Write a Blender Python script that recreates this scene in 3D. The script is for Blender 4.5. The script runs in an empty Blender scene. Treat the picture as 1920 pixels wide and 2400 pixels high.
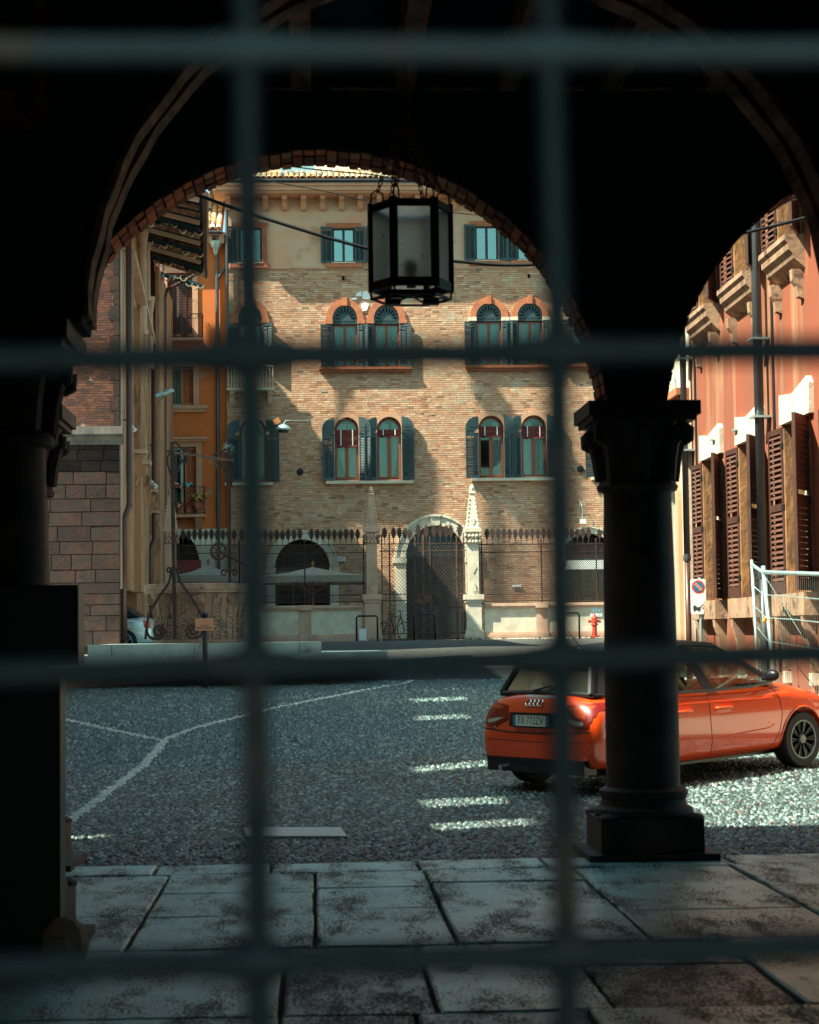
import bpy, bmesh, math, random
import numpy as np
from mathutils import Vector, Matrix
from mathutils.geometry import tessellate_polygon
from mathutils.bvhtree import BVHTree
R = random.Random(7)
NR = np.random.RandomState(5)
sc = bpy.context.scene
COL = sc.collection
PI = math.pi
# ------------------------------------------------------------------ camera
FPX = 4500.0
CAM = Vector((0, 0, 1.6))
_a = math.radians(2.93); _p = math.atan(.0638); _r = math.radians(.72)
FW = Vector((math.sin(_a)*math.cos(_p), math.cos(_a)*math.cos(_p), math.sin(_p)))
R0 = Vector((math.cos(_a), -math.sin(_a), 0)); U0 = R0.cross(FW)
RT = R0*math.cos(_r) - U0*math.sin(_r); UP = U0*math.cos(_r) + R0*math.sin(_r)
cd = bpy.data.cameras.new('camera'); cam = bpy.data.objects.new('camera', cd); COL.objects.link(cam)
Mc = Matrix((RT, UP, -FW)).transposed().to_4x4(); Mc.translation = CAM
cam.matrix_world = Mc
cd.sensor_fit = 'VERTICAL'; cd.sensor_height = 36; cd.lens = 36*FPX/2400
cd.clip_start = .05; cd.clip_end = 2000
cd.dof.use_dof = True; cd.dof.focus_distance = 48; cd.dof.aperture_fstop = cd.lens/13.0
sc.camera = cam
# ------------------------------------------------------------------ sky, sun, exposure
SUND = Vector((.585, .235, -.776)).normalized()
w = bpy.data.worlds.new('World'); sc.world = w; w.use_nodes = True
nt = w.node_tree; bg = nt.nodes['Background']
sky = nt.nodes.new('ShaderNodeTexSky'); sky.sky_type = 'NISHITA'; sky.sun_disc = False
sky.sun_elevation = math.asin(-SUND.z); sky.sun_rotation = math.atan2(-SUND.x, -SUND.y)
sky.air_density = 1.0; sky.dust_density = 1.5; sky.ozone_density = 1.0
mx = nt.nodes.new('ShaderNodeMix'); mx.data_type = 'RGBA'; mx.blend_type = 'MULTIPLY'; mx.inputs[0].default_value = 1
mx.inputs[7].default_value = (.80, 1.13, .92, 1)
nt.links.new(sky.outputs[0], mx.inputs[6]); nt.links.new(mx.outputs[2], bg.inputs[0])
bg.inputs[1].default_value = .092
sl = bpy.data.lights.new('sun', 'SUN'); sl.energy = 5.0; sl.angle = math.radians(.5); sl.color = (1, .985, .80)
so = bpy.data.objects.new('sun', sl); COL.objects.link(so)
so.rotation_euler = SUND.to_track_quat('-Z', 'Y').to_euler()
sc.view_settings.view_transform = 'Standard'; sc.view_settings.look = 'None'
sc.view_settings.exposure = 1.55; sc.view_settings.gamma = 1; sc.view_settings.use_curve_mapping = False
sc.render.engine = 'CYCLES'
sc.cycles.max_bounces = 6; sc.cycles.diffuse_bounces = 4; sc.cycles.transparent_max_bounces = 16
sc.cycles.use_denoising = True
sc.cycles.sample_clamp_indirect = 4.0
# ------------------------------------------------------------------ pixel (1920x2400) -> place in the world
def ray(px, py): return (FW + RT*((px-960)/FPX) - UP*((py-1200)/FPX))
def onY(px, py, Y): d = ray(px, py); return CAM + d*((Y-CAM.y)/d.y)
def onX(px, py, X): d = ray(px, py); return CAM + d*((X-CAM.x)/d.x)
def onZ(px, py, Z=0.): d = ray(px, py); return CAM + d*((Z-CAM.z)/d.z)
def fr(x0, y0, x1, y1, Y):
    cx, cy = (x0+x1)/2, (y0+y1)/2
    return onY(x0, cy, Y).x, onY(x1, cy, Y).x, onY(cx, y1, Y).z, onY(cx, y0, Y).z
# ------------------------------------------------------------------ materials
MATS = {}
def mat(name, c1, c2=None, rough=.85, scale=3., island=0., pal=None, bump=0., bscale=40., metal=0., spec=.4,
        c3=None, s3=1.5, t3=.58, w3=.06, stretch=(1, 1, 1), alpha=1., coat=0., st3=None, lo=.35, hi=.65):
    if name in MATS: return MATS[name]
    m = bpy.data.materials.new(name); m.use_nodes = True; N = m.node_tree; L = N.links; n = N.nodes
    b = n['Principled BSDF']; MATS[name] = m
    def new(t): return n.new(t)
    b.inputs['Roughness'].default_value = rough; b.inputs['Metallic'].default_value = metal
    b.inputs['Specular IOR Level'].default_value = spec; b.inputs['Coat Weight'].default_value = coat
    b.inputs['Coat Roughness'].default_value = .04
    g = new('ShaderNodeNewGeometry')
    def pos(st):
        mp = new('ShaderNodeMapping'); mp.inputs['Scale'].default_value = st; L.new(g.outputs['Position'], mp.inputs[0]); return mp.outputs[0]
    P0 = pos(stretch)
    def noise(s, vec, det=4):
        t = new('ShaderNodeTexNoise'); t.inputs['Scale'].default_value = s; t.inputs['Detail'].default_value = det
        t.inputs['Roughness'].default_value = .62; L.new(vec, t.inputs['Vector']); return t.outputs['Fac']
    def rmp(fac, a, bb):
        r = new('ShaderNodeMapRange'); r.inputs['From Min'].default_value = a; r.inputs['From Max'].default_value = bb; L.new(fac, r.inputs['Value']); return r.outputs[0]
    def mixc(f, a, bb, bt='MIX'):
        x = new('ShaderNodeMix'); x.data_type = 'RGBA'; x.blend_type = bt
        if hasattr(f, 'links') or not isinstance(f, (int, float)): L.new(f, x.inputs[0])
        else: x.inputs[0].default_value = f
        for k, q in ((6, a), (7, bb)):
            if isinstance(q, tuple): x.inputs[k].default_value = (q[0], q[1], q[2], 1)
            else: L.new(q, x.inputs[k])
        return x.outputs[2]
    def rnd():
        oi = new('ShaderNodeObjectInfo'); ad = new('ShaderNodeMath'); ad.operation = 'ADD'
        L.new(g.outputs['Random Per Island'], ad.inputs[0]); L.new(oi.outputs['Random'], ad.inputs[1])
        fr_ = new('ShaderNodeMath'); fr_.operation = 'FRACT'; L.new(ad.outputs[0], fr_.inputs[0]); return fr_.outputs[0]
    c = c1
    if pal or island: rv = rnd()
    if pal:
        cr = new('ShaderNodeValToRGB'); cr.color_ramp.interpolation = 'CONSTANT'; L.new(rv, cr.inputs[0])
        e = cr.color_ramp.elements
        while len(e) < len(pal): e.new(.5)
        tot = 0
        for i, (q, wt) in enumerate(pal):
            e[i].position = tot; e[i].color = (q[0], q[1], q[2], 1); tot += wt
        c = cr.outputs[0]
    if c2 is not None: c = mixc(rmp(noise(scale, P0), lo, hi), c, c2)
    if c3 is not None:
        c = mixc(rmp(noise(s3, pos(st3) if st3 else P0, 6), t3, t3+w3), c, c3)
    if island:
        mr = new('ShaderNodeMapRange'); mr.inputs['To Min'].default_value = 1-island; mr.inputs['To Max'].default_value = 1+island
        ml = new('ShaderNodeMath'); ml.operation = 'MULTIPLY'; ml.inputs[1].default_value = 7.31; L.new(rv, ml.inputs[0])
        f2 = new('ShaderNodeMath'); f2.operation = 'FRACT'; L.new(ml.outputs[0], f2.inputs[0]); L.new(f2.outputs[0], mr.inputs[0])
        cb = new('ShaderNodeCombineColor')
        for k in range(3): L.new(mr.outputs[0], cb.inputs[k])
        c = mixc(1., c, cb.outputs[0], 'MULTIPLY')
    if isinstance(c, tuple): b.inputs['Base Color'].default_value = (c[0], c[1], c[2], 1)
    else: L.new(c, b.inputs['Base Color'])
    if bump:
        bp = new('ShaderNodeBump'); bp.inputs['Strength'].default_value = 1.; bp.inputs['Distance'].default_value = bump
        L.new(noise(bscale, P0, 6), bp.inputs['Height']); L.new(bp.outputs[0], b.inputs['Normal'])
    if alpha < 1: b.inputs['Alpha'].default_value = alpha
    return m
def glass(name, tint, refl=.35, rough=.02, base=(.01, .014, .015)):
    m = bpy.data.materials.new(name); m.use_nodes = True; n = m.node_tree.nodes; L = m.node_tree.links
    for q in list(n):
        if q.type != 'OUTPUT_MATERIAL': n.remove(q)
    o = [q for q in n if q.type == 'OUTPUT_MATERIAL'][0]
    t = n.new('ShaderNodeBsdfTransparent'); t.inputs[0].default_value = (*tint, 1)
    gl = n.new('ShaderNodeBsdfGlossy'); gl.inputs['Roughness'].default_value = rough; gl.inputs[0].default_value = (.72, .95, .86, 1)
    x = n.new('ShaderNodeMixShader')
    lw = n.new('ShaderNodeLayerWeight'); lw.inputs[0].default_value = .35
    mr = n.new('ShaderNodeMapRange'); mr.inputs['To Min'].default_value = refl; mr.inputs['To Max'].default_value = min(1, refl+.5)
    L.new(lw.outputs['Fresnel'], mr.inputs[0]); L.new(mr.outputs[0], x.inputs[0])
    L.new(t.outputs[0], x.inputs[1]); L.new(gl.outputs[0], x.inputs[2]); L.new(x.outputs[0], o.inputs[0]); return m
BR = [((.53, .30, .18), .30), ((.56, .335, .205), .22), ((.50, .265, .15), .20), ((.60, .41, .26), .12), ((.42, .19, .11), .08), ((.42, .31, .21), .05), ((.26, .17, .12), .03)]
M_brick = mat('weathered_brick', (0, 0, 0), pal=BR, island=.07, rough=.95, bump=.002, bscale=50, c2=(.40, .21, .13), scale=.5, lo=.52, hi=.85, c3=(.50, .40, .28), s3=1.1, t3=.58, w3=.10)
M_mortar = mat('lime_mortar', (.24, .145, .095), (.17, .10, .07), scale=2, rough=1, bump=.01, bscale=20)
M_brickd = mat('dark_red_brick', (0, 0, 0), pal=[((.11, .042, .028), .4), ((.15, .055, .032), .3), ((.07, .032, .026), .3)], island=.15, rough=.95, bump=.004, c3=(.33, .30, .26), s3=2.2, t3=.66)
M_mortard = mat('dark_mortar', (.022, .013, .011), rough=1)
M_sill = mat('grimy_sill_stone', (.40, .25, .15), (.24, .14, .09), scale=3, rough=.9, bump=.01, bscale=16, c3=(.10, .06, .045), s3=4, t3=.56, w3=.08)
M_well = mat('old_well_stone', (.40, .25, .17), (.22, .14, .105), scale=2.2, rough=.9, bump=.008, bscale=18, c3=(.09, .06, .05), s3=3, t3=.58, w3=.1)
M_jamb = mat('rough_golden_jamb', (.34, .16, .06), (.13, .065, .035), scale=5, rough=.95, bump=.03, bscale=12, stretch=(1, 1, .5))
M_gated = mat('doorway_shade', (.010, .014, .016), (.02, .024, .026), scale=3, rough=.7)  # near-black stands in for the shade inside the open gateway
M_soffit = mat('arch_brick', (0, 0, 0), pal=[((.30, .075, .035), .3), ((.42, .12, .045), .3), ((.16, .05, .03), .25), ((.35, .18, .10), .15)], island=.2, rough=.95, bump=.004, bscale=60)
M_black = mat('shade_dark_plaster', (.026, .052, .062), (.016, .036, .044), scale=1.5, rough=.95, spec=.1)  # near-black teal: the loggia's shade put into the colour
M_dwood = mat('old_dark_timber', (.46, .22, .14), (.08, .04, .03), scale=6, stretch=(1, .25, 1), rough=.85, bump=.006, bscale=25)
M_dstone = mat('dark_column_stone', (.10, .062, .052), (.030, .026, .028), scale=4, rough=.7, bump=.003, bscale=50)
def slabmat(name, c1, c2, cd_, th, rough):
    m = mat(name, c1, c2, scale=2.5, rough=rough, spec=.6, island=.14, bump=.008, bscale=26, lo=.3, hi=.65); N = m.node_tree.nodes; L = m.node_tree.links; b_ = N['Principled BSDF']
    g = N.new('ShaderNodeNewGeometry'); mp = N.new('ShaderNodeMapping'); mp.inputs['Scale'].default_value = (2.0, .75, 1); L.new(g.outputs['Position'], mp.inputs[0]); outs = []
    for s_ in (34, 1.6):
        t = N.new('ShaderNodeTexNoise'); t.inputs['Scale'].default_value = s_; t.inputs['Detail'].default_value = 6; t.inputs['Roughness'].default_value = .68; L.new(mp.outputs[0], t.inputs['Vector']); outs.append(t.outputs[0])
    ad = N.new('ShaderNodeMath'); ad.operation = 'ADD'; L.new(outs[0], ad.inputs[0]); L.new(outs[1], ad.inputs[1])
    r = N.new('ShaderNodeMapRange'); r.inputs['From Min'].default_value = th; r.inputs['From Max'].default_value = th+.09; L.new(ad.outputs[0], r.inputs[0])
    x = N.new('ShaderNodeMix'); x.data_type = 'RGBA'; L.new(r.outputs[0], x.inputs[0]); src = b_.inputs['Base Color'].links[0].from_socket; L.new(src, x.inputs[6]); x.inputs[7].default_value = (*cd_, 1); L.new(x.outputs[2], b_.inputs['Base Color'])
    bp = N.new('ShaderNodeBump'); bp.invert = True; bp.inputs['Distance'].default_value = .012; L.new(r.outputs[0], bp.inputs['Height']); old = b_.inputs['Normal'].links[0].from_socket; L.new(old, bp.inputs['Normal']); L.new(bp.outputs[0], b_.inputs['Normal'])
    rr = N.new('ShaderNodeMapRange'); rr.inputs['To Min'].default_value = rough; rr.inputs['To Max'].default_value = .8; L.new(r.outputs[0], rr.inputs[0]); L.new(rr.outputs[0], b_.inputs['Roughness'])
    return m
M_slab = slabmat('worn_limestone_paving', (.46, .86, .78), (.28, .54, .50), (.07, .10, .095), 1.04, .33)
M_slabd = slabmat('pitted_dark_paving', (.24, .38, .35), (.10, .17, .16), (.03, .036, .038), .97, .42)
M_slabw = mat('pale_paving', (.52, .55, .52), (.42, .45, .42), scale=3, rough=.7, bump=.004, bscale=30)
M_stone = mat('pinkish_limestone', (.62, .40, .28), (.46, .29, .20), scale=1.6, rough=.85, bump=.006, bscale=14, c3=(.16, .11, .08), s3=1.3, t3=.64, w3=.12, stretch=(1, 1, .7))
M_white = mat('pale_stone', (.66, .60, .46), (.52, .44, .33), scale=2.5, rough=.85, bump=.008, bscale=18)
M_step = mat('grey_step_stone', (.44, .58, .55), (.30, .36, .34), scale=2, rough=.85, bump=.004, c3=(.12, .10, .09), s3=2, t3=.62, w3=.1)
M_stepr = mat('reddish_kerb_stone', (.22, .11, .09), (.14, .10, .09), scale=1.2, rough=.85, bump=.004)
M_wblock = mat('weathered_brown_ashlar', (.052, .020, .013), (.018, .010, .008), scale=2.2, island=.30, rough=.9, bump=.012, bscale=14, c3=(.022, .017, .016), s3=5, t3=.52, w3=.08)
M_cob = mat('river_cobble', (0, 0, 0), pal=[((.085, .135, .125), .28), ((.045, .075, .072), .28), ((.20, .29, .27), .17), ((.018, .028, .028), .20), ((.14, .10, .08), .04), ((.34, .46, .43), .03)], island=.25, rough=.4, spec=.6, c2=(.045, .066, .064), scale=.7, lo=.5, hi=.85)
M_cobp = mat('painted_cobble', (.60, .68, .64), (.34, .40, .38), scale=8, rough=.7, c3=(.15, .18, .17), s3=9, t3=.60, w3=.05)
M_bed = mat('dark_joint_sand', (.018, .024, .024), (.012, .016, .016), scale=5, rough=1)
M_gravel = mat('dusty_asphalt', (.09, .095, .09), (.15, .14, .125), scale=4, rough=1, bump=.02, bscale=12)
M_plast = mat('faded_plaster', (.56, .30, .18), (.54, .39, .27), scale=.55, rough=.95, bump=.003, bscale=20, c3=(.42, .22, .12), s3=.7, t3=.56, w3=.10, stretch=(1, 1, 1.6))
M_corn = mat('cornice_plaster', (.56, .31, .19), (.46, .25, .15), scale=1.2, rough=.95, c3=(.32, .16, .09), s3=1.5, t3=.6, w3=.1)
M_orange = mat('orange_plaster', (.62, .165, .04), (.52, .13, .035), scale=.8, rough=.95, c3=(.42, .27, .16), s3=.8, t3=.58, w3=.10, bump=.002, bscale=15)
M_red = mat('salmon_red_plaster', (.27, .066, .030), (.21, .070, .038), scale=.9, rough=.95, stretch=(1, 1, .10), c3=(.33, .16, .085), s3=1.6, t3=.52, w3=.12, st3=(1, 1, .12))
M_cream = mat('cream_plaster', (.74, .72, .58), (.66, .62, .48), scale=.8, rough=.95)
M_terra = mat('terracotta_trim', (.50, .17, .075), (.36, .12, .06), scale=4, rough=.9, bump=.004)
M_tile = mat('roof_tile', (0, 0, 0), pal=[((.55, .42, .24), .3), ((.60, .33, .14), .2), ((.30, .22, .15), .2), ((.48, .50, .38), .2), ((.14, .11, .09), .1)], island=.15, rough=.9)
M_shg = mat('dark_green_shutter', (.022, .048, .052), (.03, .06, .062), scale=3, rough=.45, spec=.5)
M_shb = mat('brown_shutter', (.055, .022, .016), (.075, .034, .024), scale=4, rough=.5)
M_shbo = mat('worn_orange_shutter', (.42, .11, .035), (.34, .09, .03), scale=4, rough=.6)
M_slatb = mat('brown_slat', (.085, .034, .024), (.12, .055, .038), scale=6, rough=.55)
M_wfr = mat('reddish_window_frame', (.30, .07, .03), (.24, .06, .03), scale=5, rough=.5)
M_dfr = mat('dark_window_frame', (.035, .022, .02), rough=.5)
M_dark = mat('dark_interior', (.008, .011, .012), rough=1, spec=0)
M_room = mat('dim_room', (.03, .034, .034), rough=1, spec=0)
M_curt = mat('lace_curtain', (.42, .48, .46), (.26, .31, .30), scale=9, stretch=(1, 1, .08), rough=.95)
M_blind = mat('maroon_blind', (.16, .035, .028), (.11, .025, .02), scale=6, rough=.9)
M_iron = mat('rusty_black_iron', (.030, .020, .017), (.085, .032, .018), scale=5, rough=.7, lo=.45, hi=.7)
M_rust = mat('rusty_iron', (.16, .075, .045), (.05, .03, .025), scale=7, rough=.7, metal=.2)
M_grate = mat('forged_grate_iron', (.015, .028, .033), (.012, .021, .025), scale=9, rough=.55, metal=.0, spec=.6, bump=.002, bscale=60, c3=(.08, .05, .04), s3=14, t3=.60, w3=.1)
M_grate2 = mat('lit_grate_iron', (.11, .145, .15), (.085, .11, .115), scale=9, rough=.55, spec=.5, c3=(.20, .13, .10), s3=14, t3=.6)  # for the top bar: brighter light on it put into the base colour
M_blk = mat('matt_black_metal', (.012, .014, .015), rough=.5)
M_pipeb = mat('brown_drainpipe', (.085, .045, .035), (.12, .055, .04), scale=2, rough=.35, metal=.3, stretch=(1, 1, .2))
M_pipeg = mat('grey_drainpipe', (.055, .06, .065), (.09, .095, .10), scale=2, rough=.35, metal=.3, stretch=(1, 1, .2))
M_galv = mat('galvanised_steel', (.42, .58, .56), (.36, .50, .48), scale=6, rough=.35, metal=.5)
M_gold = mat('bounce_warmed_wall', (.50, .245, .12), (.34, .17, .09), scale=1.2, rough=.9, bump=.01, bscale=8, c3=(.15, .08, .05), s3=2.6, t3=.54, w3=.1, stretch=(1, 1, .3))  # warm bounce light off the red building put into the stone colour
M_glass = glass('window_glass', (.55, .62, .60), .26)
M_glassd = glass('dim_window_glass', (.80, .86, .84), .03)
M_cglass = glass('car_glass', (.42, .50, .48), .10)
M_umb = mat('canvas_umbrella', (.66, .62, .50), (.56, .50, .40), scale=3, rough=.9)
M_wood = mat('orange_wood', (.45, .17, .06), rough=.6)
M_redf = mat('red_awning_cloth', (.30, .03, .025), rough=.9)
M_chain = mat('rusty_chain_iron', (.30, .15, .10), (.08, .05, .04), scale=20, rough=.6, metal=.3)
M_sign = mat('salmon_sign', (.52, .27, .16), rough=.6)
M_wht = mat('white_enamel', (.75, .78, .74), rough=.4)
M_ink = mat('dark_print', (.03, .03, .035), rough=.7)
M_hyd = mat('red_hydrant_paint', (.50, .05, .025), rough=.45)
M_leaf = mat('balcony_leaf', (.05, .075, .03), (.09, .08, .03), scale=8, rough=.7)
M_weed = mat('dry_weed', (.20, .09, .035), (.12, .09, .04), scale=8, rough=.9)
# ------------------------------------------------------------------ building blocks
class MB:
    def __init__(s): s.v = []; s.f = []
    def add(s, vs, fs):
        o = len(s.v); s.v += [tuple(q) for q in vs]; s.f += [tuple(i+o for i in t) for t in fs]; return s
    def box(s, x0, x1, y0, y1, z0, z1):
        return s.add([(x0, y0, z0), (x1, y0, z0), (x1, y1, z0), (x0, y1, z0), (x0, y0, z1), (x1, y0, z1), (x1, y1, z1), (x0, y1, z1)],
              [(0, 3, 2, 1), (4, 5, 6, 7), (0, 1, 5, 4), (1, 2, 6, 5), (2, 3, 7, 6), (3, 0, 4, 7)])
    def obox(s, c, ax, ay, az):
        c, ax, ay, az = map(Vector, (c, ax, ay, az))
        vs = [c+ax*i+ay*j+az*k for k in (-1, 1) for (i, j) in ((-1, -1), (1, -1), (1, 1), (-1, 1))]
        return s.add(vs, [(0, 3, 2, 1), (4, 5, 6, 7), (0, 1, 5, 4), (1, 2, 6, 5), (2, 3, 7, 6), (3, 0, 4, 7)])
    def bar(s, a, b, w, h=None, up=(0, 0, 1)):
        a, b = Vector(a), Vector(b); d = (b-a); L = d.length/2; d.normalize(); u = Vector(up)
        if abs(d.dot(u)) > .98: u = Vector((0, 1, 0))
        x = d.cross(u).normalized(); y = x.cross(d)
        return s.obox((a+b)/2, d*L, x*(w/2), y*((h or w)/2))
    def tube(s, pts, r, n=8, closed=False, cap=True):
        pts = [Vector(p) for p in pts]; m = len(pts); rs = r if isinstance(r, (list, tuple)) else [r]*m
        ref = None; rings = []
        for i, p in enumerate(pts):
            a = pts[i-1] if (i or closed) else p; b = pts[(i+1) % m] if (i < m-1 or closed) else p
            d = (b-a); d = d.normalized() if d.length > 1e-9 else Vector((0, 0, 1))
            if ref is None:
                ref = d.orthogonal().normalized()
            ref = (ref - d*ref.dot(d)); ref = ref.normalized() if ref.length > 1e-6 else d.orthogonal().normalized()
            q = d.cross(ref)
            rings.append([p + (ref*math.cos(2*PI*k/n) + q*math.sin(2*PI*k/n))*rs[i] for k in range(n)])
        vs = [v for g in rings for v in g]; fs = []
        for i in range(m if closed else m-1):
            j = (i+1) % m
            for k in range(n):
                l = (k+1) % n; fs.append((i*n+k, i*n+l, j*n+l, j*n+k))
        if cap and not closed: fs += [tuple(range(n-1, -1, -1)), tuple((m-1)*n+k for k in range(n))]
        return s.add(vs, fs)
    def lathe(s, c, prof, n=24, ax=(0, 0, 1), sc2=(1, 1), ph=0):
        ax = Vector(ax).normalized(); x = Vector((1, 0, 0)) if abs(ax.x) < .9 else Vector((0, 1, 0))
        x = (x-ax*x.dot(ax)).normalized(); y = ax.cross(x); c = Vector(c); vs = []; fs = []
        for (r, z) in prof:
            for k in range(n):
                t = 2*PI*k/n+ph; vs.append(c + ax*z + x*(r*math.cos(t)*sc2[0]) + y*(r*math.sin(t)*sc2[1]))
        for i in range(len(prof)-1):
            for k in range(n):
                l = (k+1) % n; fs.append((i*n+k, i*n+l, (i+1)*n+l, (i+1)*n+k))
        fs += [tuple(range(n-1, -1, -1)), tuple((len(prof)-1)*n+k for k in range(n))]
        return s.add(vs, fs)
    def prism(s, poly, fn, w0, w1):
        n = len(poly); vs = [fn(u, v, w0) for u, v in poly]+[fn(u, v, w1) for u, v in poly]
        fs = [tuple(range(n)), tuple(range(2*n-1, n-1, -1))]+[(i, i+n, (i+1) % n+n, (i+1) % n) for i in range(n)]
        return s.add(vs, fs)
    def strip(s, inner, outer, fn, w0, w1, closed=False):
        n = len(inner); vs = []
        for w_ in (w0, w1):
            vs += [fn(u, v, w_) for u, v in inner]+[fn(u, v, w_) for u, v in outer]
        fs = []
        for i in range(n if closed else n-1):
            j = (i+1) % n
            fs += [(i, n+i, n+j, j), (2*n+j, 3*n+j, 3*n+i, 2*n+i), (i, j, 2*n+j, 2*n+i), (n+j, n+i, 3*n+i, 3*n+j)]
        if not closed: fs += [(0, 2*n, 3*n, n), (n-1, 2*n-1, 4*n-1, 3*n-1)]
        return s.add(vs, fs)
    def ball(s, c, r, n=8, m=5, sq=(1, 1, 1)):
        c = Vector(c); vs = []
        for i in range(1, m):
            t = PI*i/m
            for k in range(n):
                a = 2*PI*k/n; vs.append(c+Vector((r*math.sin(t)*math.cos(a)*sq[0], r*math.sin(t)*math.sin(a)*sq[1], r*math.cos(t)*sq[2])))
        vs += [c+Vector((0, 0, r*sq[2])), c-Vector((0, 0, r*sq[2]))]; T = len(vs)-2; fs = []
        for i in range(m-2):
            for k in range(n): l = (k+1) % n; fs.append((i*n+k, (i+1)*n+k, (i+1)*n+l, i*n+l))
        for k in range(n):
            l = (k+1) % n; fs += [(T, k, l), (T+1, (m-2)*n+l, (m-2)*n+k)]
        return s.add(vs, fs)
    def mesh(s, name, m=None, smooth=False):
        me = bpy.data.meshes.new(name); me.from_pydata(s.v, [], s.f)
        if m: me.materials.append(m)
        if smooth:
            me.polygons.foreach_set('use_smooth', [True]*len(me.polygons))
            if smooth == 'auto':
                try: me.set_sharp_from_angle(angle=math.radians(40))
                except Exception: pass
        me.update(); return me
    def obj(s, name, m, parent=None, smooth=False, kind=None, label=None):
        return link(name, s.mesh(name, m, smooth), parent, kind, label)
WINV = {}
def link(name, me, parent=None, kind=None, label=None, M=None):
    o = bpy.data.objects.new(name, me); COL.objects.link(o)
    if M is not None: o.matrix_basis = M
    if parent is not None:
        o.parent = parent
        if parent.name in WINV: o.matrix_parent_inverse = WINV[parent.name]
        elif parent.parent is not None or True:
            o.matrix_parent_inverse = parent_world(parent).inverted()
    if kind: o['kind'] = kind
    if label: o['label'] = label
    return o
def parent_world(o):
    Mx = o.matrix_basis.copy()
    if o.parent is not None: Mx = parent_world(o.parent) @ o.matrix_parent_inverse @ Mx
    return Mx
def tag(o, label, cat, group=None):
    o['label'] = label; o['category'] = cat
    if group: o['group'] = group
    return o
def thing(name, label, cat, loc=(0, 0, 0), group=None):
    o = bpy.data.objects.new(name, None); COL.objects.link(o); o.empty_display_size = .2
    o.location = loc; tag(o, label, cat, group)
    WINV[o.name] = Matrix.Translation(-Vector(loc)); return o
def struct(o): o['kind'] = 'structure'; return o
def fXZ(Y, sgn=1):       # plane facing the camera; w goes away from it
    return lambda u, v, w_: (u, Y+w_*sgn, v)
def fYZ(X): return lambda u, v, w_: (X+w_, u, v)      # wall facing -X ; w goes into the wall
def fYZm(X): return lambda u, v, w_: (X-w_, u, v)     # wall facing +X
def holes_wall(mb, outer, holes, fn, depth, back=True):
    polys = [outer]+holes; flat = [q for p in polys for q in p]
    tris = tessellate_polygon([[Vector((a, b, 0)) for a, b in p] for p in polys])
    vs = [fn(a, b, 0) for a, b in flat]; mb.add(vs, [tuple(t) for t in tris])
    if back: mb.add([fn(a, b, depth) for a, b in flat], [tuple(t) for t in tris])
    for p in polys:
        n = len(p); mb.add([fn(a, b, 0) for a, b in p]+[fn(a, b, depth) for a, b in p], [(i, (i+1) % n, (i+1) % n+n, i+n) for i in range(n)])
    return mb
def archp(x0, x1, z0, zs, n=14, rise=None):
    r = (x1-x0)/2; c = (x0+x1)/2; h = rise or r
    return [(x0, z0), (x1, z0)]+[(c+r*math.cos(PI*i/n), zs+h*math.sin(PI*i/n)) for i in range(n+1)]
def arc(cx, cz, r, a0, a1, n, h=None):
    h = h or r
    return [(cx+r*math.cos(a0+(a1-a0)*i/n), cz+h*math.sin(a0+(a1-a0)*i/n)) for i in range(n+1)]
def inpoly(x, y, p):
    c = False; j = len(p)-1
    for i in range(len(p)):
        xi, yi = p[i]; xj, yj = p[j]
        if (yi > y) != (yj > y) and x < (xj-xi)*(y-yi)/(yj-yi)+xi: c = not c
        j = i
    return c
def textmesh(s, size, ext=.001, align='CENTER', sx=1.):
    c = bpy.data.curves.new('lettering', 'FONT'); c.body = s; c.size = size; c.extrude = ext; c.align_x = align; c.align_y = 'CENTER'
    o = bpy.data.objects.new('lettering', c); COL.objects.link(o)
    me = bpy.data.meshes.new_from_object(o); bpy.data.objects.remove(o); bpy.data.curves.remove(c)
    for v in me.vertices: v.co.x *= sx
    return me
def bricks_np(recs):      # recs: list of (x0,x1,z0,z1,proud,yback) facing -Y
    a = np.array(recs); n = len(a); j = NR.uniform(-.002, .002, (n, 4, 2)); t = NR.uniform(-.0022, .0022, (n, 4))
    x0, x1, z0, z1, pr, yb = a.T
    V = np.zeros((n, 8, 3))
    cs = [(x0, z0), (x1, z0), (x1, z1), (x0, z1)]
    for k, (xx, zz) in enumerate(cs):
        ins = .0015
        sx = 1 if k in (0, 3) else -1; szz = 1 if k < 2 else -1
        V[:, k, 0] = xx+j[:, k, 0]+sx*ins; V[:, k, 2] = zz+j[:, k, 1]*.45+szz*ins; V[:, k, 1] = yb-pr+t[:, k]
        V[:, k+4, 0] = xx+j[:, k, 0]; V[:, k+4, 2] = zz+j[:, k, 1]*.6; V[:, k+4, 1] = yb+.02
    F0 = np.array([(0, 1, 2, 3), (0, 4, 5, 1), (1, 5, 6, 2), (2, 6, 7, 3), (3, 7, 4, 0)])
    F = (F0[None]+(np.arange(n)*8)[:, None, None]).reshape(-1, 4)
    return V.reshape(-1, 3), F
def np_mesh(name, V, F, m, smooth=False):
    me = bpy.data.meshes.new(name); nv = len(V); nf, k = F.shape
    me.vertices.add(nv); me.vertices.foreach_set('co', V.astype(np.float32).ravel())
    me.loops.add(nf*k); me.loops.foreach_set('vertex_index', F.astype(np.int32).ravel())
    me.polygons.add(nf); me.polygons.foreach_set('loop_start', np.arange(0, nf*k, k, dtype=np.int32))
    me.polygons.foreach_set('loop_total', np.full(nf, k, dtype=np.int32))
    me.polygons.foreach_set('use_smooth', np.full(nf, bool(smooth)))
    me.update(calc_edges=True); me.validate(); me.materials.append(m); return me
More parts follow.
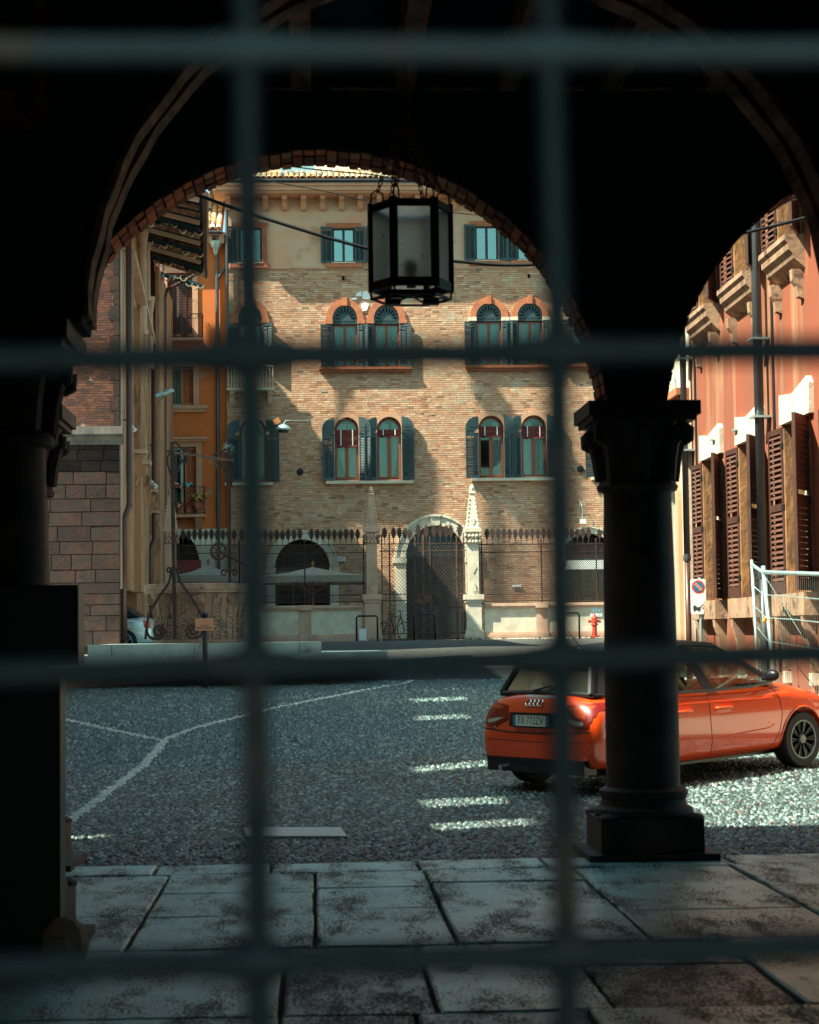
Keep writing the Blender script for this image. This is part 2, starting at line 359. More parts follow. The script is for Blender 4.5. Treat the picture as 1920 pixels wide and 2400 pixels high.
def brick_field(x0, x1, z0, z1, Y, holes, parent, m, bw=.245, bh=.083, singles=300, fx=None, keep=None, prmax=.026, mort=.006, jh=.013):
    recs = []; row = 0; z = z0
    while z < z1:
        h = bh*R.uniform(.93, 1.07); x = x0-bw*(.5 if row % 2 else 0)-R.uniform(0, .06)
        while x < x1:
            l = bw*R.choice((1, 1, 1, .92, 1.05, .5, 1.1)); a, b = max(x, x0), min(x+l-mort, x1); x += l
            if b-a < .04: continue
            c = (a+b)/2; zc = z+h/2
            if any(inpoly(q, zc, p) for p in holes for q in (a+.01, c, b-.01)): continue
            if keep and not keep(c, zc): continue
            recs.append((a, b, z, z+h-jh, (R.uniform(.007, .0105) if R.random() > .10 else R.uniform(.001, .020)), Y))
        z += h; row += 1
    if fx: recs.sort(key=fx)
    one, rest = recs[:singles], recs[singles:]
    V, F = bricks_np(rest); o = link('brickwork', np_mesh('brickwork', V, F, m), parent); o['kind'] = 'stuff'
    if one:   # single bricks share six template meshes
        tm = []
        for k in range(6):
            V, F = bricks_np([(-.5, .5, -.5, .5, .0, 0.)]); V[:, 0] = np.clip(V[:, 0], -.5, .5)
            V[:4, 1] = NR.uniform(-.0006, .0006, 4); V[4:, 1] = .05; V[:4, 0] *= .992; V[:4, 2] *= .97
            tm.append(np_mesh('brick', V, F, m))
        for (a, b, q0, q1, pr, yb) in one:
            M_ = Matrix.Translation(((a+b)/2, yb-pr, (q0+q1)/2)) @ Matrix.Diagonal((b-a, 1, q1-q0, 1))
            link('brick', R.choice(tm), parent, M=M_)
# ------------------------------------------------------------------ ground
def sst(t): t = max(0., min(1., t)); return t*t*(3-2*t)
def slope_s(x, y): return .045*max(0., min(3.2, (x-1.2)*.82+(y-20.2)*.57)) if y < 60 else .144
def gz(x, y):
    if y < 13.74: return -.16
    z = -.03 + .0135*max(0., min(21., y-25)) + slope_s(x, y)*max(0., min(1., 1-(y-45)/10))
    if y > 46: t = sst((y-46)/12); z = z*(1-t)+1.27*t
    if y > 58: z = 1.27 + .15*sst((y-58)/7)
    return z
xs = [-900, -300, -100, -40, -20]+[-12+i*.75 for i in range(38)]+[25, 40, 100, 300, 900]
ys = [-900, -300, -60, -10, 5, 13.73, 13.75]+[15+i for i in range(56)]+[80, 100, 200, 900]
V = [(x, y, gz(x, y)-.03) for y in ys for x in xs]; nx = len(xs)
F = [(j*nx+i, j*nx+i+1, (j+1)*nx+i+1, (j+1)*nx+i) for j in range(len(ys)-1) for i in range(nx-1)]
g_ = struct(MB().add(V, F).obj('ground', M_gravel, smooth=True))
xs2 = [-8+i*.5 for i in range(35)]; ys2 = [13.75+i*.5 for i in range(76)]
V = [(x, y, gz(x, y)-.012) for y in ys2 for x in xs2]; nx = len(xs2)
F = [(j*nx+i, j*nx+i+1, (j+1)*nx+i+1, (j+1)*nx+i) for j in range(len(ys2)-1) for i in range(nx-1)]
street = struct(MB().add(V, F).obj('cobbled_street', M_bed, smooth=True))
# painted lines as strips on the street
def gpt(px, py, z=0.): p = onZ(px, py, z); return (p.x, p.y)
LINES = [(gpt(120, 1712), gpt(378, 1752), .085), (gpt(378, 1752), gpt(640, 1690, .03), .11), (gpt(640, 1690, .03), gpt(1125, 1592, .22), .11), (gpt(385, 1752), gpt(140, 1935), .115),
         (gpt(970, 1640, .15), gpt(1110, 1637, .15), .05)]
def painted(x, y):
    for (a, b, wd) in LINES:
        dx, dy = b[0]-a[0], b[1]-a[1]; L2 = dx*dx+dy*dy; t = ((x-a[0])*dx+(y-a[1])*dy)/L2
        if 0 <= t <= 1:
            d = abs((x-a[0])*dy-(y-a[1])*dx)/math.sqrt(L2)
            if d < wd/2: return True
    return False
kerbA = [gpt(60, 1632, .26), gpt(135, 1628, .26), gpt(500, 1614, .26), gpt(660, 1606, .27), gpt(820, 1596, .28), gpt(930, 1589, .30), gpt(1005, 1583, .32)]
def kerbY(x):
    if x <= kerbA[0][0]: return kerbA[0][1]
    for (a, b) in zip(kerbA, kerbA[1:]):
        if a[0] <= x <= b[0]: return a[1]+(b[1]-a[1])*(x-a[0])/(b[0]-a[0])
    return 49.5
stones = []; y = 13.79
while y < 48.5:
    sp = .056 + max(0, y-17)*.0013
    xl = (-20-730)/4500*y-.3; xr = min((1960-730)/4500*y+.3, 6.6)
    x = xl + R.uniform(0, sp)
    while x < xr:
        yy = y+R.uniform(-.16, .16)*sp+.05*math.sin(x*2.1+y*.4)
        if yy < kerbY(x)-.05: stones.append((x, yy, sp))
        x += sp*R.uniform(.82, 1.2)
    y += sp*.80
def cob_np(recs, k=6, rings=2):
    a = np.array([(q[0], q[1], q[2]) for q in recs]); n = len(a)
    z = np.array([gz(q[0], q[1]) for q in recs])
    th = NR.normal(0, .45, n)+.35*np.sin(a[:, 0]*1.3+a[:, 1]*.5); rx = a[:, 2]*NR.uniform(.46, .62, n); ry = a[:, 2]*NR.uniform(.38, .48, n); h = NR.uniform(.018, .038, n)*(a[:, 2]/.07)
    V = np.zeros((n, rings*k+1, 3)); tx = NR.uniform(-.45, .45, (n, 2))
    for i in range(k):
        t = 2*PI*i/k
        for j, (s_, hh) in enumerate(((1., 0.), (.66, .78))[:rings]):
            jit = NR.uniform(.88, 1.12, n)
            u = rx*math.cos(t)*s_*jit; v = ry*math.sin(t)*s_*jit
            V[:, j*k+i, 0] = a[:, 0]+u*np.cos(th)-v*np.sin(th); V[:, j*k+i, 1] = a[:, 1]+u*np.sin(th)+v*np.cos(th)
            V[:, j*k+i, 2] = z-.012+h*hh+(u*tx[:, 0]+v*tx[:, 1] if j else 0)
    V[:, rings*k, 0] = a[:, 0]+tx[:, 0]*.01; V[:, rings*k, 1] = a[:, 1]+tx[:, 1]*.01; V[:, rings*k, 2] = z-.012+h
    T = []
    if rings == 2: T = [(i, (i+1) % k, k+(i+1) % k) for i in range(k)]+[(i, k+(i+1) % k, k+i) for i in range(k)]
    o = (rings-1)*k; T = np.array(T+[(o+i, o+(i+1) % k, rings*k) for i in range(k)])
    F = (T[None]+(np.arange(n)*(rings*k+1))[:, None, None]).reshape(-1, 3)
    return V.reshape(-1, 3), F
near = sorted([s for s in stones if s[0] > -2.1], key=lambda s: s[1])[:300]; ns = set(near)
rest = [s for s in stones if s not in ns]
pnt = [s for s in rest if painted(s[0], s[1])]; pls = set(pnt); rest = [s for s in rest if s not in pls]
V, F = cob_np([s for s in rest if s[1] < 24]); link('cobblestones', np_mesh('cobblestones', V, F, M_cob, True), street, 'stuff')
V, F = cob_np([s for s in rest if s[1] >= 24], 5, 1); link('cobblestones', np_mesh('cobblestones', V, F, M_cob, True), street, 'stuff')
V, F = cob_np(pnt); link('painted_line_cobbles', np_mesh('painted_line_cobbles', V, F, M_cobp, True), street, 'stuff')
print('cobbles', len(stones))
tm = []
for k in range(8):
    V, F = cob_np([(0, 14.5, .056)]); V[:, 1] -= 14.5; V[:, 2] -= gz(0, 14.5); tm.append(np_mesh('cobblestone', V, F, M_cob, True))
for (x, y, s_) in near: link('cobblestone', R.choice(tm), street, M=Matrix.Translation((x, y, gz(x, y))) @ Matrix.Rotation(R.uniform(0, 6.28), 4, 'Z'))
# flush stone slab and drain grates in the street
a = onZ(574, 1951, -.01); b = onZ(806, 1951, -.01)
sl_ = MB().obox(((a.x+b.x)/2, (a.y+b.y)/2, -.018), ((b.x-a.x)/2, (b.y-a.y)/2, 0), (-.02, .36, 0), (0, 0, .016)).obj('flush_stone', M_slabw, street)
for (x0, x1, py, ww) in ((305, 416, 1749, .16), (640, 745, 1734, .14)):
    a = onZ(x0, py, 0); b = onZ(x1, py-2, 0); c = (a+b)/2
    t_ = thing('drain_grate', ('narrow grey metal drain grate where the painted lines meet' if x0 < 400 else 'narrow grey drain grate in the middle of the bare cobbles'), 'drain grate', (c.x, c.y, .0), 'drain grates in the street')
    L_ = (b-a).length/2; f_ = MB().box(c.x-L_, c.x+L_, c.y-ww/2, c.y-ww/2+.02, -.01, .035).box(c.x-L_, c.x+L_, c.y+ww/2-.02, c.y+ww/2, -.01, .035)
    f_.obj('grate_frame', M_galv, t_)
    m_ = MB(); k = int(L_*2/.05)
    for i in range(k): m_.box(c.x-L_+i*.05, c.x-L_+i*.05+.03, c.y-ww/2+.021, c.y+ww/2-.021, -.005, .030)
    m_.obj('grate_bars', M_galv, t_)
# ------------------------------------------------------------------ well platform (three stone steps)
plat = thing('well_platform', 'pale grey stone steps carrying the old well at the left of the square', 'stone steps', (-2, 47, .3))
def step_poly(front, zt, zb, m, name, joints, back=54.):
    # blocks between joints along the front polyline
    pts = front
    def at(x):
        for (p, q) in zip(pts, pts[1:]):
            if p[0] <= x <= q[0]: return p[1]+(q[1]-p[1])*(x-p[0])/(q[0]-p[0])
        return pts[-1][1]
    xsj = [pts[0][0]]+[j for j in joints if pts[0][0] < j < pts[-1][0]]+[pts[-1][0]]
    for i in range(len(xsj)-1):
        x0, x1 = xsj[i]+.008, xsj[i+1]-.008
        ins = [p for p in pts if x0 < p[0] < x1]
        f = [(x0, at(x0))]+ins+[(x1, at(x1))]
        b = .55
        poly = f+[(p[0], p[1]+b) for p in reversed(f)]
        MB().prism(poly, lambda u, v, w_: (u, v, w_), zb, zt+R.uniform(-.006, .006)).obj(name, m, plat)
    core = [(pts[0][0], at(pts[0][0])+.53)]+[(p[0], p[1]+.53) for p in pts[1:-1]]+[(pts[-1][0]-.02, at(pts[-1][0])+.53), (pts[-1][0]-.02, back), (pts[0][0], back)]
    MB().prism(core, lambda u, v, w_: (u, v, w_), zb, zt-.008).obj('platform_core', m, plat)
kA = [(-12, kerbA[0][1])]+kerbA+[(kerbA[-1][0]+.35, kerbA[-1][1]+1.2)]
step_poly(kA, .86, -.1, M_stepr, 'kerb_stone', [-9, -7, -5.2, -3.4, -1.5, .3, 1.6, 2.4])
XB = lambda px, Y: (px-730)*Y/4500
fB = [(-12, 46.9), (XB(640, 46.9), 46.85), (XB(790, 47), 47.1), (XB(860, 48), 47.9), (XB(905, 49), 49.0)]
zB = onY(400, 1536, 46.9).z; zC = onY(460, 1508, 47.6).z
step_poly(fB, zB, .8, M_step, 'step_stone', [-8, -6, -4.0, -2.2, -.9, .2, .9], back=55)
fC = [(onY(205, 1510, 47.6).x, 47.6), (XB(751, 47.6), 47.55)]
step_poly(fC, zC, zB-.05, M_step, 'step_stone', [XB(264, 47.6), XB(455, 47.6), XB(700, 47.6)], back=53.)
zW = zC
# ------------------------------------------------------------------ loggia (the camera looks through it)
log = thing('loggia', 'dark vaulted loggia with round brick arches framing the sunny square', 'arcade', (0, 10, 0))
ZS = 3.24; FC = .09; FS = 4.51; FRr = 2.05; FZ = 3.04
def arch_notch(cx, cz, r, zb, n=36):   # from left foot over the crown to the right foot
    a0 = math.asin((zb-cz)/r); return [(cx+r*math.cos(PI-a0-(PI-2*a0)*i/n), cz+r*math.sin(PI-a0-(PI-2*a0)*i/n)) for i in range(n+1)]
def arcade(name, cen, cz, y0, y1, zb, ztop, x0, x1, m, parent):
    pts = [(x0, zb)]
    for c in cen: pts += arch_notch(c, cz, FRr, zb)
    pts += [(x1, zb), (x1, ztop), (x0, ztop)]
    return holes_wall(MB(), pts, [], fXZ(y0), y1-y0).obj(name, m, parent)
FA = [FC-FS, FC, FC+FS]
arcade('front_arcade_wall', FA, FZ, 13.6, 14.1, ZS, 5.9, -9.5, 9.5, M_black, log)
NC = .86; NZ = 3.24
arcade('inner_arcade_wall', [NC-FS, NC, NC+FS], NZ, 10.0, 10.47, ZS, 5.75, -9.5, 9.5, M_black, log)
# brick soffits: every brick of the visible arches
bm_ = []
for k in range(5):
    q = MB(); hx, hy, hz = .036, .078, .03
    vs = [Vector((sx*hx*R.uniform(.9, 1), sy*hy*R.uniform(.94, 1), sz*hz)) for sz in (-1, 1) for (sx, sy) in ((-1, -1), (1, -1), (1, 1), (-1, 1))]
    q.add(vs, [(0, 3, 2, 1), (4, 5, 6, 7), (0, 1, 5, 4), (1, 2, 6, 5), (2, 3, 7, 6), (3, 0, 4, 7)]); bm_.append(q.mesh('brick', M_soffit))
for (c, a0, a1) in ((FC, .13, PI-.13), (FC+FS, PI*.45, PI-.13)):
    n = int((a1-a0)*FRr/.083)
    for i in range(n):
        t = a0+(a1-a0)*(i+.5)/n
        for k in range(3):
            y_ = 13.6+.084+k*.166; rr = FRr+.016-R.uniform(-.008, .008)
            M_ = Matrix.Translation((c+rr*math.cos(t), y_, FZ+rr*math.sin(t))) @ Matrix.Rotation(-(t-PI/2), 4, 'Y') @ Matrix.Rotation(R.uniform(-.05, .05), 4, 'Z')
            link('brick', R.choice(bm_), log, M=M_)
for (ya, yb, rr) in ((10.0, 10.19, 2.05), (10.29, 10.475, 2.05)):
    n = 44; t0 = .02; P_in = [(NC+(rr-.035+R.uniform(-.012, .012))*math.cos(t0+(PI-2*t0)*i/n), NZ+(rr-.035+R.uniform(-.012, .012))*math.sin(t0+(PI-2*t0)*i/n)) for i in range(n+1)]
    P_out = [(NC+(rr+.03)*math.cos(t0+(PI-2*t0)*i/n), NZ+(rr+.03)*math.sin(t0+(PI-2*t0)*i/n)) for i in range(n+1)]
    MB().strip(P_in, P_out, fXZ(0), ya, yb).obj('arch_rib', M_dwood, log)
# ceiling, joists, enclosing walls
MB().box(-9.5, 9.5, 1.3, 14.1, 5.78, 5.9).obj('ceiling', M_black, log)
MB().box(-9.5, 9.5, -3.4, 14.12, 5.91, 6.0).obj('roof', M_black, log)  # runs on over the camera, added there to shade the grate
for i in range(-6, 9):
    x = XB(715, 13.6)+i*.745
    MB().box(x-.07, x+.07, 10.47, 13.6, 5.50+R.uniform(-.01, .01), 5.78).obj('joist', M_dwood, log)
zl = onY(960, 207, 13.55).z
for (xa, xb) in ((600, 708), (782, 950), (1010, 1160), (1318, 1395), (1465, 1610), (1665, 1730)):
    MB().box(XB(xa, 13.55), XB(xb, 13.55), 13.53, 13.598, zl-.005, zl+.006+R.uniform(-.002, .002)).obj('ledge_strip', M_dwood, log)
MB().box(-9.8, -9.5, -3, 14.1, -.1, 5.9).obj('end_wall', M_black, log); MB().box(9.5, 9.8, -3, 14.1, -.1, 5.9).obj('end_wall', M_black, log)
holes_wall(MB(), [(-9.5, -.1), (9.5, -.1), (9.5, 5.9), (-9.5, 5.9)], [[(-.62, -.05), (.86, -.05), (.86, 2.9), (-.62, 2.9)]], fXZ(.93), .35).obj('gate_wall', M_black, log)
MB().box(-2.4, -2.1, -6, .9, -.1, 5.9).box(2.1, 2.4, -6, .9, -.1, 5.9).obj('sun_block_wall', mat('sun_block_plaster', (.20, .24, .24)), log)  # unseen walls added beside the camera to keep direct sun off the grate
for (x0, x1, y0, y1) in ((82, 108, -40, 290), (-20, 40, 215, 262), (-10, 70, 270, 292)):
    p, q_ = onY(x0, y1, 9.9), onY(x1, y0, 9.9); MB().box(p.x, q_.x, 9.86, 9.999, p.z, q_.z).obj('corbel', M_dwood, log)
# columns
def column(x, y, zt=ZS, r=.265, half=.40, label=None, mm=M_dstone):
    zc = zt-.60                                        # top of the shaft
    prof = [(r*1.02, .44), (r, .50), (r*.995, 1.2), (r*.97, 2.0), (r*.925, zc-.05), (r*.93, zc)]
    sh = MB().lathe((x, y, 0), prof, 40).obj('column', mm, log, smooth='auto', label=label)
    b = MB().lathe((x, y, 0), [(r*1.30, .275), (r*1.36, .30), (r*1.33, .335), (r*1.18, .36), (r*1.14, .40), (r*1.20, .43), (r*1.20, .465), (r*1.05, .49)], 40)
    for sx in (-1, 1):
        for sy in (-1, 1): b.ball((x+sx*.30, y+sy*.30, .285), .075, sq=(1.1, 1.1, .5))
    b.obj('column_base', mm, sh, smooth='auto')
    MB().box(x-.365, x+.365, y-.365, y+.365, .045, .28).obj('plinth', mm, sh)
    MB().box(x-.46, x+.46, y-.44, y+.44, -.1, .045).obj('footing_slab', mm, sh)
    k = MB().lathe((x, y, 0), [(r*.93, zc-.03), (r*1.08, zc-.02), (r*1.12, zc+.01), (r*1.05, zc+.04), (r*.93, zc+.06), (r*.96, zc+.2), (r*1.08, zc+.34), (r*1.32, zc+.47)], 32)
    for i in range(8):                                  # curling leaves and corner volutes
        t = PI/8*2*i+PI/4; big = i % 2 == 0; cx, cy = math.cos(t), math.sin(t); R_ = (half*1.12 if big else half*.86)
        pts = [(r*.98, zc+.05), (r*1.02, zc+.2), (r*1.15, zc+.33), (R_*.93, zc+.43), (R_*1.0, zc+.40), (R_*1.0, zc+.33), (R_*.93, zc+.31)]
        k.tube([(x+q*cx, y+q*cy, zz) for q, zz in pts], [.065, .07, .065, .055, .05, .045, .03] if big else [.05, .06, .055, .045, .04, .035, .02], 8)
    k.obj('capital', mm, sh, smooth='auto')
    MB().box(x-half*.93, x+half*.93, y-half*.93, y+half*.93, zc+.465, zc+.50).box(x-half, x+half, y-half, y+half, zc+.502, zt).obj('abacus', mm, sh)
    return sh
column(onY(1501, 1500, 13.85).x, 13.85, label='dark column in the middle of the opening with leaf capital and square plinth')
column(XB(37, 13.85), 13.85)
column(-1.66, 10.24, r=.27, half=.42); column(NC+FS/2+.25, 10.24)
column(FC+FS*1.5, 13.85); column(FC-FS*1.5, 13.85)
# noticeboard cabinet against the inner pier
cab = thing('noticeboard_cabinet', 'dark metal cabinet with a box on top, against the pier at the left edge', 'cabinet', (-1.75, 9.7, 0))
xr = XB(145, 9.75); MB().box(-2.6, xr, 9.75, 9.96, .02, 1.40).obj('cabinet_body', M_blk, cab)
for q in (-2.25, -1.95, -1.62): MB().box(q, q+.012, 9.735, 9.749, .1, 1.36).obj('panel_edge', M_dwood, cab)
MB().box(-2.1, -1.64, 9.72, 9.748, .75, 1.25).obj('notice_frame', M_dstone, cab)
MB().box(-2.6, XB(187, 9.72), 9.72, 9.98, onY(100, 1558, 9.72).z, onY(100, 1371, 9.72).z).obj('top_box', M_blk, cab)
q = MB(); q.ball((XB(165, 9.6)-.03, 9.68, .10), .12, 9, 6, (1, .8, 1.1)); q.ball((XB(140, 9.6), 9.62, .05), .1, 7, 5)
tag(q.obj('broken_stone', M_stone), 'broken brown stone lying at the foot of the dark pier', 'stone')
# paving slabs inside the loggia, one object each
pav = struct(MB().box(-9.5, 9.5, .93, 13.74, -.3, -.045).obj('loggia_floor', M_bed))
def slab(x0, x1, y0, y1, m, j0=0, j1=0):
    g = .004; zt = R.uniform(-.005, .005); e = .010; tl_ = R.uniform(-.004, .004)
    def side(p, q, n): return [(p[0]+(q[0]-p[0])*k/n, p[1]+(q[1]-p[1])*k/n) for k in range(n)]
    c4 = [(x0+g+R.uniform(0, .012), y0+g+R.uniform(0, .008)), (x1-g-R.uniform(0, .012), y0+g+R.uniform(0, .008)), (x1-g-R.uniform(0, .012), y1-g), (x0+g+R.uniform(0, .012), y1-g)]
    nx_ = max(2, int((x1-x0)/.09)); ny_ = max(2, int((y1-y0)/.09)); out = side(c4[0], c4[1], nx_)+side(c4[1], c4[2], ny_)+side(c4[2], c4[3], nx_)+side(c4[3], c4[0], ny_)
    cx, cy = (x0+x1)/2, (y0+y1)/2; pl = []; pi = []
    for (u, v) in out:
        k = R.uniform(0, .004)+(.014*R.random() if R.random() < .05 else 0); du, dv = (1 if u < cx else -1), (1 if v < cy else -1)
        u2, v2 = u+du*k, v+dv*k; pl.append((u2, v2)); ee = e*R.uniform(.7, 1.6); pi.append((u2+du*ee, v2+dv*ee))
    n = len(pl); zz = lambda u: zt+tl_*(u-cx)/(x1-x0)*2
    vs = [(u, v, -.05) for u, v in pl]+[(u, v, zz(u)-.009) for u, v in pl]+[(u, v, zz(u)) for u, v in pi]
    MB().add(vs, [tuple(range(2*n, 3*n))]+[(n+i, n+(i+1) % n, 2*n+(i+1) % n, 2*n+i) for i in range(n)]+[(i, (i+1) % n, n+(i+1) % n, n+i) for i in range(n)]).obj('paving_slab', m, pav)
# kerb row
for (a, b) in ((-9.5, -4), (-4, -1.1), (-1.1, -.3), (-.3, .72), (.72, 1.6), (1.6, 2.9), (2.9, 5), (5, 9.5)): slab(a, b, 13.18, 13.72, M_slab)
def rows(y0, y1, xsl, m, split=None):
    for i in range(len(xsl)-1):
        ss = (split or {}).get(i, [])
        e = [y0]+ss+[y1]
        for (a, b) in zip(e, e[1:]): slab(xsl[i], xsl[i+1], a, b, m if not callable(m) else m(i))
rows(10.05, 13.16, [-9.5, -5, -3.2, -.98, 0, .74, 1.76, 2.84, 4.3, 6.5, 9.5], M_slab, {2: [11.3], 3: [11.2, 12.2], 4: [11.4, 12.35], 5: [11.6, 12.5], 6: [11.1, 12.3], 7: [12.0]})
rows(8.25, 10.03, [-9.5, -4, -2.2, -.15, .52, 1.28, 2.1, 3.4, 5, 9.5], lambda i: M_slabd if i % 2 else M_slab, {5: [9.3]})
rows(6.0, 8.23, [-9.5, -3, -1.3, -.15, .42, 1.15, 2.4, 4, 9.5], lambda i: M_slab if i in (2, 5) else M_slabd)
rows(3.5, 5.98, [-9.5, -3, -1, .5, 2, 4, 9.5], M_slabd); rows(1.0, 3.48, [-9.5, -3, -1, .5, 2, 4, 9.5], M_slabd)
# ------------------------------------------------------------------ iron grate close to the lens
gr = thing('iron_grate', 'thick forged iron grate out of focus right in front of the view', 'iron grate', (0, .95, 0))
GY = .952
def gbar(pts, r, sw, m=M_grate):
    P_ = [onY(x, y, GY+dy) for (x, y, dy) in pts]
    out = []; rr = []
    for a, b in zip(P_, P_[1:]):
        n = max(2, int((b-a).length/.012))
        for i in range(n):
            q = a.lerp(b, i/n); s_ = 1
            for c in sw:
                d = (q-c).length; s_ = max(s_, 1+.42*math.exp(-(d/.017)**2))
            out.append(q+Vector((R.uniform(-1, 1), 0, R.uniform(-1, 1)))*.0003); rr.append(r*s_)
    return MB().tube(out, rr, 8).obj('bar', m, gr, smooth=True)
HB = [[(-1400, 115, 0), (0, 117, 0), (575, 120, 0), (1288, 122, 0), (1920, 124, 0), (3300, 130, 0)],
      [(-1400, 868, 0), (0, 846, 0), (585, 834, 0), (1310, 826, 0), (1920, 820, 0), (3300, 800, 0)],
      [(-1400, 1625, 0), (0, 1580, 0), (600, 1562, 0), (1320, 1546, 0), (1920, 1532, 0), (3300, 1500, 0)],
      [(-1400, 2290, 0), (0, 2268, 0), (606, 2255, 0), (1325, 2238, 0), (1920, 2215, 0), (3300, 2180, 0)],
      [(-1400, -640, 0), (3300, -600, 0)], [(-1400, -1360, 0), (3300, -1330, 0)], [(-1400, 3010, 0), (3300, 2900, 0)], [(-1400, 3700, 0), (3300, 3600, 0)]]
VB = [[(550, -2600, 0), (574, -60, 0), (583, 600, 0), (594, 1380, 0), (602, 1810, 0), (608, 2460, 0), (630, 4200, 0)],
      [(1240, -2600, 0), (1282, -60, 0), (1292, 300, 0), (1306, 700, 0), (1313, 1300, 0), (1320, 1800, 0), (1332, 2460, 0), (1350, 4200, 0)]]
for dx in (-720, -1430, 1440, 2160):
    VB.append([(x+dx, y, 0) for x, y, _ in VB[0 if dx < 0 else 0]])
SW = [onY(x, y, GY) for (x, y) in ((575, 120), (1285, 122), (585, 834), (1308, 826), (598, 1562), (1317, 1546), (606, 2255), (1328, 2238))]
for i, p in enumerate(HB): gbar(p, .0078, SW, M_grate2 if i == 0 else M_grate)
for p in VB: gbar(p, .0076, [])
# ------------------------------------------------------------------ hanging lantern
LY = 12.0; lx = XB(971, LY); LR = .256
ztp = onY(966, 492, LY).z; zbt = onY(966, 674, LY).z
lan = thing('hanging_lantern', 'six sided black iron lantern with frosted panes on chains under the arch', 'lantern', (lx, LY, zbt))
def hx(i, r, z): t = PI/3*i+.05; return Vector((lx+r*math.cos(t), LY+r*math.sin(t), z))
fm = MB()
for i in range(6):
    a, b = hx(i, LR, zbt), hx(i, LR, ztp); fm.bar(a-Vector((0, 0, .03)), b+Vector((0, 0, .035)), .045, .03, up=(a-Vector((lx, LY, a.z))))
    for z, h in ((zbt, .055), (ztp, .045)): fm.bar(hx(i, LR, z), hx(i+1, LR, z), .025, h)
fm.obj('lantern_frame', M_blk, lan)
bf = MB()
for i in range(6):
    bf.bar(hx(i, LR*.98, zbt-.075), hx(i+1, LR*.98, zbt-.075), .014); bf.bar(hx(i, LR, zbt-.03), hx(i, LR*.98, zbt-.075), .014)
    bf.bar(hx(i, LR*.98, zbt-.075), (lx, LY, zbt-.05), .010)
for s_ in (-1, 1): bf.box(lx+s_*.12-.05, lx+s_*.12+.05, LY-.09, LY-.02, zbt-.12, zbt-.085)
bf.obj('bottom_rack', M_blk, lan)
pm = bpy.data.materials.new('frosted_pane'); pm.use_nodes = True; N = pm.node_tree.nodes; L = pm.node_tree.links; bs = N['Principled BSDF']
bs.inputs['Roughness'].default_value = .5
no = N.new('ShaderNodeTexNoise'); no.inputs['Scale'].default_value = 22; no.inputs['Detail'].default_value = 6; ge = N.new('ShaderNodeNewGeometry'); L.new(ge.outputs['Position'], no.inputs['Vector'])
mr = N.new('ShaderNodeMapRange'); mr.inputs['From Min'].default_value = .67; mr.inputs['From Max'].default_value = .76; L.new(no.outputs[0], mr.inputs[0])
mi = N.new('ShaderNodeMix'); mi.data_type = 'RGBA'; mi.inputs[6].default_value = (.82, .84, .83, 1); mi.inputs[7].default_value = (.10, .07, .05, 1); L.new(mr.outputs[0], mi.inputs[0])
tr = N.new('ShaderNodeBsdfTranslucent'); L.new(mi.outputs[2], tr.inputs[0]); L.new(mi.outputs[2], bs.inputs['Base Color'])
ms = N.new('ShaderNodeMixShader'); ms.inputs[0].default_value = .92; L.new(bs.outputs[0], ms.inputs[1]); L.new(tr.outputs[0], ms.inputs[2]); tp = N.new('ShaderNodeBsdfRefraction'); tp.inputs['Roughness'].default_value = .75; tp.inputs['IOR'].default_value = 1.12; L.new(mi.outputs[2], tp.inputs[0]); m2 = N.new('ShaderNodeMixShader'); m2.inputs[0].default_value = .72; L.new(ms.outputs[0], m2.inputs[1]); L.new(tp.outputs[0], m2.inputs[2]); L.new(m2.outputs[0], N['Material Output'].inputs[0])
for i in range(6):
    a, b, c, d = hx(i, LR*.97, zbt), hx(i+1, LR*.97, zbt), hx(i+1, LR*.97, ztp), hx(i, LR*.97, ztp)
    n_ = (Vector((lx, LY, 0))-Vector(((a.x+b.x)/2, (a.y+b.y)/2, 0))).normalized()*.004
    MB().add([a, b, c, d, a+n_, b+n_, c+n_, d+n_], [(0, 1, 2, 3), (7, 6, 5, 4), (0, 4, 5, 1), (1, 5, 6, 2), (2, 6, 7, 3), (3, 7, 4, 0)]).obj('pane', pm, lan)
MB().lathe((lx, LY, zbt), [(.03, 0), (.035, .06), (.05, .12), (.03, .17), (.005, .19)], 12).obj('lamp_holder', M_blk, lan, True)
def chain(a, b, name='chain', ln=.05):
    a, b = Vector(a), Vector(b); d = b-a; n = max(2, int(d.length/(ln*.78))); d.normalize(); s1 = d.orthogonal().normalized(); s2 = d.cross(s1); q = MB()
    for i in range(n):
        c = a.lerp(b, (i+.5)/n); s_ = s1 if i % 2 else s2
        s_ = (s_+(s2 if i % 2 else s1)*R.uniform(-.3, .3)).normalized()
        q.tube([c+d*(ln*.5*math.cos(t))+s_*(ln*.27*math.sin(t)) for t in [2*PI*k/8 for k in range(8)]], .0045, 5, closed=True)
    return q.obj(name, M_chain, lan)
ap = Vector((XB(957, LY), LY, onY(957, 300, LY).z)); top_ = Vector((XB(955, LY), LY, 5.50))
for i in range(6):
    v = hx(i, LR*.98, ztp+.04); u_ = (Vector((lx, LY, v.z))-v).normalized()
    q = MB(); q.tube([v+u_*.0, v+Vector((0, 0, .06))+u_*.005, v+Vector((0, 0, .085))+u_*.04, v+Vector((0, 0, .06))+u_*.075, v+u_*.08], .006, 6); q.obj('lifting_ring', M_blk, lan)
    chain(v+u_*.045+Vector((0, 0, .07)), ap+(v-Vector((lx, LY, v.z)))*.16, ln=.055)
chain(ap, top_, ln=.06); chain(ap+Vector((.05, .02, -.1)), top_+Vector((.02, 0, -.25)), ln=.05)
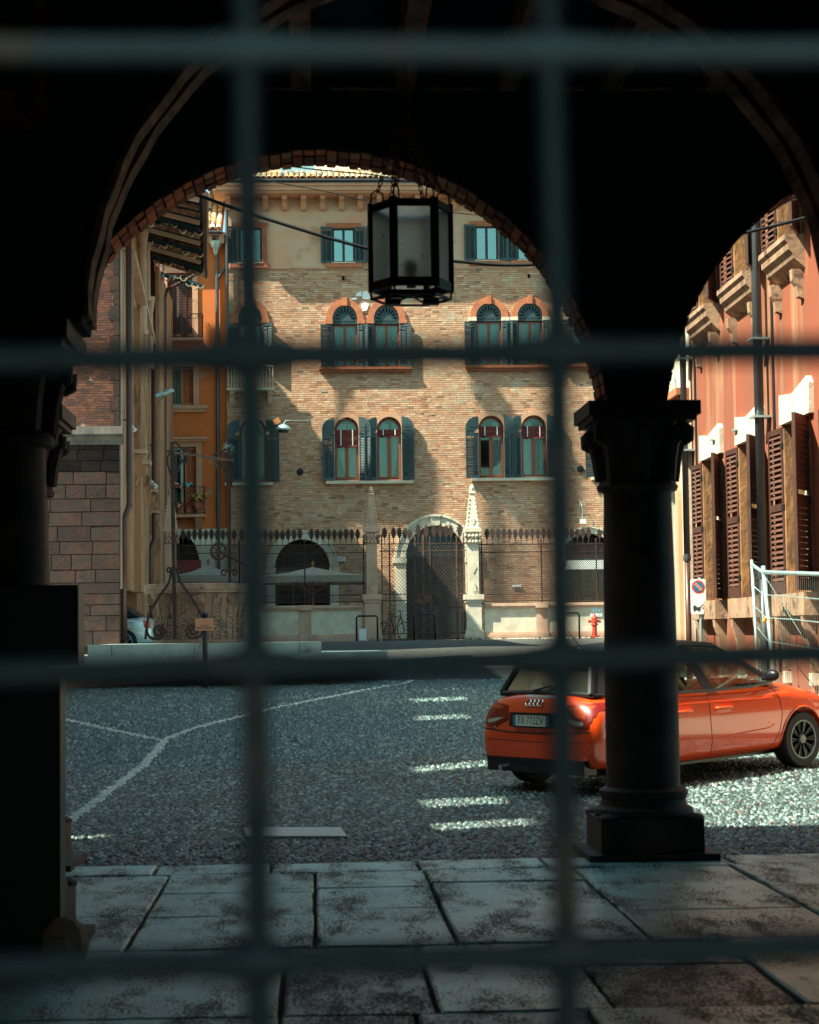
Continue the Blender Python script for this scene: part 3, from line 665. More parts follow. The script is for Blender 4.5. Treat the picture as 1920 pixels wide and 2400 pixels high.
# ------------------------------------------------------------------ overhead cables
def cable(pts, Y, r, label, name='overhead_cable'):
    P_ = [onY(x, y, Y) for x, y in pts]; out = []
    for i in range(len(P_)-1):     # Catmull-Rom
        p0, p1, p2, p3 = P_[max(0, i-1)], P_[i], P_[i+1], P_[min(len(P_)-1, i+2)]
        for k in range(6):
            t = k/6; out.append(.5*((2*p1)+(p2-p0)*t+(2*p0-5*p1+4*p2-p3)*t*t+(3*p1-p0-3*p2+p3)*t**3))
    out.append(P_[-1])
    tag(MB().tube(out, r, 6).obj(name, M_blk, None, True), label, 'cable')
cable([(180, 350), (465, 457), (600, 505), (865, 583), (1065, 612), (1265, 619), (1560, 570), (1720, 551), (1920, 502), (2100, 450)], 14.7, .0135, 'thick black cable sagging across the opening behind the lantern')
cable([(300, 330), (682, 390), (870, 409), (962, 425), (1300, 460), (1560, 470), (1818, 473), (1920, 455), (2000, 440)], 22, .008, 'thin black wire crossing in front of the tiled roof edge')
cable([(400, 380), (629, 424), (760, 448), (870, 472), (1100, 502), (1400, 520), (1900, 520)], 26, .007, 'thinner black wire crossing in front of the cornice brackets')
# ------------------------------------------------------------------ main palace facade (faces the camera)
YF = 74.0
pal = thing('brick_palace', 'pale brick palace with dark green shutters and paired arched windows facing the square', 'palace', (4, YF, 1.4))
GX0, _, GZ0, _ = fr(535, 1300, 600, 1502, YF)
zBase = 1.30; zPl = onY(900, 628, YF).z; zTop = onY(800, 432, YF).z
holes = []
def win_open(x0, y0, x1, y1, ys=None):
    a, b, z0, z1 = fr(x0, y0, x1, y1, YF)
    if ys is None: p = [(a, z0), (b, z0), (b, z1), (a, z1)]
    else:
        zs = onY((x0+x1)/2, ys, YF).z; p = archp(a, b, z0, zs, 14, z1-zs)
    holes.append(p); return (a, b, z0, z1, p)
W4 = [win_open(*q) for q in ((560, 533, 614, 617), (779, 534, 832, 616), (886, 533, 936, 614), (1114, 529, 1168, 611), (1212, 528, 1264, 610), (1330, 526, 1384, 609), (1440, 525, 1494, 607))]
W3 = [win_open(*q, ys) for q, ys in (((560, 716, 614, 862), 748), ((780, 716, 838, 861), 750), ((877, 715, 936, 861), 749), ((1117, 712, 1176, 858), 743), ((1214, 711, 1272, 857), 742), ((1340, 709, 1398, 856), 740))]
W2 = [win_open(*q, ys) for q, ys in (((562, 981, 624, 1128), 1012), ((785, 979, 841, 1124), 1009), ((884, 978, 941, 1123), 1008), ((1122, 975, 1181, 1119), 1006), ((1222, 974, 1281, 1118), 1006), ((1400, 972, 1456, 1117), 1004))]
D1 = win_open(645, 1264, 774, 1503, 1330); D2 = win_open(952, 1232, 1092, 1501, 1306); D3 = win_open(1322, 1250, 1440, 1500, 1300)
xl, xr2 = XB(534, YF), XB(1560, YF)
holes_wall(MB(), [(xl, zBase), (xr2, zBase), (xr2, zPl), (xl, zPl)], [q for q in holes if q[0][1] < zPl-1.2], fXZ(YF), .45).obj('wall', M_mortar, pal)
holes_wall(MB(), [(xl, zPl+.001), (xr2, zPl+.001), (xr2, zTop), (xl, zTop)], [q[4] for q in W4], fXZ(YF-.03), .47).obj('plaster_wall', M_plast, pal)
MB().box(xl, xl+.3, YF+.45, YF+10, zBase, zTop).obj('side_wall', M_plast, pal)
low_holes = [q for q in holes if q[0][1] < zPl-1.2]
surr = []      # keep bricks off the arch surrounds
brick_field(xl, XB(1430, YF), zBase, zPl-.03, YF, low_holes, pal, M_brick, fx=lambda r: abs((r[0]+r[1])/2-XB(700, YF))+abs(r[2]-6.6)*.9)
MB().box(xl, xr2, YF-.06, YF-.031, zPl-.04, zPl+.04).obj('string_course', M_corn, pal)
# surrounds, frames, panes
def surround(a, b, z0, zs, wd, y, d, m, name='arch_surround', n=20, h=None, foot=None):
    r = (b-a)/2; c = (a+b)/2; h = h or r
    i_ = [(a, foot or zs)]+[(c-r*math.cos(PI*k/n), zs+h*math.sin(PI*k/n)) for k in range(n+1)]+[(b, foot or zs)]
    o_ = [(a-wd, foot or zs)]+[(c-(r+wd)*math.cos(PI*k/n), zs+(h+wd)*math.sin(PI*k/n)) for k in range(n+1)]+[(b+wd, foot or zs)]
    return MB().strip(i_, o_, fXZ(0), y-d, y+.1).obj(name, m, pal)
def casement(par, a, b, z0, z1, y, m, gm, arch=None, mull=1, curtain=None, blind=None, wd=.055):
    # window = outer frame + sash bars; panes and curtains are its sub-parts
    q = MB()
    if arch is None:
        q.box(a, b, y, y+.06, z0, z0+wd).box(a, b, y, y+.06, z1-wd, z1); q.box(a, a+wd, y+.001, y+.061, z0+wd, z1-wd).box(b-wd, b, y+.001, y+.061, z0+wd, z1-wd)
        zt = z1
    else:
        zs, h = arch; r = (b-a)/2; c = (a+b)/2; n = 14
        i_ = [(a+wd, z0)]+[(c-(r-wd)*math.cos(PI*k/n), zs+(h-wd)*math.sin(PI*k/n)) for k in range(n+1)]+[(b-wd, z0)]
        o_ = [(a, z0)]+[(c-r*math.cos(PI*k/n), zs+h*math.sin(PI*k/n)) for k in range(n+1)]+[(b, z0)]
        q.strip(i_, o_, fXZ(0), y, y+.06).box(a+wd, b-wd, y+.001, y+.059, z0, z0+wd); q.box(a+wd, b-wd, y+.002, y+.058, zs-.04, zs+.03); zt = zs
    c = (a+b)/2
    if mull: q.box(c-wd*.9, c+wd*.9, y-.004, y+.057, z0+wd, zt-.03)
    wo = q.obj('window', m, par)
    for (u0, u1) in ((a+wd, c-wd*.9), (c+wd*.9, b-wd)):
        MB().box(u0, u1, y+.028, y+.034, z0+wd, zt-.04).obj('pane', gm, wo)
    if arch:
        zs, h = arch; r = (b-a)/2-wd; n = 12
        MB().prism([(c-r*math.cos(PI*k/n), zs+.03+(h-wd-.03)*math.sin(PI*k/n)) for k in range(n+1)], fXZ(0), y+.028, y+.034).obj('pane', gm, wo)
    if curtain:
        for (u0, u1, skew) in curtain:
            n = 12; vs = []
            for j, zz in enumerate((z0+.05, (z0+zt)/2, zt+((h*.7) if arch else 0)-.05)):
                for i in range(n+1):
                    t = i/n; tuck = (skew if j == 0 else skew*.35 if j == 1 else 0)
                    x_ = u0+(u1-u0)*t; x_ += tuck*(1-t if skew > 0 else t)
                    vs.append((x_, y+.12+.02*math.sin(t*26+j), zz))
            fs = [(j*(n+1)+i, j*(n+1)+i+1, (j+1)*(n+1)+i+1, (j+1)*(n+1)+i) for j in range(2) for i in range(n)]
            MB().add(vs, fs).obj('curtain', M_curt, wo, True)
    if blind:
        zb, zt2 = blind; q = MB(); n = 10; lv = 7; vs = []
        for j in range(lv+1):
            for i in range(n+1):
                zz = zt2+(zb-zt2)*j/lv; sagg = -.05*math.sin(PI*((i*3/n) % 1))*(j/lv)
                vs.append((a+wd*.6+(b-a-wd*1.2)*i/n, y-.05-.05*math.sin(j*1.9)*(j/lv), zz+sagg))
        q.add(vs, [(j*(n+1)+i, j*(n+1)+i+1, (j+1)*(n+1)+i+1, (j+1)*(n+1)+i) for j in range(lv) for i in range(n)])
        q.obj('roman_blind', M_blind, wo, True)
        for t in (.25, .76):
            x_ = a+(b-a)*t; MB().box(x_-.016, x_+.016, y-.118, y-.108, zb+.03, zt2).obj('blind_cord', M_wht, wo)
    return wo
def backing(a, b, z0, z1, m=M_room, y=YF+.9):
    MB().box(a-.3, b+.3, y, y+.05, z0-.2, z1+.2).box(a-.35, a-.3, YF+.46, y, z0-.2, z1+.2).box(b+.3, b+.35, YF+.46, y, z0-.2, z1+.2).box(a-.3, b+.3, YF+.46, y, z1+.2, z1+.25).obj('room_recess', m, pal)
def shutter(par, xh, z0, z1, wd, side, ang, y, m, ms, arch=0., slats=True, name='shutter', sep=False):
    # hinge at xh; side -1 opens to the left, +1 to the right; ang = how far it stands off the wall
    dx, dy = side*math.cos(ang), -math.sin(ang); U = Vector((dx, dy, 0)); Nn = Vector((0, -1, 0)).cross(Vector((0, 0, 1))); Nn = U.cross(Vector((0, 0, 1)))
    if Nn.y > 0: Nn = -Nn
    t = .022; O = Vector((xh, y, 0))
    def fn(u, v, w_): return O+U*u+Nn*w_+Vector((0, 0, v))
    q = MB(); st = .055
    zt = z1-arch
    def bx(u0, u1, v0, v1, w0=-t, w1=t): q.prism([(u0, v0), (u1, v0), (u1, v1), (u0, v1)], fn, w0, w1)
    bx(0, st, z0, zt); bx(wd-st, wd, z0, zt); bx(st, wd-st, z0, z0+.09); bx(st, wd-st, zt-.09, zt)
    zm = (z0+zt)/2
    if arch:
        n = 8; p = [(0, zt+.002), (wd, zt+.002)]+[(wd*math.cos(PI/2*k/n), zt+.002+arch*math.sin(PI/2*k/n)) for k in range(1, n+1)]
        q.prism(p, fn, -t, t)
        pi = [(wd*.14, zt+.04), (wd*.80, zt+.04)]+[(wd*.14+wd*.66*math.cos(PI/2*k/n), zt+.04+(arch-.12)*math.sin(PI/2*k/n)) for k in range(1, n+1)]
        q.prism(pi, fn, t, t+.012)
        bx(st, wd-st, zt-.32, zt-.27)
        bx(st, wd-st, zt-.27, zt-.09, -.008, .008); ztop_ = zt-.32
    else: ztop_ = zt-.09
    vm = wd/2; bx(vm-.014, vm+.014, z0+.09, ztop_, -t, t+.008)
    so_ = q.obj(name, m, par)
    if slats:
        q = MB(); k = int((ztop_-z0-.09)/.062)
        for (u0, u1) in ((st, vm-.014), (vm+.014, wd-st)):
            for i in range(k):
                z_ = z0+.09+.062*(i+.5); q.add([fn(u0, z_-.02, t-.004), fn(u1, z_-.02, t-.004), fn(u1, z_+.03, -t+.004), fn(u0, z_+.03, -t+.004), fn(u0, z_-.028, t-.010), fn(u1, z_-.028, t-.010), fn(u1, z_+.022, -t), fn(u0, z_+.022, -t)],
                      [(0, 1, 2, 3), (7, 6, 5, 4), (0, 4, 5, 1), (2, 6, 7, 3)])
        o = q.obj('slats', ms, so_); o['kind'] = 'stuff'
    # hinges and catch
    q = MB()
    for v in (z0+.25, zt-.2): q.bar(fn(-.02, v, t), fn(wd*.4, v, t+.008), .02, .012)
    q.obj('hinge', M_blk, so_)
    return so_
ppm = 4500/YF
# top row: rectangular
for i, (a, b, z0, z1, p) in enumerate(W4):
    backing(a, b, z0, z1); casement(pal, a+.02, b-.02, z0+.03, z1-.02, YF+.10, M_dfr, M_glass, curtain=[(a+.5, b-.1, 0)] if i == 1 else None)
    MB().box(a-.24, b+.24, YF-.10, YF-.031, z1+.03, z1+.17).box(a-.20, b+.20, YF-.13, YF-.101, z1+.12, z1+.165).obj('lintel', M_terra, pal)
    MB().box(a-.26, b+.26, YF-.16, YF-.032, z0-.20, z0-.035).obj('window_sill', M_terra, pal); MB().box(a-.02, b+.02, YF-.19, YF+.05, z0-.034, z0+.002).obj('sill_slab', M_white, pal)
    if i == 0:
        q = MB().box(b+.01, b+.17, YF-.09, YF-.031, z0, z1+.02).obj('jamb', M_terra, pal)
        shutter(pal, a, z0-.02, z1+.02, .46, -1, .12, YF-.06, M_shg, M_shg); continue
    shutter(pal, a, z0-.02, z1+.02, .455, -1, .14+R.uniform(0, .2), YF-.06, M_shg, M_shg)
    shutter(pal, b, z0-.02, z1+.02, .455 if i not in (1, 3) else .40, 1, .16+R.uniform(0, .25), YF-.06, M_shg, M_shg)
# third row: arched with fan panels
for i, (a, b, z0, z1, p) in enumerate(W3):
    zs = p[2][1]; backing(a, b, z0, z1)
    casement(pal, a+.02, b-.02, z0+.03, zs-.18, YF+.14, M_wfr, M_glassd, curtain=[(a+.06, (a+b)/2-.02, .12), ((a+b)/2+.02, b-.06, -.12)])
    surround(a-.01, b+.01, z0, zs, .24, YF, .09, M_terra, h=z1-zs+.01, foot=zs-.02)
    for s_, e in ((a, -1), (b, 1)): MB().box(min(s_, s_+e*.30), max(s_, s_+e*.30), YF-.13, YF+.02, zs-.16, zs-.021).obj('impost', M_white if i > 2 else M_terra, pal)
    MB().box((a+b)/2-.09, (a+b)/2+.09, YF-.15, YF-.02, z1-.03, z1+.30).obj('keystone', M_terra, pal)
    r = (b-a)/2; h = z1-zs; c = (a+b)/2          # dark green fan panel with pierced petals
    outer = [(c+r*math.cos(PI*k/20), zs+h*math.sin(PI*k/20)) for k in range(21)]+[(a, zs-.16), (b, zs-.16)]
    outer = [(b, zs-.16)]+[(c+(r)*math.cos(PI*k/20), zs+h*math.sin(PI*k/20)) for k in range(21)]+[(a, zs-.16)]
    pet = []
    for k in range(9):
        t = PI*(k+.5)/9; ct, st_ = math.cos(t), math.sin(t)*h/r
        f = []
        for j in range(8):
            s_ = 2*PI*j/8; rr = r*(.62+.22*math.cos(s_)); ll = r*.055*math.sin(s_)*(1+.6*math.cos(s_))
            f.append((c+rr*ct-ll*math.sin(t), zs+rr*st_+ll*math.cos(t)))
        pet.append(f)
    for k in range(11):
        x_ = a+.07+(b-a-.14)*(k+.5)/11; pet.append([(x_-.016, zs-.12), (x_+.016, zs-.12), (x_+.016, zs-.03), (x_-.016, zs-.03)])
    holes_wall(MB(), outer, pet, fXZ(YF+.02), .03).obj('fan_panel', M_shg, pal)
    zt = zs-.20
    shutter(pal, a-.02, z0-.02, zt, .46, -1, .14+R.uniform(0, .25), YF-.05, M_shg, M_shg)
    shutter(pal, b+.02, z0-.02, zt, .46 if i in (0, 2) else .42, 1, .2+R.uniform(0, .4), YF-.05, M_shg, M_shg)
for (x0, x1, py) in ((748, 966, 864), (1090, 1290, 860), (1315, 1425, 857)):
    a, b, z0, z1 = fr(x0, py-3, x1, py+3, YF); MB().box(a, b, YF-.24, YF-.02, z0, z1).box(a+.05, b-.05, YF-.16, YF-.02, z0-.10, z0-.001).obj('window_sill', M_terra, pal)
# second row: tall arched windows with timber casements and blinds
BL = {1: (1046, 1007), 2: (1022, 1007), 3: (1024, 1001), 4: (1028, 1001)}
for i, (a, b, z0, z1, p) in enumerate(W2):
    zs = p[2][1]; backing(a, b, z0, z1); c = (a+b)/2
    bl = (onY(800, BL[i][0], YF).z, onY(800, BL[i][1], YF).z) if i in BL else None
    cur = {1: [(a+.08, c, .34), (c+.04, b-.06, 0)], 2: [(a+.06, c-.02, 0), (c+.1, b-.08, -.2)], 3: [(c+.06, b-.05, 0)], 4: [(a+.04, a+.42, 0), (c+.25, b, -.1)]}.get(i, [(a, c, 0)])
    casement(pal, a+.02, b-.02, z0+.03, z1-.02, YF+.15, M_wfr, M_glassd, arch=(zs, z1-zs-.02), curtain=cur, blind=bl, wd=.075)
    surround(a-.01, b+.01, z0, zs, .16, YF, .10, M_corn, h=z1-zs+.01)
    for s_, e in ((a, -1), (b, 1)):
        MB().box(min(s_, s_+e*.13), max(s_, s_+e*.13), YF-.06, YF+.03, z0, zs-.16).obj('jamb', M_white, pal)
        MB().box(min(s_, s_+e*.16), max(s_, s_+e*.16), YF-.12, YF+.03, zs-.159, zs-.002).obj('impost', M_corn, pal)
    if i == 0: shutter(pal, a, z0-.03, z1-.05, .50, -1, .2, YF-.08, M_shg, M_shg, arch=.42); shutter(pal, b, z0-.03, z1-.03, .52, 1, .25, YF-.08, M_shg, M_shg, arch=.42); continue
    shutter(pal, a-.02, z0-.03, z1-.02, .50, -1, .15+R.uniform(0, .3), YF-.09, M_shg, M_shg, arch=.45)
    shutter(pal, b+.02, z0-.03, z1+.02, .48, 1, .35 if i in (1, 3) else .2, YF-.10, M_shg, M_shg, arch=.45)
for (x0, x1, py) in ((764, 968, 1131), (1104, 1310, 1124), (528, 640, 1135), (1385, 1480, 1122)):
    a, b, z0, z1 = fr(x0, py-3.2, x1, py+3.2, YF); MB().box(a, b, YF-.26, YF-.02, z0, z1).obj('window_sill', M_white, pal)
# balcony window with a white balustrade behind the left bar
a, b, z0, z1 = fr(533, 862, 644, 914, YF)
q = MB().box(a, b, YF-.62, YF-.02, z0-.08, z0).box(a, b, YF-.60, YF-.54, z1-.04, z1+.02)
q.obj('balcony', M_white, pal)
for k in range(15):
    x_ = a+.06+(b-a-.12)*k/14; MB().lathe((x_, YF-.57, 0), [(.022, z0), (.02, z0+.2), (.03, z0+.3), (.018, z1-.04)], 6).obj('baluster', M_white, pal)
    if k in (1, 13): MB().prism([(YF-.02, z0-.55), (YF-.02, z0-.081), (YF-.5, z0-.081), (YF-.42, z0-.2), (YF-.2, z0-.28)], lambda u, v, w_: (w_, u, v), x_-.09, x_+.09).obj('console', M_white, pal)
# round vents, putlog holes, marble fragments, house lamp
for px, py, r_ in ((704, 1106, 8), (1360, 1099, 8)):
    c = onY(px, py, YF-.03); q = MB().lathe(c, [(r_/ppm, .0), (r_/ppm, .06), (r_/ppm*.72, .075), (r_/ppm*.68, .04), (r_/ppm*.35, .06), (.01, .065)], 20, ax=(0, -1, 0)); q.obj('vent', M_blk, pal, 'auto')
for px, py in ((805, 651), (1240, 646)):
    c = onY(px, py, YF-.03); MB().box(c.x-.045, c.x+.045, c.y-.02, c.y+.03, c.z-.09, c.z+.06).obj('putlog_hole', M_dark, pal)
for poly in ([(836, 687), (847, 684), (848, 695), (834, 695)], [(849, 693), (851, 684), (861, 683), (869, 697), (864, 702), (849, 700)], [(820, 702), (830, 697), (838, 699), (835, 703)], [(846, 713), (856, 709), (865, 713), (860, 728), (850, 730)]):
    P_ = [onY(x, y, YF) for x, y in poly]; MB().prism([(q.x, q.z) for q in P_][::-1], fXZ(0), YF-.055, YF-.02).obj('marble_fragment', M_wht, pal)
# cornice, brackets, gutter, roof tiles
xe = XB(499, YF)
OV = 1.30
zc0 = onY(900, 466, YF).z; zgz = onY(800, 423, YF-OV).z
MB().box(xl, xr2, YF-.12, YF-.031, zc0-.03, zc0+.03).obj('frieze_band', M_corn, pal)
MB().box(xl-.45, xr2, YF-1.2, YF+.4, zgz-.34, zgz-.18).box(xl-.40, xr2, YF-1.1, YF+.3, zgz-.42, zgz-.341).box(xl-.45, xr2, YF-1.27, YF+.4, zgz-.179, zgz-.08).obj('cornice', M_corn, pal)
for px in (628, 673.5, 718, 763, 808, 852, 897, 942, 987, 1032, 1077, 1122, 1167, 583, 540):
    x_ = XB(px, YF-.3); zz = zgz-.425
    MB().prism([(YF-.03, zz-.50), (YF-.03, zz), (YF-.80, zz), (YF-.80, zz-.16), (YF-.45, zz-.22), (YF-.22, zz-.45)], lambda u, v, w_: (w_, u, v), x_-.10, x_+.10).obj('bracket', M_corn, pal)
q = MB(); pts = [(xl-.5, YF-OV, zgz), (xr2, YF-OV, zgz)]; q.tube(pts, .085, 8); q.obj('gutter', M_blk, pal)
tl = []
def tile_mesh():
    q = MB(); n = 5; L_ = .46; vs = []
    for j, (yy, r0, dz) in enumerate(((0, .105, .02), (L_, .088, 0))):
        for rr in (r0, r0-.016):
            for k in range(n+1): t = PI*k/n; vs.append((rr*math.cos(t)*R.uniform(.95, 1.05), yy, dz+rr*math.sin(t)))
    m_ = n+1; fs = []
    for k in range(n):
        fs += [(k, k+1, 2*m_+k+1, 2*m_+k), (m_+k+1, m_+k, 3*m_+k, 3*m_+k+1), (k+1, k, m_+k, m_+k+1), (2*m_+k, 2*m_+k+1, 3*m_+k+1, 3*m_+k)]
    fs += [(0, 2*m_, 3*m_, m_), (n, m_+n, 3*m_+n, 2*m_+n)]
    return q.add(vs, fs).mesh('roof_tile', M_tile)
tl = [tile_mesh() for _ in range(5)]
def tiled(par, x0, x1, y0, z0, rowsn, slope, yoff=.36, pitch=.215, m_under=M_tile):
    n = int((x1-x0)/pitch)
    ang = math.atan(slope)
    MB().obox(((x0+x1)/2, y0+rowsn*yoff/2*math.cos(ang)+.1, z0-.06+rowsn*yoff/2*math.sin(ang)), ((x1-x0)/2, 0, 0), (0, (rowsn*yoff/2+.1)*math.cos(ang), (rowsn*yoff/2+.1)*math.sin(ang)), (0, -.03*math.sin(ang), .03*math.cos(ang))).obj('roof_deck', M_terra, par)
    for i in range(n+1):
        for j in range(rowsn):
            s_ = j*yoff+R.uniform(-.02, .02)
            M_ = Matrix.Translation((x0+i*pitch+R.uniform(-.01, .01), y0+s_*math.cos(ang), z0+s_*math.sin(ang)+R.uniform(0, .012))) @ Matrix.Rotation(ang+.03, 4, 'X') @ Matrix.Rotation(R.uniform(-.05, .05), 4, 'Z')
            link('tile', R.choice(tl), par, M=M_)
tiled(pal, XB(560, YF), XB(985, YF), YF-OV-.02, zgz+.06, 6, .40)
ang = math.atan(.40); MB().obox((XB(800, YF)+3, YF+4, zgz+.06+5.0*.40), (14, 0, 0), (0, 3.4, 1.36), (0, -.02, .05)).obj('roof_deck', M_tile, pal)
c = onY(698, 398, YF-.3); MB().box(c.x-.75, c.x+.65, YF-.1, YF+1.2, c.z-.22, c.z+.28).obj('skylight_box', M_galv, pal)
q = MB().tube([(xl+.05, YF-.16, zgz-.2), (xl+.05, YF-.16, onY(541, 770, YF).z)], .06, 8).obj('drainpipe', M_pipeg, pal)
# ground floor arches
def wide_surround(D, wd, y, d, m, nblock=9):
    a, b, z0, z1, p = D; zs = p[2][1]; h = z1-zs; r = (b-a)/2; c = (a+b)/2
    for k in range(nblock):        # separate voussoirs
        t0, t1 = PI*k/nblock+.006, PI*(k+1)/nblock-.006; m_ = 4
        i_ = [(c-r*math.cos(t0+(t1-t0)*j/m_), zs+h*math.sin(t0+(t1-t0)*j/m_)) for j in range(m_+1)]
        o_ = [(c-(r+wd)*math.cos(t0+(t1-t0)*j/m_), zs+(h+wd)*math.sin(t0+(t1-t0)*j/m_)) for j in range(m_+1)]
        pr = d+(.03 if nblock > 9 and k == nblock//2 else 0)
        MB().strip(i_, o_, fXZ(0), y-pr, y+.05).obj('voussoir', m, pal)
        MB().strip([(q[0]+(c-q[0])*0, q[1]) for q in [(c-(r+wd*.8)*math.cos(t0+(t1-t0)*j/m_), zs+(h+wd*.8)*math.sin(t0+(t1-t0)*j/m_)) for j in range(m_+1)]], o_, fXZ(0), y-pr-.05, y-pr).obj('voussoir_rim', m, pal)
    for s_, e in ((a, -1), (b, 1)):
        MB().box(min(s_, s_+e*wd*.95), max(s_, s_+e*wd*.95), y-d, y+.05, z0, zs-.22).obj('door_jamb', m, pal)
        MB().box(min(s_-e*.03, s_+e*wd*1.15), max(s_-e*.03, s_+e*wd*1.15), y-d-.07, y+.05, zs-.218, zs-.01).obj('impost', m, pal)
wide_surround(D1, .34, YF, .10, M_white); wide_surround(D2, .44, YF, .13, M_white, 11); wide_surround(D3, .26, YF, .10, M_white)
def ddoor(D, solid=True):
    a, b, z0, z1, p = D; zs = p[2][1]; r = (b-a)/2; c = (a+b)/2; h = z1-zs
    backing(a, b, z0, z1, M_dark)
    q = MB()
    for u0, u1 in ((a, c-.01), (c+.01, b)):
        q.box(u0, u1, YF+.30, YF+.36, z0, zs-.1)
        for z_ in np.arange(z0+.3, zs-.6, 1.0): q.box(u0+.15, u1-.15, YF+.285, YF+.299, z_, z_+.75)
    q.box(a, b, YF+.28, YF+.37, zs-.099, zs+.03); do = q.obj('door', M_gated, pal)  # leaves fill the open doorway; their near-black is its shade
    return do
ddoor(D2)
a, b, z0, z1, p = D2; zs = p[2][1]; r = (b-a)/2; c = (a+b)/2; h = z1-zs
q = MB().prism([(c-r*math.cos(PI*k/18), zs+.031+(h-.03)*math.sin(PI*k/18)) for k in range(19)], fXZ(0), YF+.33, YF+.36)
q.box(c-.04, c+.04, YF+.29, YF+.329, zs+.031, z1-.05); q.obj('tympanum', M_shg, pal)
for D in (D1, D3):
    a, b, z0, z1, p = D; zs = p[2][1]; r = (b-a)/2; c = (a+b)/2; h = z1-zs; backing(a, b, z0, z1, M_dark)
    q = MB(); q.box(a, b, YF+.2, YF+.28, zs-.12, zs+.02)
    for k in range(13):
        t = PI*(k+.5)/13; q.bar((c+.12*math.cos(t), YF+.24, zs+.02+.1*math.sin(t)), (c+(r*.97)*math.cos(t), YF+.24, zs+(h*.97)*math.sin(t)), .022)
        q.tube([(c+r*.72*math.cos(t)+.1*math.cos(s), YF+.24, zs+h*.72*math.sin(t)+.1*math.sin(s)) for s in [2*PI*j/8 for j in range(8)]], .010, 5, closed=True)
    q.tube([(c+r*.5*math.cos(PI*k/16), YF+.24, zs+h*.5*math.sin(PI*k/16)) for k in range(17)], .012, 5)
    q.obj('fanlight_grille', M_iron, pal)
    q = MB()
    for t in (.02, .33, .62, .97): x_ = a+(b-a)*t; q.box(x_-.04, x_+.04, YF+.2, YF+.27, z0, zs-.121)
    q.obj('shop_door', M_dfr, pal); MB().box(a+.1, b-.1, YF+.23, YF+.24, z0, zs-.125).obj('pane', M_glassd, pal)
a, b, z0, z1 = fr(1326, 1313, 1440, 1334, YF-.2); MB().box(a, b, YF-.25, YF-.12, z0, z1).obj('white_sign_board', M_wht, pal)
for (px, py, w_, h_) in ((801, 1310, 9, 5), (863, 1376, 4, 3.5), (1211, 1373, 11, 2.5)):
    c = onY(px, py, YF-.06); MB().box(c.x-w_/ppm, c.x+w_/ppm, c.y-.02, c.y+.03, c.z-h_/ppm, c.z+h_/ppm).obj('wall_plaque', M_wht, pal)
c = onY(799, 1310, YF-.085); me = textmesh('513', .13); me.materials.append(M_ink); link('house_number', me, pal, M=Matrix.Translation(c) @ Matrix.Rotation(PI/2, 4, 'X'))
# small lamp and cable on the wall at the right
c = onY(1366, 1222, YF-.2)
lp = thing('wall_lamp', 'small white lamp on a bent arm on the brick wall above the right arch', 'lamp', (c.x, c.y, c.z))
MB().box(c.x-.1, c.x+.12, c.y-.08, c.y+.08, c.z-.09, c.z+.09).obj('lamp_head', M_wht, lp)
MB().tube([(c.x, c.y, c.z+.09), (c.x-.02, c.y, c.z+.6), (c.x-.08, YF-.05, c.z+.85), (c.x-.12, YF-.03, c.z+.3)], .014, 6).obj('lamp_arm', M_galv, lp)
# hanging street light on its wire
c = onY(664, 1003, 70.)
hl = thing('hanging_street_light', 'grey domed street light hung from a wire left of the arched windows', 'street light', (c.x, c.y, c.z))
MB().lathe(c, [(.03, .14), (.10, .12), (.22, .05), (.29, -.02), (.30, -.06), (.22, -.09), (.02, -.11)][::-1], 20).obj('lamp_dome', M_galv, hl, True)
MB().lathe(c, [(.18, -.16), (.2, -.09)], 16).obj('lamp_lens', M_blk, hl)
MB().tube([c+Vector((0, 0, .13)), c+Vector((.1, 0, .28)), c+Vector((.2, 0, .27))], .02, 6).obj('hook', M_galv, hl)
MB().bar(c+Vector((-.35, 0, .18)), c+Vector((-.13, 0, .32)), .12, .2).obj('junction_box', M_wood, hl)
for A, B, Yq in (((675, 985), (810, 982), 70.), ((535, 968), (640, 984), 70.)):
    tag(MB().tube([onY(*A, Yq), onY((A[0]+B[0])/2, (A[1]+B[1])/2+2, Yq), onY(*B, YF-.05)], .008, 5).obj('suspension_wire', M_galv), 'thin steel wire holding the hanging street light, '+('running to the arched windows' if A[0] > 600 else 'running to the orange house'), 'wire')
# ------------------------------------------------------------------ orange house left of the palace
YO = 74.3
oh = thing('orange_house', 'orange plastered house with balconies and worn shutters in the corner of the square', 'house', (-4, YO, 1.4))
ox0, ox1 = XB(330, YO), xl-.01
def orect(x0, y0, x1, y1): return fr(x0, y0, x1, y1, YO)
oz1 = onY(480, 552, YO-.4).z; zwb = onY(450, 1240, YO).z
OW = [orect(393, 640, 451, 800), orect(399, 860, 453, 951), orect(392, 1048, 460, 1205)]
hs = [[(a, c), (b, c), (b, d), (a, d)] for a, b, c, d in OW]
holes_wall(MB(), [(ox0, zwb), (ox1, zwb), (ox1, oz1), (ox0, oz1)], hs, fXZ(YO), .4).obj('wall', M_orange, oh)
da = archp(XB(385, YO), XB(470, YO), 1.29, 4.2, 12, 1.35)
holes_wall(MB(), [(ox0, 1.28), (ox1, 1.28), (ox1, zwb-.001), (ox0, zwb-.001)], [da], fXZ(YO-.05), .4).obj('ground_floor_wall', M_cream, oh)
MB().box(ox0, ox1, YO+1.5, YO+1.6, 1.2, oz1).obj('room_recess', M_dark, oh)
a, b, z0, z1 = orect(375, 1313, 472, 1345); MB().prism([(YO-.08, z1), (YO-.9, z0+.15), (YO-.9, z0), (YO-.08, z0)], lambda u, v, w_: (w_, u, v), a, b).obj('red_awning', M_redf, oh)
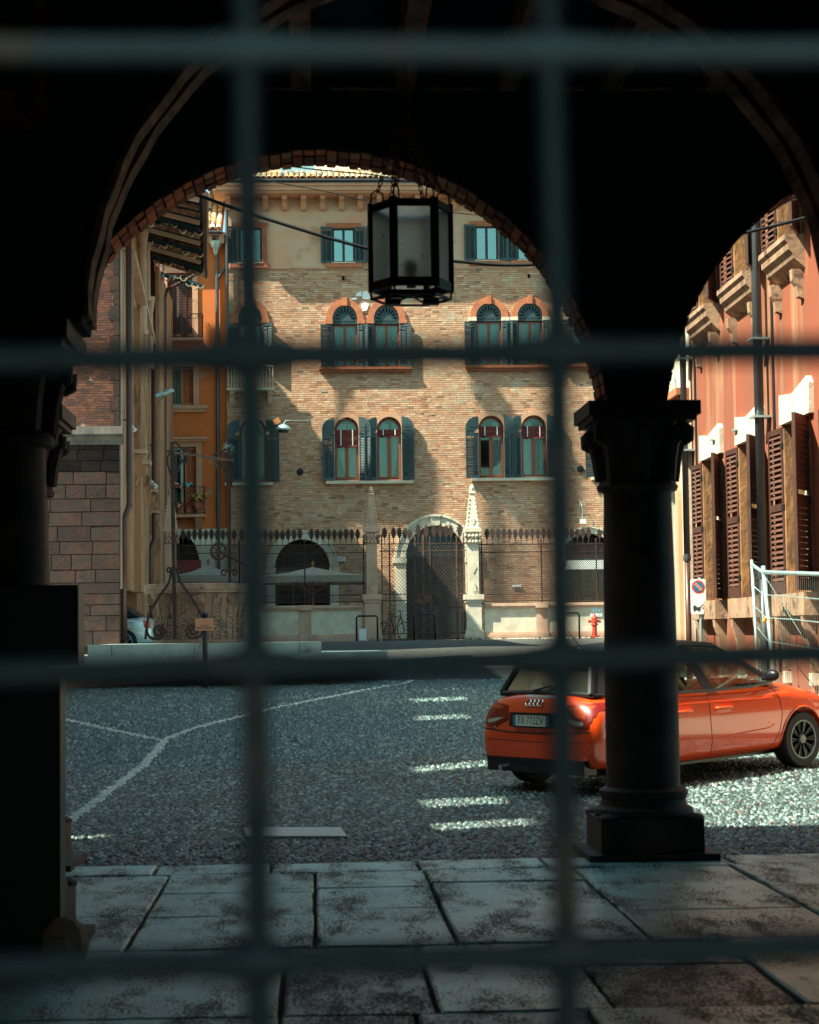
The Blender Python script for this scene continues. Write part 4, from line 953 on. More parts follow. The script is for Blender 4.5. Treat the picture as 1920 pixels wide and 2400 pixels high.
MB().box(ox0, ox1, YO-.5, YO+.1, oz1, oz1+.12).box(ox0, ox1, YO-.3, YO-.001, oz1-.25, oz1-.001).obj('cornice', M_corn, oh)
for px in (497, 525, 470): MB().box(XB(px, YO)-.1, XB(px, YO)+.1, YO-.42, YO-.301, oz1-.3, oz1-.001).obj('bracket', M_corn, oh)
MB().tube([(ox0, YO-.58, oz1+.10), (ox1-.1, YO-.58, oz1+.10)], .07, 8).obj('gutter', M_pipeg, oh)
tiled(oh, XB(492, YO), XB(531, YO)-.05, YO-.6, oz1+.2, 14, .62)
for i, (a, b, z0, z1) in enumerate(OW):
    q = MB().box(a-.22, a-.01, YO-.07, YO+.02, z0, z1).box(b+.01, b+.22, YO-.07, YO+.02, z0, z1).box(a-.22, b+.22, YO-.075, YO+.02, z1+.001, z1+.24); q.obj('window_surround', M_corn, oh)
    wo = MB().box(a, b, YO+.22, YO+.28, z0, z0+.08).box(a, b, YO+.22, YO+.28, z1-.08, z1).box((a+b)/2-.05, (a+b)/2+.05, YO+.22, YO+.28, z0+.08, z1-.08).obj('window', M_galv if i else M_dfr, oh)
    MB().box(a, b, YO+.25, YO+.26, z0+.08, z1-.08).obj('pane', M_glassd, wo)
    MB().box(a+.1, a+.35 if i else a+.2, YO+.4, YO+.42, z0, z1).obj('curtain', M_curt, wo)
    if i == 0:
        for (u, s_) in ((a+.02, 1), (b-.02, -1)): shutter(oh, u, z0+.02, z1-.02, (b-a)/2-.03, s_, .10, YO+.12, M_shb, M_slatb)
    else:
        shutter(oh, b-.03, z0+.02, z1-.02, .44, -1, .45 if i == 2 else .35, YO+.15, M_shbo, M_shbo); shutter(oh, a, z0+.02, z1-.02, .40, -1, 1.2, YO-.02, M_shbo, M_shbo)
a, b, z0, z1 = OW[1]; MB().box(a-.35, b+.55, YO-.22, YO+.1, z0-.14, z0-.002).box(a-.3, b+.5, YO-.15, YO-.01, z0-.26, z0-.141).obj('window_sill', M_corn, oh)
a, b, z0, z1 = OW[2]; MB().box(a-.3, b+.45, YO-.35, YO-.076, z1+.28, z1+.36).box(a-.3, b+.40, YO-.25, YO-.076, z1+.20, z1+.279).obj('lintel', M_corn, oh)
def balcony(x0, x1, zt, hh, scrolls, slabm=M_corn):
    z0 = zt; q = MB().box(x0, x1, YO-.85, YO-.06, z0-.10, z0).obj('balcony', slabm, oh)
    q2 = MB(); q2.bar((x0+.02, YO-.82, z0+hh), (x1-.02, YO-.82, z0+hh), .03); q2.bar((x0+.02, YO-.82, z0+.05), (x1-.02, YO-.82, z0+.05), .02)
    if scrolls: q2.bar((x0+.02, YO-.82, z0+hh-.16), (x1-.02, YO-.82, z0+hh-.16), .02)
    for xx in (x0+.02, x1-.02): q2.bar((xx, YO-.82, z0+hh), (xx, YO-.07, z0+hh), .03); q2.bar((xx, YO-.82, z0), (xx, YO-.82, z0+hh+.03), .03)
    n = int((x1-x0)/.16)
    for k in range(1, n): xx = x0+(x1-x0)*k/n; q2.bar((xx, YO-.82, z0), (xx, YO-.82, z0+hh-(.16 if scrolls else 0)), .014)
    for k in range(1, 4): yy = YO-.82+.19*k; q2.bar((x1-.02, yy, z0), (x1-.02, yy, z0+hh), .014)
    if scrolls:
        m_ = int((x1-x0)/.3)
        for k in range(m_): cx = x0+.15+k*.3; q2.tube([(cx+.06*math.cos(s)*(1-s/16), YO-.82, z0+hh-.08+.06*math.sin(s)*(1-s/16)) for s in [j*.7 for j in range(14)]], .008, 4)
    q2.obj('railing', M_iron, q)
    return q
a, b, z0, z1 = orect(386, 738, 478, 799); balcony(a, b, z0, z1-z0-.1, True)
for px in (400, 418, 447):
    c = onY(px, 792, YO-.7); p_ = MB().lathe(c, [(.09, -.12), (.13, .10), (.14, .13), (.12, .13)], 12); tag(p_.obj('flower_pot', M_terra), {400: 'left terracotta pot on the upper scrollwork balcony', 418: 'middle terracotta pot on the upper scrollwork balcony', 447: 'right terracotta pot on the upper scrollwork balcony'}[px], 'flower pot', 'pots on the upper balcony')
a, b, z0, z1 = orect(396, 1148, 483, 1210); bz = onY(440, 1207, YO-.4).z; bal = balcony(a, b, bz, 1.05, False)
MB().prism([(YO-.06, bz-.55), (YO-.06, bz-.101), (YO-.6, bz-.101)], lambda u, v, w_: (w_, u, v), b-.4, b-.15).obj('console', M_corn, oh)
c0 = onY(430, 1225, YO-.1); MB().box(a-.2, b-.45, YO-.075, YO-.001, zwb+.02, bz-.12).obj('wall_panel', M_terra, oh)
def flowers(px, py, w_, h_, n, cols, label, y=YO-.75, pot=True):
    c = onY(px, py, y); t_ = thing('flower_pot', label, 'flower pot', (c.x, c.y, c.z), 'flower pots on the lower balcony')
    if pot: MB().lathe(c, [(w_*.5, -.22), (w_*.7, .0), (w_*.75, .02)], 10, sc2=(1, .5)).obj('pot', M_terra, t_)
    q = MB()
    for k in range(n*3):
        p = Vector((c.x+R.gauss(0, w_*.5), c.y+R.gauss(0, .1), c.z+.04+R.random()**.7*h_)); u = Vector((R.uniform(-1, 1), R.uniform(-1, 1), R.uniform(-.6, 1))).normalized()*.05; v = u.orthogonal().normalized()*.028
        q.add([p-u, p+v, p+u, p-v], [(0, 1, 2, 3)])
    q.obj('leaves', M_leaf, t_)
    for ci, cm in enumerate(cols):
        q = MB()
        for k in range(n//len(cols)):
            q.ball((c.x+R.gauss(0, w_*.45), c.y-.08+R.gauss(0, .06), c.z+.05+R.random()*h_), R.uniform(.022, .045), 6, 4)
        q.obj('blossom', cm, t_)
MF = [mat('flower_orange', (.75, .12, .03), rough=.8), mat('flower_white', (.75, .72, .6), rough=.8), mat('flower_red', (.5, .02, .02), rough=.8), mat('flower_blue', (.22, .50, .52), rough=.8), mat('flower_yellow', (.6, .42, .08), rough=.8)]
flowers(419, 1147, .26, .18, 46, (MF[0], MF[1], MF[2]), 'white and orange blossoms on the balcony rail beside the blue bloom', pot=False)
flowers(441, 1144, .13, .12, 40, (MF[3],), 'round pale blue flower bunch on the upper rail of the balcony', pot=False)
flowers(423, 1193, .20, .20, 36, (MF[0], MF[2], MF[1]), 'red and orange flowers on the balcony floor beside the left post', y=YO-.65)
flowers(441, 1190, .12, .2, 16, (MF[2],), 'pot with few dark red flowers between its brighter neighbours', y=YO-.65)
flowers(464, 1178, .25, .30, 44, (MF[4],), 'bushy plant with yellow leaves in the corner of the lower balcony', y=YO-.7)
flowers(477, 1180, .12, .26, 20, (MF[2],), 'small dark plant squeezed against the right end of the balcony rail', y=YO-.7)
xx = XB(513, YO); z_a = onY(510, 560, YO).z; z_b = 1.4
dp = thing('drainpipe', 'tall grey drainpipe with an ornate head on the orange house wall', 'drainpipe', (xx, YO-.12, 1.4), 'drainpipes around the square')
MB().tube([(xx-.1, YO-.45, oz1+.05), (xx-.06, YO-.15, oz1-.35), (xx, YO-.12, z_a-.6), (xx, YO-.12, 1.4)], .07, 10).obj('pipe', M_pipeg, dp)
MB().lathe((xx-.03, YO-.3, oz1-.5), [(.05, -.25), (.09, -.15), (.12, 0), (.22, .12), (.24, .28), (.16, .3)], 10).obj('hopper_head', M_galv, dp, 'auto')
MB().tube([(xl+.05, YO-.16, z_a-.9), (xx+.35, YO-.13, z_a-1.1), (xx, YO-.12, z_a-1.6)], .06, 8).obj('branch_pipe', M_pipeg, dp)
# ------------------------------------------------------------------ west range with stone pier, wall and eaves
XW = -5.3; YS = 53.
ws = thing('stone_tower_house', 'dark stone pier building with brick above at the left edge of the square', 'building', (-7, YS, 1.3))
xc = XB(283, YS); xw0 = -11.
zm0, zm1 = onY(200, 1043, YS).z, onY(200, 1000, YS-.3).z
MB().box(xw0, xc-.03, YS, YS+.5, 1.2, 17.8).obj('wall', M_mortard, ws)
z = 1.38; row = 0; zt_all = zm0
while z < zt_all-.1:
    h = min(R.choice((.36, .42, .30, .39)), zt_all-z); x = xw0+R.uniform(0, .5)+2.8
    while x < xc:
        l = R.choice((.55, .7, .9, 1.1)); a, b = x, min(x+l, xc); x += l
        if xc-b < .25: b = xc; x = xc+1
        g = .004; q = MB(); d = R.uniform(.02, .035)
        q.add([(a+g, YS+.1, z+g), (b-g, YS+.1, z+g), (b-g, YS+.1, z+h-g), (a+g, YS+.1, z+h-g), (a+g+.008, YS-d, z+g+.008), (b-g-.008, YS-d-R.uniform(-.01, .01), z+g+.008), (b-g-.008, YS-d, z+h-g-.008), (a+g+.008, YS-d-R.uniform(-.01, .01), z+h-g-.008)],
              [(4, 5, 6, 7), (0, 1, 5, 4), (1, 2, 6, 5), (2, 3, 7, 6), (3, 0, 4, 7)]); q.obj('stone_block', M_wblock, ws)
    z += h
MB().box(xw0, xc-.03, YS-.012, YS-.002, zm1, 17.8).obj('mortar_bed', mat('pale_mortar', (.20, .14, .11), rough=1), ws)
MB().prism([(YS, zm0), (YS-.10, zm0), (YS-.12, zm0+.12), (YS-.22, zm0+.20), (YS-.22, zm0+.24), (YS-.34, zm0+.27), (YS-.34, zm1), (YS, zm1+.04)], lambda u, v, w_: (w_, u, v), xw0, xc+.12).obj('string_course', mat('dark_moulding', (.17, .15, .13), (.09, .075, .07), scale=3, stretch=(3, 1, .4)), ws)
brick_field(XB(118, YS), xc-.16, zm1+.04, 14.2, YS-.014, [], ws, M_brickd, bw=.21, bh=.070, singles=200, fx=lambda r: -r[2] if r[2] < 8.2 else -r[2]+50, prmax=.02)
for k in range(16):
    z_ = zm1+.05+k*.42; MB().box(xc-.16-(.10 if k % 2 else 0), xc, YS-.045, YS+.3, z_, z_+.40).obj('corner_stone', M_wblock, ws)
wr = thing('long_side_building', 'golden lit stone side wall with drainpipes, carved brackets and deep tiled eaves', 'building', (XW, 60, 1.3))
holes_wall(MB(), [(YS+.52, 1.1), (74.2, 1.1), (74.2, 14.6), (YS+.52, 14.6)], [[(53.9, 1.15), (58.6, 1.15), (58.6, 2.95), (53.9, 2.95)]], fYZm(XW), .5).obj('wall', M_gold, wr)
MB().box(XW-4, XW-3.9, YS+.5, 60, 1.0, 4).box(XW-4, XW-.501, 58.7, 58.8, 1., 4).box(XW-4, XW-.501, YS+.52, 58.7, 3.0, 3.1).obj('passage', M_dark, wr)
for (px0, px1, d, z0_, z1_) in ((283, 289, .05, 1.3, 14), (299, 309, .10, 1.3, 14), (315, 323, .22, 1.3, 11.5), (331, 342, .12, 1.3, 14), (357, 364, .28, 1.3, 14), (369, 374, .2, 1.3, 14)):
    y0 = -XW*4500/(730-px0); y1 = -XW*4500/(730-px1); MB().box(XW, XW+d, y0, y1, 2.96 if y0 < 58.6 else z0_, z1_).obj('pilaster', M_stone if d < .08 else M_gold, wr)
for (px, pz0, pz1, r_) in ((326, 530, 780, .13), (337, 545, 700, .10), (343, 690, 860, .11)):
    y0 = -XW*4500/(730-px); za = 1.6+(1490-pz1)*y0/4500; zb = 1.6+(1490-pz0)*y0/4500
    MB().lathe((XW+.16, y0, 0), [(r_*1.3, za), (r_*1.3, za+.15), (r_, za+.2), (r_*.95, zb-.5), (r_*1.1, zb-.45), (r_*1.5, zb-.1), (r_*1.6, zb)], 14).obj('engaged_column', M_stone, wr, 'auto')
p0 = Vector((XW+.12, 55.2, 12.7)); p1 = Vector((XW+.12, 62.3, 11.2)); MB().bar(p0, p1, .35, .18).obj('raking_band', M_stone, wr)
for (px, py, s_) in ((312, 1100, 1.), (322, 1125, 1.), (337, 1165, .8), (345, 1180, .8), (353, 1225, .7)):
    y0 = -XW*4500/(730-px); z_ = 1.6+(1490-py)*y0/4500
    MB().prism([(0, -.45*s_), (.12, -.42*s_), (.2, -.2*s_), (.42*s_, -.08*s_), (.45*s_, .1*s_), (.3*s_, .2*s_), (.35*s_, .38*s_), (.2*s_, .48*s_), (0, .5*s_)], lambda u, v, w_: (XW+u, w_, z_+v), y0-.2, y0+.2).obj('carved_bracket', M_gold, wr)
    MB().box(XW, XW+.45*s_, y0-.28, y0+.28, z_+.501*s_, z_+.62*s_).obj('bracket_slab', M_stone, wr)
# deep eaves
eA = Vector((-2.95, 53, 13.9)); eB = Vector((-3.55, 64, 13.7))
def eav(t, u): # t along, u from gutter (0) to wall (1)
    g_e = eA.lerp(eB, t); return Vector((g_e.x+(XW-g_e.x)*u, g_e.y, g_e.z+.55*u))
q = MB(); q.add([eav(0, 0), eav(1, 0), eav(1, 1), eav(0, 1)]+[p+Vector((0, 0, .08)) for p in (eav(0, 0), eav(1, 0), eav(1, 1), eav(0, 1))], [(0, 1, 2, 3), (7, 6, 5, 4), (0, 4, 5, 1), (1, 5, 6, 2), (2, 6, 7, 3), (3, 7, 4, 0)]); q.obj('eaves_boards', M_black, wr)
for k in range(12):
    t = (k+.5)/12; MB().bar(eav(t, .04)-Vector((0, 0, .07)), eav(t, 1)-Vector((0, 0, .07)), .10, .13).obj('rafter', M_dwood if k % 3 else M_stone, wr)
MB().tube([eA+Vector((.08, 0, 0)), eB+Vector((.08, 0, 0))], .10, 10).obj('gutter', M_pipeb, wr)
for yk in (56.6, 59.6, 62.3, 64.9):
    t = (yk-53)/11; n = 9
    for k in range(n):
        c = eav(min(t, 1.05), (k+.5)/n)-Vector((0, 0, .22+.10*math.sin(k*1.3))); M_ = Matrix.Translation(c) @ Matrix.Rotation(PI, 4, 'Y') @ Matrix.Diagonal((1.1, .8, 1.1, 1))
        link('tile', R.choice(tl), wr, M=M_)
    MB().bar(eav(t, .05)-Vector((0, -.15, .16)), eav(t, 1)-Vector((0, -.15, .2)), .3, .10).obj('purlin', M_black, wr)
def dpipe(px, pts, r_, label, m=M_pipeb, X=XW):
    y0 = -X*4500/(730-px); P_ = []
    for (dx, py, off) in pts: P_.append((X+off, y0+dx, 1.6+(1490-py)*y0/4500))
    t_ = thing('drainpipe', label, 'drainpipe', (X+.1, y0, 1.3), 'drainpipes around the square')
    MB().tube(P_, r_, 10).obj('pipe', m, t_, True)
    q = MB()
    for k in range(0, len(P_)-1):
        a, b = Vector(P_[k]), Vector(P_[k+1])
        if (b-a).length > 1.5:
            for s in (.25, .75): c = a.lerp(b, s); q.box(X, c.x+r_+.01, c.y-.02, c.y+.02, c.z-.02, c.z+.02)
            c = b; q.lathe(c-Vector((0, 0, .1)), [(r_*1.2, 0), (r_*1.2, .12)], 10)
    q.obj('pipe_clamp', m, t_)
    return t_
dpipe(287.5, [(0, 380, .22), (0, 1180, .22), (-.25, 1215, .10), (-.25, 1500, .08)], .085, 'thick brown drainpipe at the stone corner beside the parked silver car')
dpipe(352, [(0, 380, .16), (0, 1260, .16), (-.3, 1285, .06), (-.3, 1500, .06)], .085, 'brown drainpipe on the golden wall, second from the stone corner')
dpipe(376, [(0, 420, .12), (0, 1300, .12), (-.6, 1325, .06), (-.6, 1500, .06)], .08, 'brown drainpipe behind the two headed street lamp')
t_ = thing('drainpipe', 'thin brown drainpipe falling from the eaves gutter past the balcony window', 'drainpipe', (-5.0, 70, 1.3), 'drainpipes around the square')
yq = 69.; e_ = eB+Vector((.08, 0, -.05))
MB().tube([e_, onY(484, 630, 64.5), onY(450, 648, 66), onY(392, 678, yq), onY(388, 700, yq), onY(388, 1310, yq), onY(382, 1330, yq), onY(382, 1500, yq)], .055, 9).obj('pipe', M_pipeb, t_, True)
# ------------------------------------------------------------------ churchyard fence in front of the palace
YG = 66.0; zF = onY(1000, 1502, YG).z; pg = 4500/YG
def Z(py, px=900, Y=YG): return onY(px, py, Y).z
def Xg(px): return XB(px, YG)
zr1, zr2, zr3, zr4 = Z(1277), Z(1296), Z(1395), Z(1411)
def spear(q, x, z0, h, w_=.135, Y=YG):
    t = .012
    q.box(x-.012, x+.012, Y-.012, Y+.012, z0, z0+h*.32)
    zz = z0+h*.26; hh = h*.74
    right = [(.10, 0), (.30, .12), (.62, .30), (.40, .30), (.95, .52), (.48, .47), (.80, .72), (.34, .64), (.5, .86), (.16, .8), (0, 1.0)]
    poly = [(x+a*w_, zz+b*hh) for a, b in right]+[(x-a*w_, zz+b*hh) for a, b in reversed(right[:-1])]
    q.prism(poly, fXZ(0), Y-t, Y+t)
SPT = []
for k in range(3):
    q = MB(); spear(q, 0, 0, .56*R.uniform(.96, 1.04), .14*R.uniform(.9, 1.05), 0); SPT.append(q.mesh('spear_finial', M_iron))
def lattice(q, x0, x1, z0, z1, Y, s=.078, th=.011):
    # quatrefoil lattice: crossing diagonals with a small boss at every crossing
    t = .0065
    H = z1-z0; W = x1-x0; n = int((W+H)/s)+1
    for sg in (1, -1):
        for i in range(n):
            c = i*s
            if sg == 1: a = (x0+max(0, c-H), z0+min(H, c)); b = (x0+min(W, c), z0+max(0, c-W))
            else: a = (x0+max(0, c-H), z1-min(H, c)); b = (x0+min(W, c), z1-max(0, c-W))
            if abs(a[0]-b[0]) < .01: continue
            q.bar((a[0], Y, a[1]), (b[0], Y, b[1]), th, th)
    nx_ = int(W/(s/2)); nz = int(H/(s/2))
    for i in range(1, nx_):
        for j in range(1, nz):
            if (i+j) % 2 == 0:
                x, z_ = x0+i*s/2, z0+j*s/2; r = .0165*(th/.011)
                q.add([(x+r*math.cos(PI/3*k), Y-.012, z_+r*math.sin(PI/3*k)) for k in range(6)]+[(x, Y+.004, z_)], [(0, 5, 4, 3, 2, 1)]+[(k, (k+1) % 6, 6) for k in range(6)])
def fence_section(name_label, px0, px1, dz=0, posts=(), rust=0., spears=True, cat='iron fence'):
    x0, x1 = Xg(px0), Xg(px1)
    f = thing('iron_fence', name_label, cat, ((x0+x1)/2, YG, zF+1.2), 'iron fence round the churchyard')
    for z_ in (zr1, zr2, zr3, zr4): MB().box(x0, x1, YG-.018, YG+.018, z_+dz-.018, z_+dz+.018).obj('rail', M_iron, f)
    for p in posts:
        x = Xg(p); MB().box(x-.022, x+.022, YG-.024, YG+.024, zr4+dz-.1, zr1+dz+.1).obj('post', M_iron, f)
        MB().lathe((x, YG, zr1+dz+.1), [(.03, 0), (.02, .05), (.0, .14)], 6).obj('post_tip', M_iron, f)
    q = MB()
    for (a, b) in ((zr2, zr1), (zr3, zr2), (zr4, zr3)): lattice(q, x0, x1, a+dz+.018, b+dz-.018, YG)
    q.obj('lattice', M_iron, f, kind='stuff')
    if spears:
        n = int((x1-x0)/.192)
        for k in range(n):
            x = x0+.1+(x1-x0-.2)*k/(n-1)
            if any(abs(x-Xg(p)) < .07 for p in posts): continue
            link('spear_finial', R.choice(SPT), f, M=Matrix.Translation((x, YG, zr1+dz+.018)) @ Matrix.Diagonal((1, 1, R.uniform(.93, 1.05), 1)))
    return f
fence_section('rusty iron fence with leaf finials behind the carved well', 410, 556, .05, (419, 560), cat='iron fence')
fence_section('rusty iron fence with leaf finials left of the gate, before the cream parasol', 560, 858, .02, (561, 713, 851))
fence_section('rusty iron fence with leaf finials right of the gate and its bright pinnacle', 1122, 1310, -.02, (1129, 1270, 1308))
fence_section('rusty iron fence with leaf finials in front of the rightmost arch', 1310, 1640, -.03, (1400, 1520))
# gate
ga = thing('iron_gate', 'tall rusty double iron gate with lattice infill between two stone pinnacles', 'gate', ((Xg(894)+Xg(1090))/2, YG, zF))
zg = [Z(1275), Z(1292), Z(1393), Z(1408), Z(1485), Z(1499)]
for z_ in zg: MB().box(Xg(888), Xg(1093), YG-.02, YG+.02, z_-.018, z_+.018).obj('rail', M_rust, ga)
for p, wd_, tp in ((894, .045, 1258), (912, .05, 1255), (972, .045, 1263), (991, .075, 1258), (1007, .045, 1263), (1070, .05, 1262), (1087, .055, 1258)):
    x = Xg(p); MB().box(x-wd_/2, x+wd_/2, YG-.03, YG+.03, zF+.02, Z(tp)).obj('gate_bar', M_rust, ga); MB().lathe((x, YG, Z(tp)), [(.035, 0), (.02, .06), (0, .14)], 6).obj('bar_tip', M_rust, ga)
q = MB()
for a, b in zip(zg[::-1], zg[::-1][1:]): lattice(q, Xg(897), Xg(1087), a+.018, b-.018, YG, .125, .010)
q.obj('lattice', mat('sunlit_rust', (.17, .11, .08), (.08, .05, .035), scale=6, rough=.8), ga, kind='stuff')  # sunlight on the gate lattice put into a lighter rust colour
for (p, hgt) in ((901, .60), (922, .60), (936, .60), (949, .58), (960, .50), (980, .72), (999, .66), (1017, .68), (1032, .70), (1046, .66), (1057, .66), (1078, .70)):
    link('spear_finial', R.choice(SPT), ga, M=Matrix.Translation((Xg(p), YG-.02, zg[0]+.018)) @ Matrix.Diagonal((1.05, 1, hgt/.56, 1)))
MB().box(Xg(975), Xg(989), YG-.06, YG-.031, Z(1415), Z(1396)).box(Xg(993), Xg(1010), YG-.06, YG-.031, Z(1413), Z(1397)).obj('lock_plate', M_rust, ga)
# low wall
def low_wall(px0, px1, label, pil=()):
    x0, x1 = Xg(px0), Xg(px1); zt = Z(1417); zb = zF-.15
    lw = thing('low_wall', label, 'wall', ((x0+x1)/2, YG, zF), 'low wall under the iron fence')
    n = max(1, round((x1-x0)/1.7)); e = [x0+(x1-x0)*k/n for k in range(n+1)]
    for a, b in zip(e, e[1:]):
        MB().box(a+.004, b-.004, YG-.22, YG+.22, zt-.10, zt).box(a+.004, b-.004, YG-.17, YG+.17, zt-.17, zt-.101).obj('coping_stone', M_stone, lw)
        MB().box(a+.003, b-.003, YG-.10, YG+.10, zF+.26, zt-.171).obj('wall_panel', M_white, lw)
        MB().box(a+.004, b-.004, YG-.15, YG+.15, zF+.19, zF+.259).box(a+.004, b-.004, YG-.20, YG+.2, zb, zF+.189).obj('base_stone', M_stone, lw)
    for p in pil: x = Xg(p); MB().box(x-.2, x+.2, YG-.13, YG+.13, zF+.262, zt-.172).box(x-.22, x+.22, YG-.25, YG+.2, zt-.171, zt+.01).box(x-.22, x+.22, YG-.23, YG+.2, zb, zF+.261).obj('pilaster', M_stone, lw)
low_wall(400, 845, 'low stone wall under the fence left of the gate', (714, 560)); low_wall(1133, 1640, 'low stone wall under the fence right of the gate, behind the hydrant', (1268, 1450))
# pinnacled pillars
def pinnacle(px, top, m, label):
    x = Xg(px); pz = [Z(q, px) for q in (1392, 1274, 1246, 1238)]
    t_ = thing('pinnacle_pillar', label, 'stone pillar', (x, YG, zF), 'stone pinnacles of the fence')
    MB().box(x-.34, x+.34, YG-.34, YG+.34, zF-.15, zF+.22).box(x-.30, x+.30, YG-.30, YG+.30, zF+.221, zF+.36).box(x-.26, x+.26, YG-.26, YG+.26, zF+.361, pz[0]-.30).box(x-.30, x+.30, YG-.30, YG+.3, pz[0]-.299, pz[0]-.2).box(x-.34, x+.34, YG-.34, YG+.34, pz[0]-.199, pz[0]-.02).obj('pedestal', m, t_)
    q = MB().box(x-.185, x+.185, YG-.185, YG+.185, pz[0]-.019, pz[1]-.01)
    zz = Z(1330, px); q.prism([(x, zz-.22), (x+.11, zz), (x, zz+.22), (x-.11, zz)], fXZ(0), YG-.205, YG-.186)
    zz = Z(1386, px); q.prism([(x-.06, zz), (x+.06, zz), (x+.08, zz+.1), (x+.03, zz+.28), (x-.03, zz+.28), (x-.08, zz+.1)], fXZ(0), YG-.23, YG-.186); q.obj('shaft', m, t_)
    q = MB().box(x-.20, x+.20, YG-.2, YG+.2, pz[1]-.009, pz[2]-.02)
    for zz, r_, n in ((pz[1]+.06, .235, 5), (pz[1]+.26, .25, 5), (pz[1]+.16, .22, 4)):
        for s_ in range(4):
            for k in range(n):
                u = -r_+2*r_*k/(n-1); d = -r_; c, s = [(1, 0), (0, 1), (-1, 0), (0, -1)][s_]
                q.ball((x+u*c-d*s, YG+u*s+d*c, zz), .058, 6, 4, (1, 1, 1.2))
    q.obj('capital', m, t_)
    MB().box(x-.29, x+.29, YG-.29, YG+.29, pz[2]-.019, pz[3]).obj('capital_slab', m, t_)
    zt = Z(top, px); h = zt-pz[3]; q = MB(); b = .205
    q.add([(x+sx*b*f, YG+sy*b*f, pz[3]+.001+h*t) for (t, f) in ((0, 1.1), (.03, 1), (.80, .38), (.82, .52), (.85, .52), (.87, .34)) for sx, sy in ((-1, -1), (1, -1), (1, 1), (-1, 1))],
          [(i*4+k, i*4+(k+1) % 4, i*4+4+(k+1) % 4, i*4+4+k) for i in range(5) for k in range(4)]+[(20, 21, 22, 23)])
    q.lathe((x, YG, pz[3]+h*.87), [(.05, 0), (.075, .05), (.085, .12), (.06, .2), (.0, .25)], 8)
    for k in range(7):
        t = .08+k*.1; f = b*(1-(1-.38)*t/.8)
        for sx, sy in ((-1, -1), (1, -1), (1, 1), (-1, 1)): q.ball((x+sx*f, YG+sy*f, pz[3]+h*t), .04, 5, 4, (1, 1, 1.3))
    q.obj('spire', m, t_)
    zz = pz[3]+h*.1; q = MB().prism([(x-.07, zz+.18), (x-.07, zz+.02), (x, zz-.06), (x+.07, zz+.02), (x+.07, zz+.18)], fXZ(0), YG-.215, YG-.17); q.obj('coat_of_arms', m, t_)
pinnacle(870, 1144, M_stone, 'slender stone pillar with spire left of the iron gate')
pinnacle(1108, 1139, M_white, 'bright stone pillar with spire right of the iron gate')
pinnacle(401, 1150, M_stone, 'stone pillar with spire half hidden behind the well frame, next to the flowery balcony')
# umbrellas behind the fence
def umbrella(px, y_top, y_ed, x0, x1, Y, label):
    cx = XB(px, Y); zt = onY(px, y_top, Y).z; ze = onY(px, y_ed, Y).z; xa, xb = XB(x0, Y), XB(x1, Y); rr = (xb-xa)/2; cx2 = (xa+xb)/2
    t_ = thing('parasol', label, 'parasol', (cx2, Y, 1.3), 'parasols behind the iron fence')
    q = MB(); n = 8; d = .10
    P_ = [Vector((cx2+rr*sx, Y+rr*.9*sy, ze)) for sx, sy in ((-1, -1), (0, -1.0), (1, -1), (1, 0), (1, 1), (0, 1), (-1, 1), (-1, 0))]
    T = Vector((cx2, Y, zt)); mid = [T.lerp(p, .5)-Vector((0, 0, .05 if i % 2 == 0 else .12)) for i, p in enumerate(P_)]
    low = [p-Vector((0, 0, .24))+Vector((R.uniform(-.03, .03), 0, R.uniform(-.02, .02))) for p in P_]
    q.add([T]+mid+P_+low, [(0, 1+i, 1+(i+1) % 8) for i in range(8)]+[(1+i, 9+i, 9+(i+1) % 8, 1+(i+1) % 8) for i in range(8)]+[(9+i, 17+i, 17+(i+1) % 8, 9+(i+1) % 8) for i in range(8)])
    o = q.obj('canopy', M_umb, t_); mo = o.modifiers.new('thick', 'SOLIDIFY'); mo.thickness = .012
    MB().tube([(cx2, Y, 1.3), (cx2, Y, zt+.12)], .04, 8).obj('pole', M_wood, t_)
    q = MB()
    for s_ in (-1, 1):
        for u in (-1, 1): q.bar((cx2, Y, ze-.62), (cx2+s_*rr*.5, Y+u*rr*.45, (zt+ze)/2-.18), .045)
    q.obj('strut', M_wood, t_); MB().lathe((cx2, Y, zt+.1), [(.06, 0), (.06, .05), (.0, .14)], 8).obj('finial', M_wood, t_)
umbrella(728, 1329, 1352, 612, 852, 69.5, 'cream canvas parasol on an orange pole in front of the left arch')
umbrella(487, 1324, 1350, 415, 562, 70.0, 'cream canvas parasol peeking over the rim of the well')
# courtyard behind the fence: pale wall lit through the gate, bicycle
cw = thing('bicycle', 'black bicycle leaning behind the left leaf of the gate', 'bicycle', (Xg(930), YG+1.2, zF))
by = YG+1.1; bx_ = XB(900, by); s1 = XB(946, by); bz_ = zF
def wheel(c, r, nm):
    q = MB().tube([(c[0]+r*.75*math.cos(t), c[1]+r*.35*math.cos(t), c[2]+r*math.sin(t)) for t in [2*PI*k/24 for k in range(24)]], .018, 6, closed=True)
    for k in range(10): t = 2*PI*k/10; q.bar(c, (c[0]+r*.75*math.cos(t), c[1]+r*.35*math.cos(t), c[2]+r*math.sin(t)), .006)
    q.obj(nm, M_blk, cw)
wa, wb_ = (bx_-.05, by, bz_+.34), (s1, by+.4, bz_+.34); wheel(wa, .33, 'wheel'); wheel(wb_, .33, 'wheel')
q = MB(); st_, hd = Vector((bx_+.2, by+.1, bz_+.85)), Vector((s1-.12, by+.35, bz_+.88)); bb = Vector(((bx_+s1)/2-.02, by+.2, bz_+.3))
for a, b in ((wa, st_), (wa, bb), (st_, bb), (st_, hd), (bb, hd), (hd, wb_), (hd, hd+Vector((-.03, 0, .15)))): q.bar(a, b, .03)
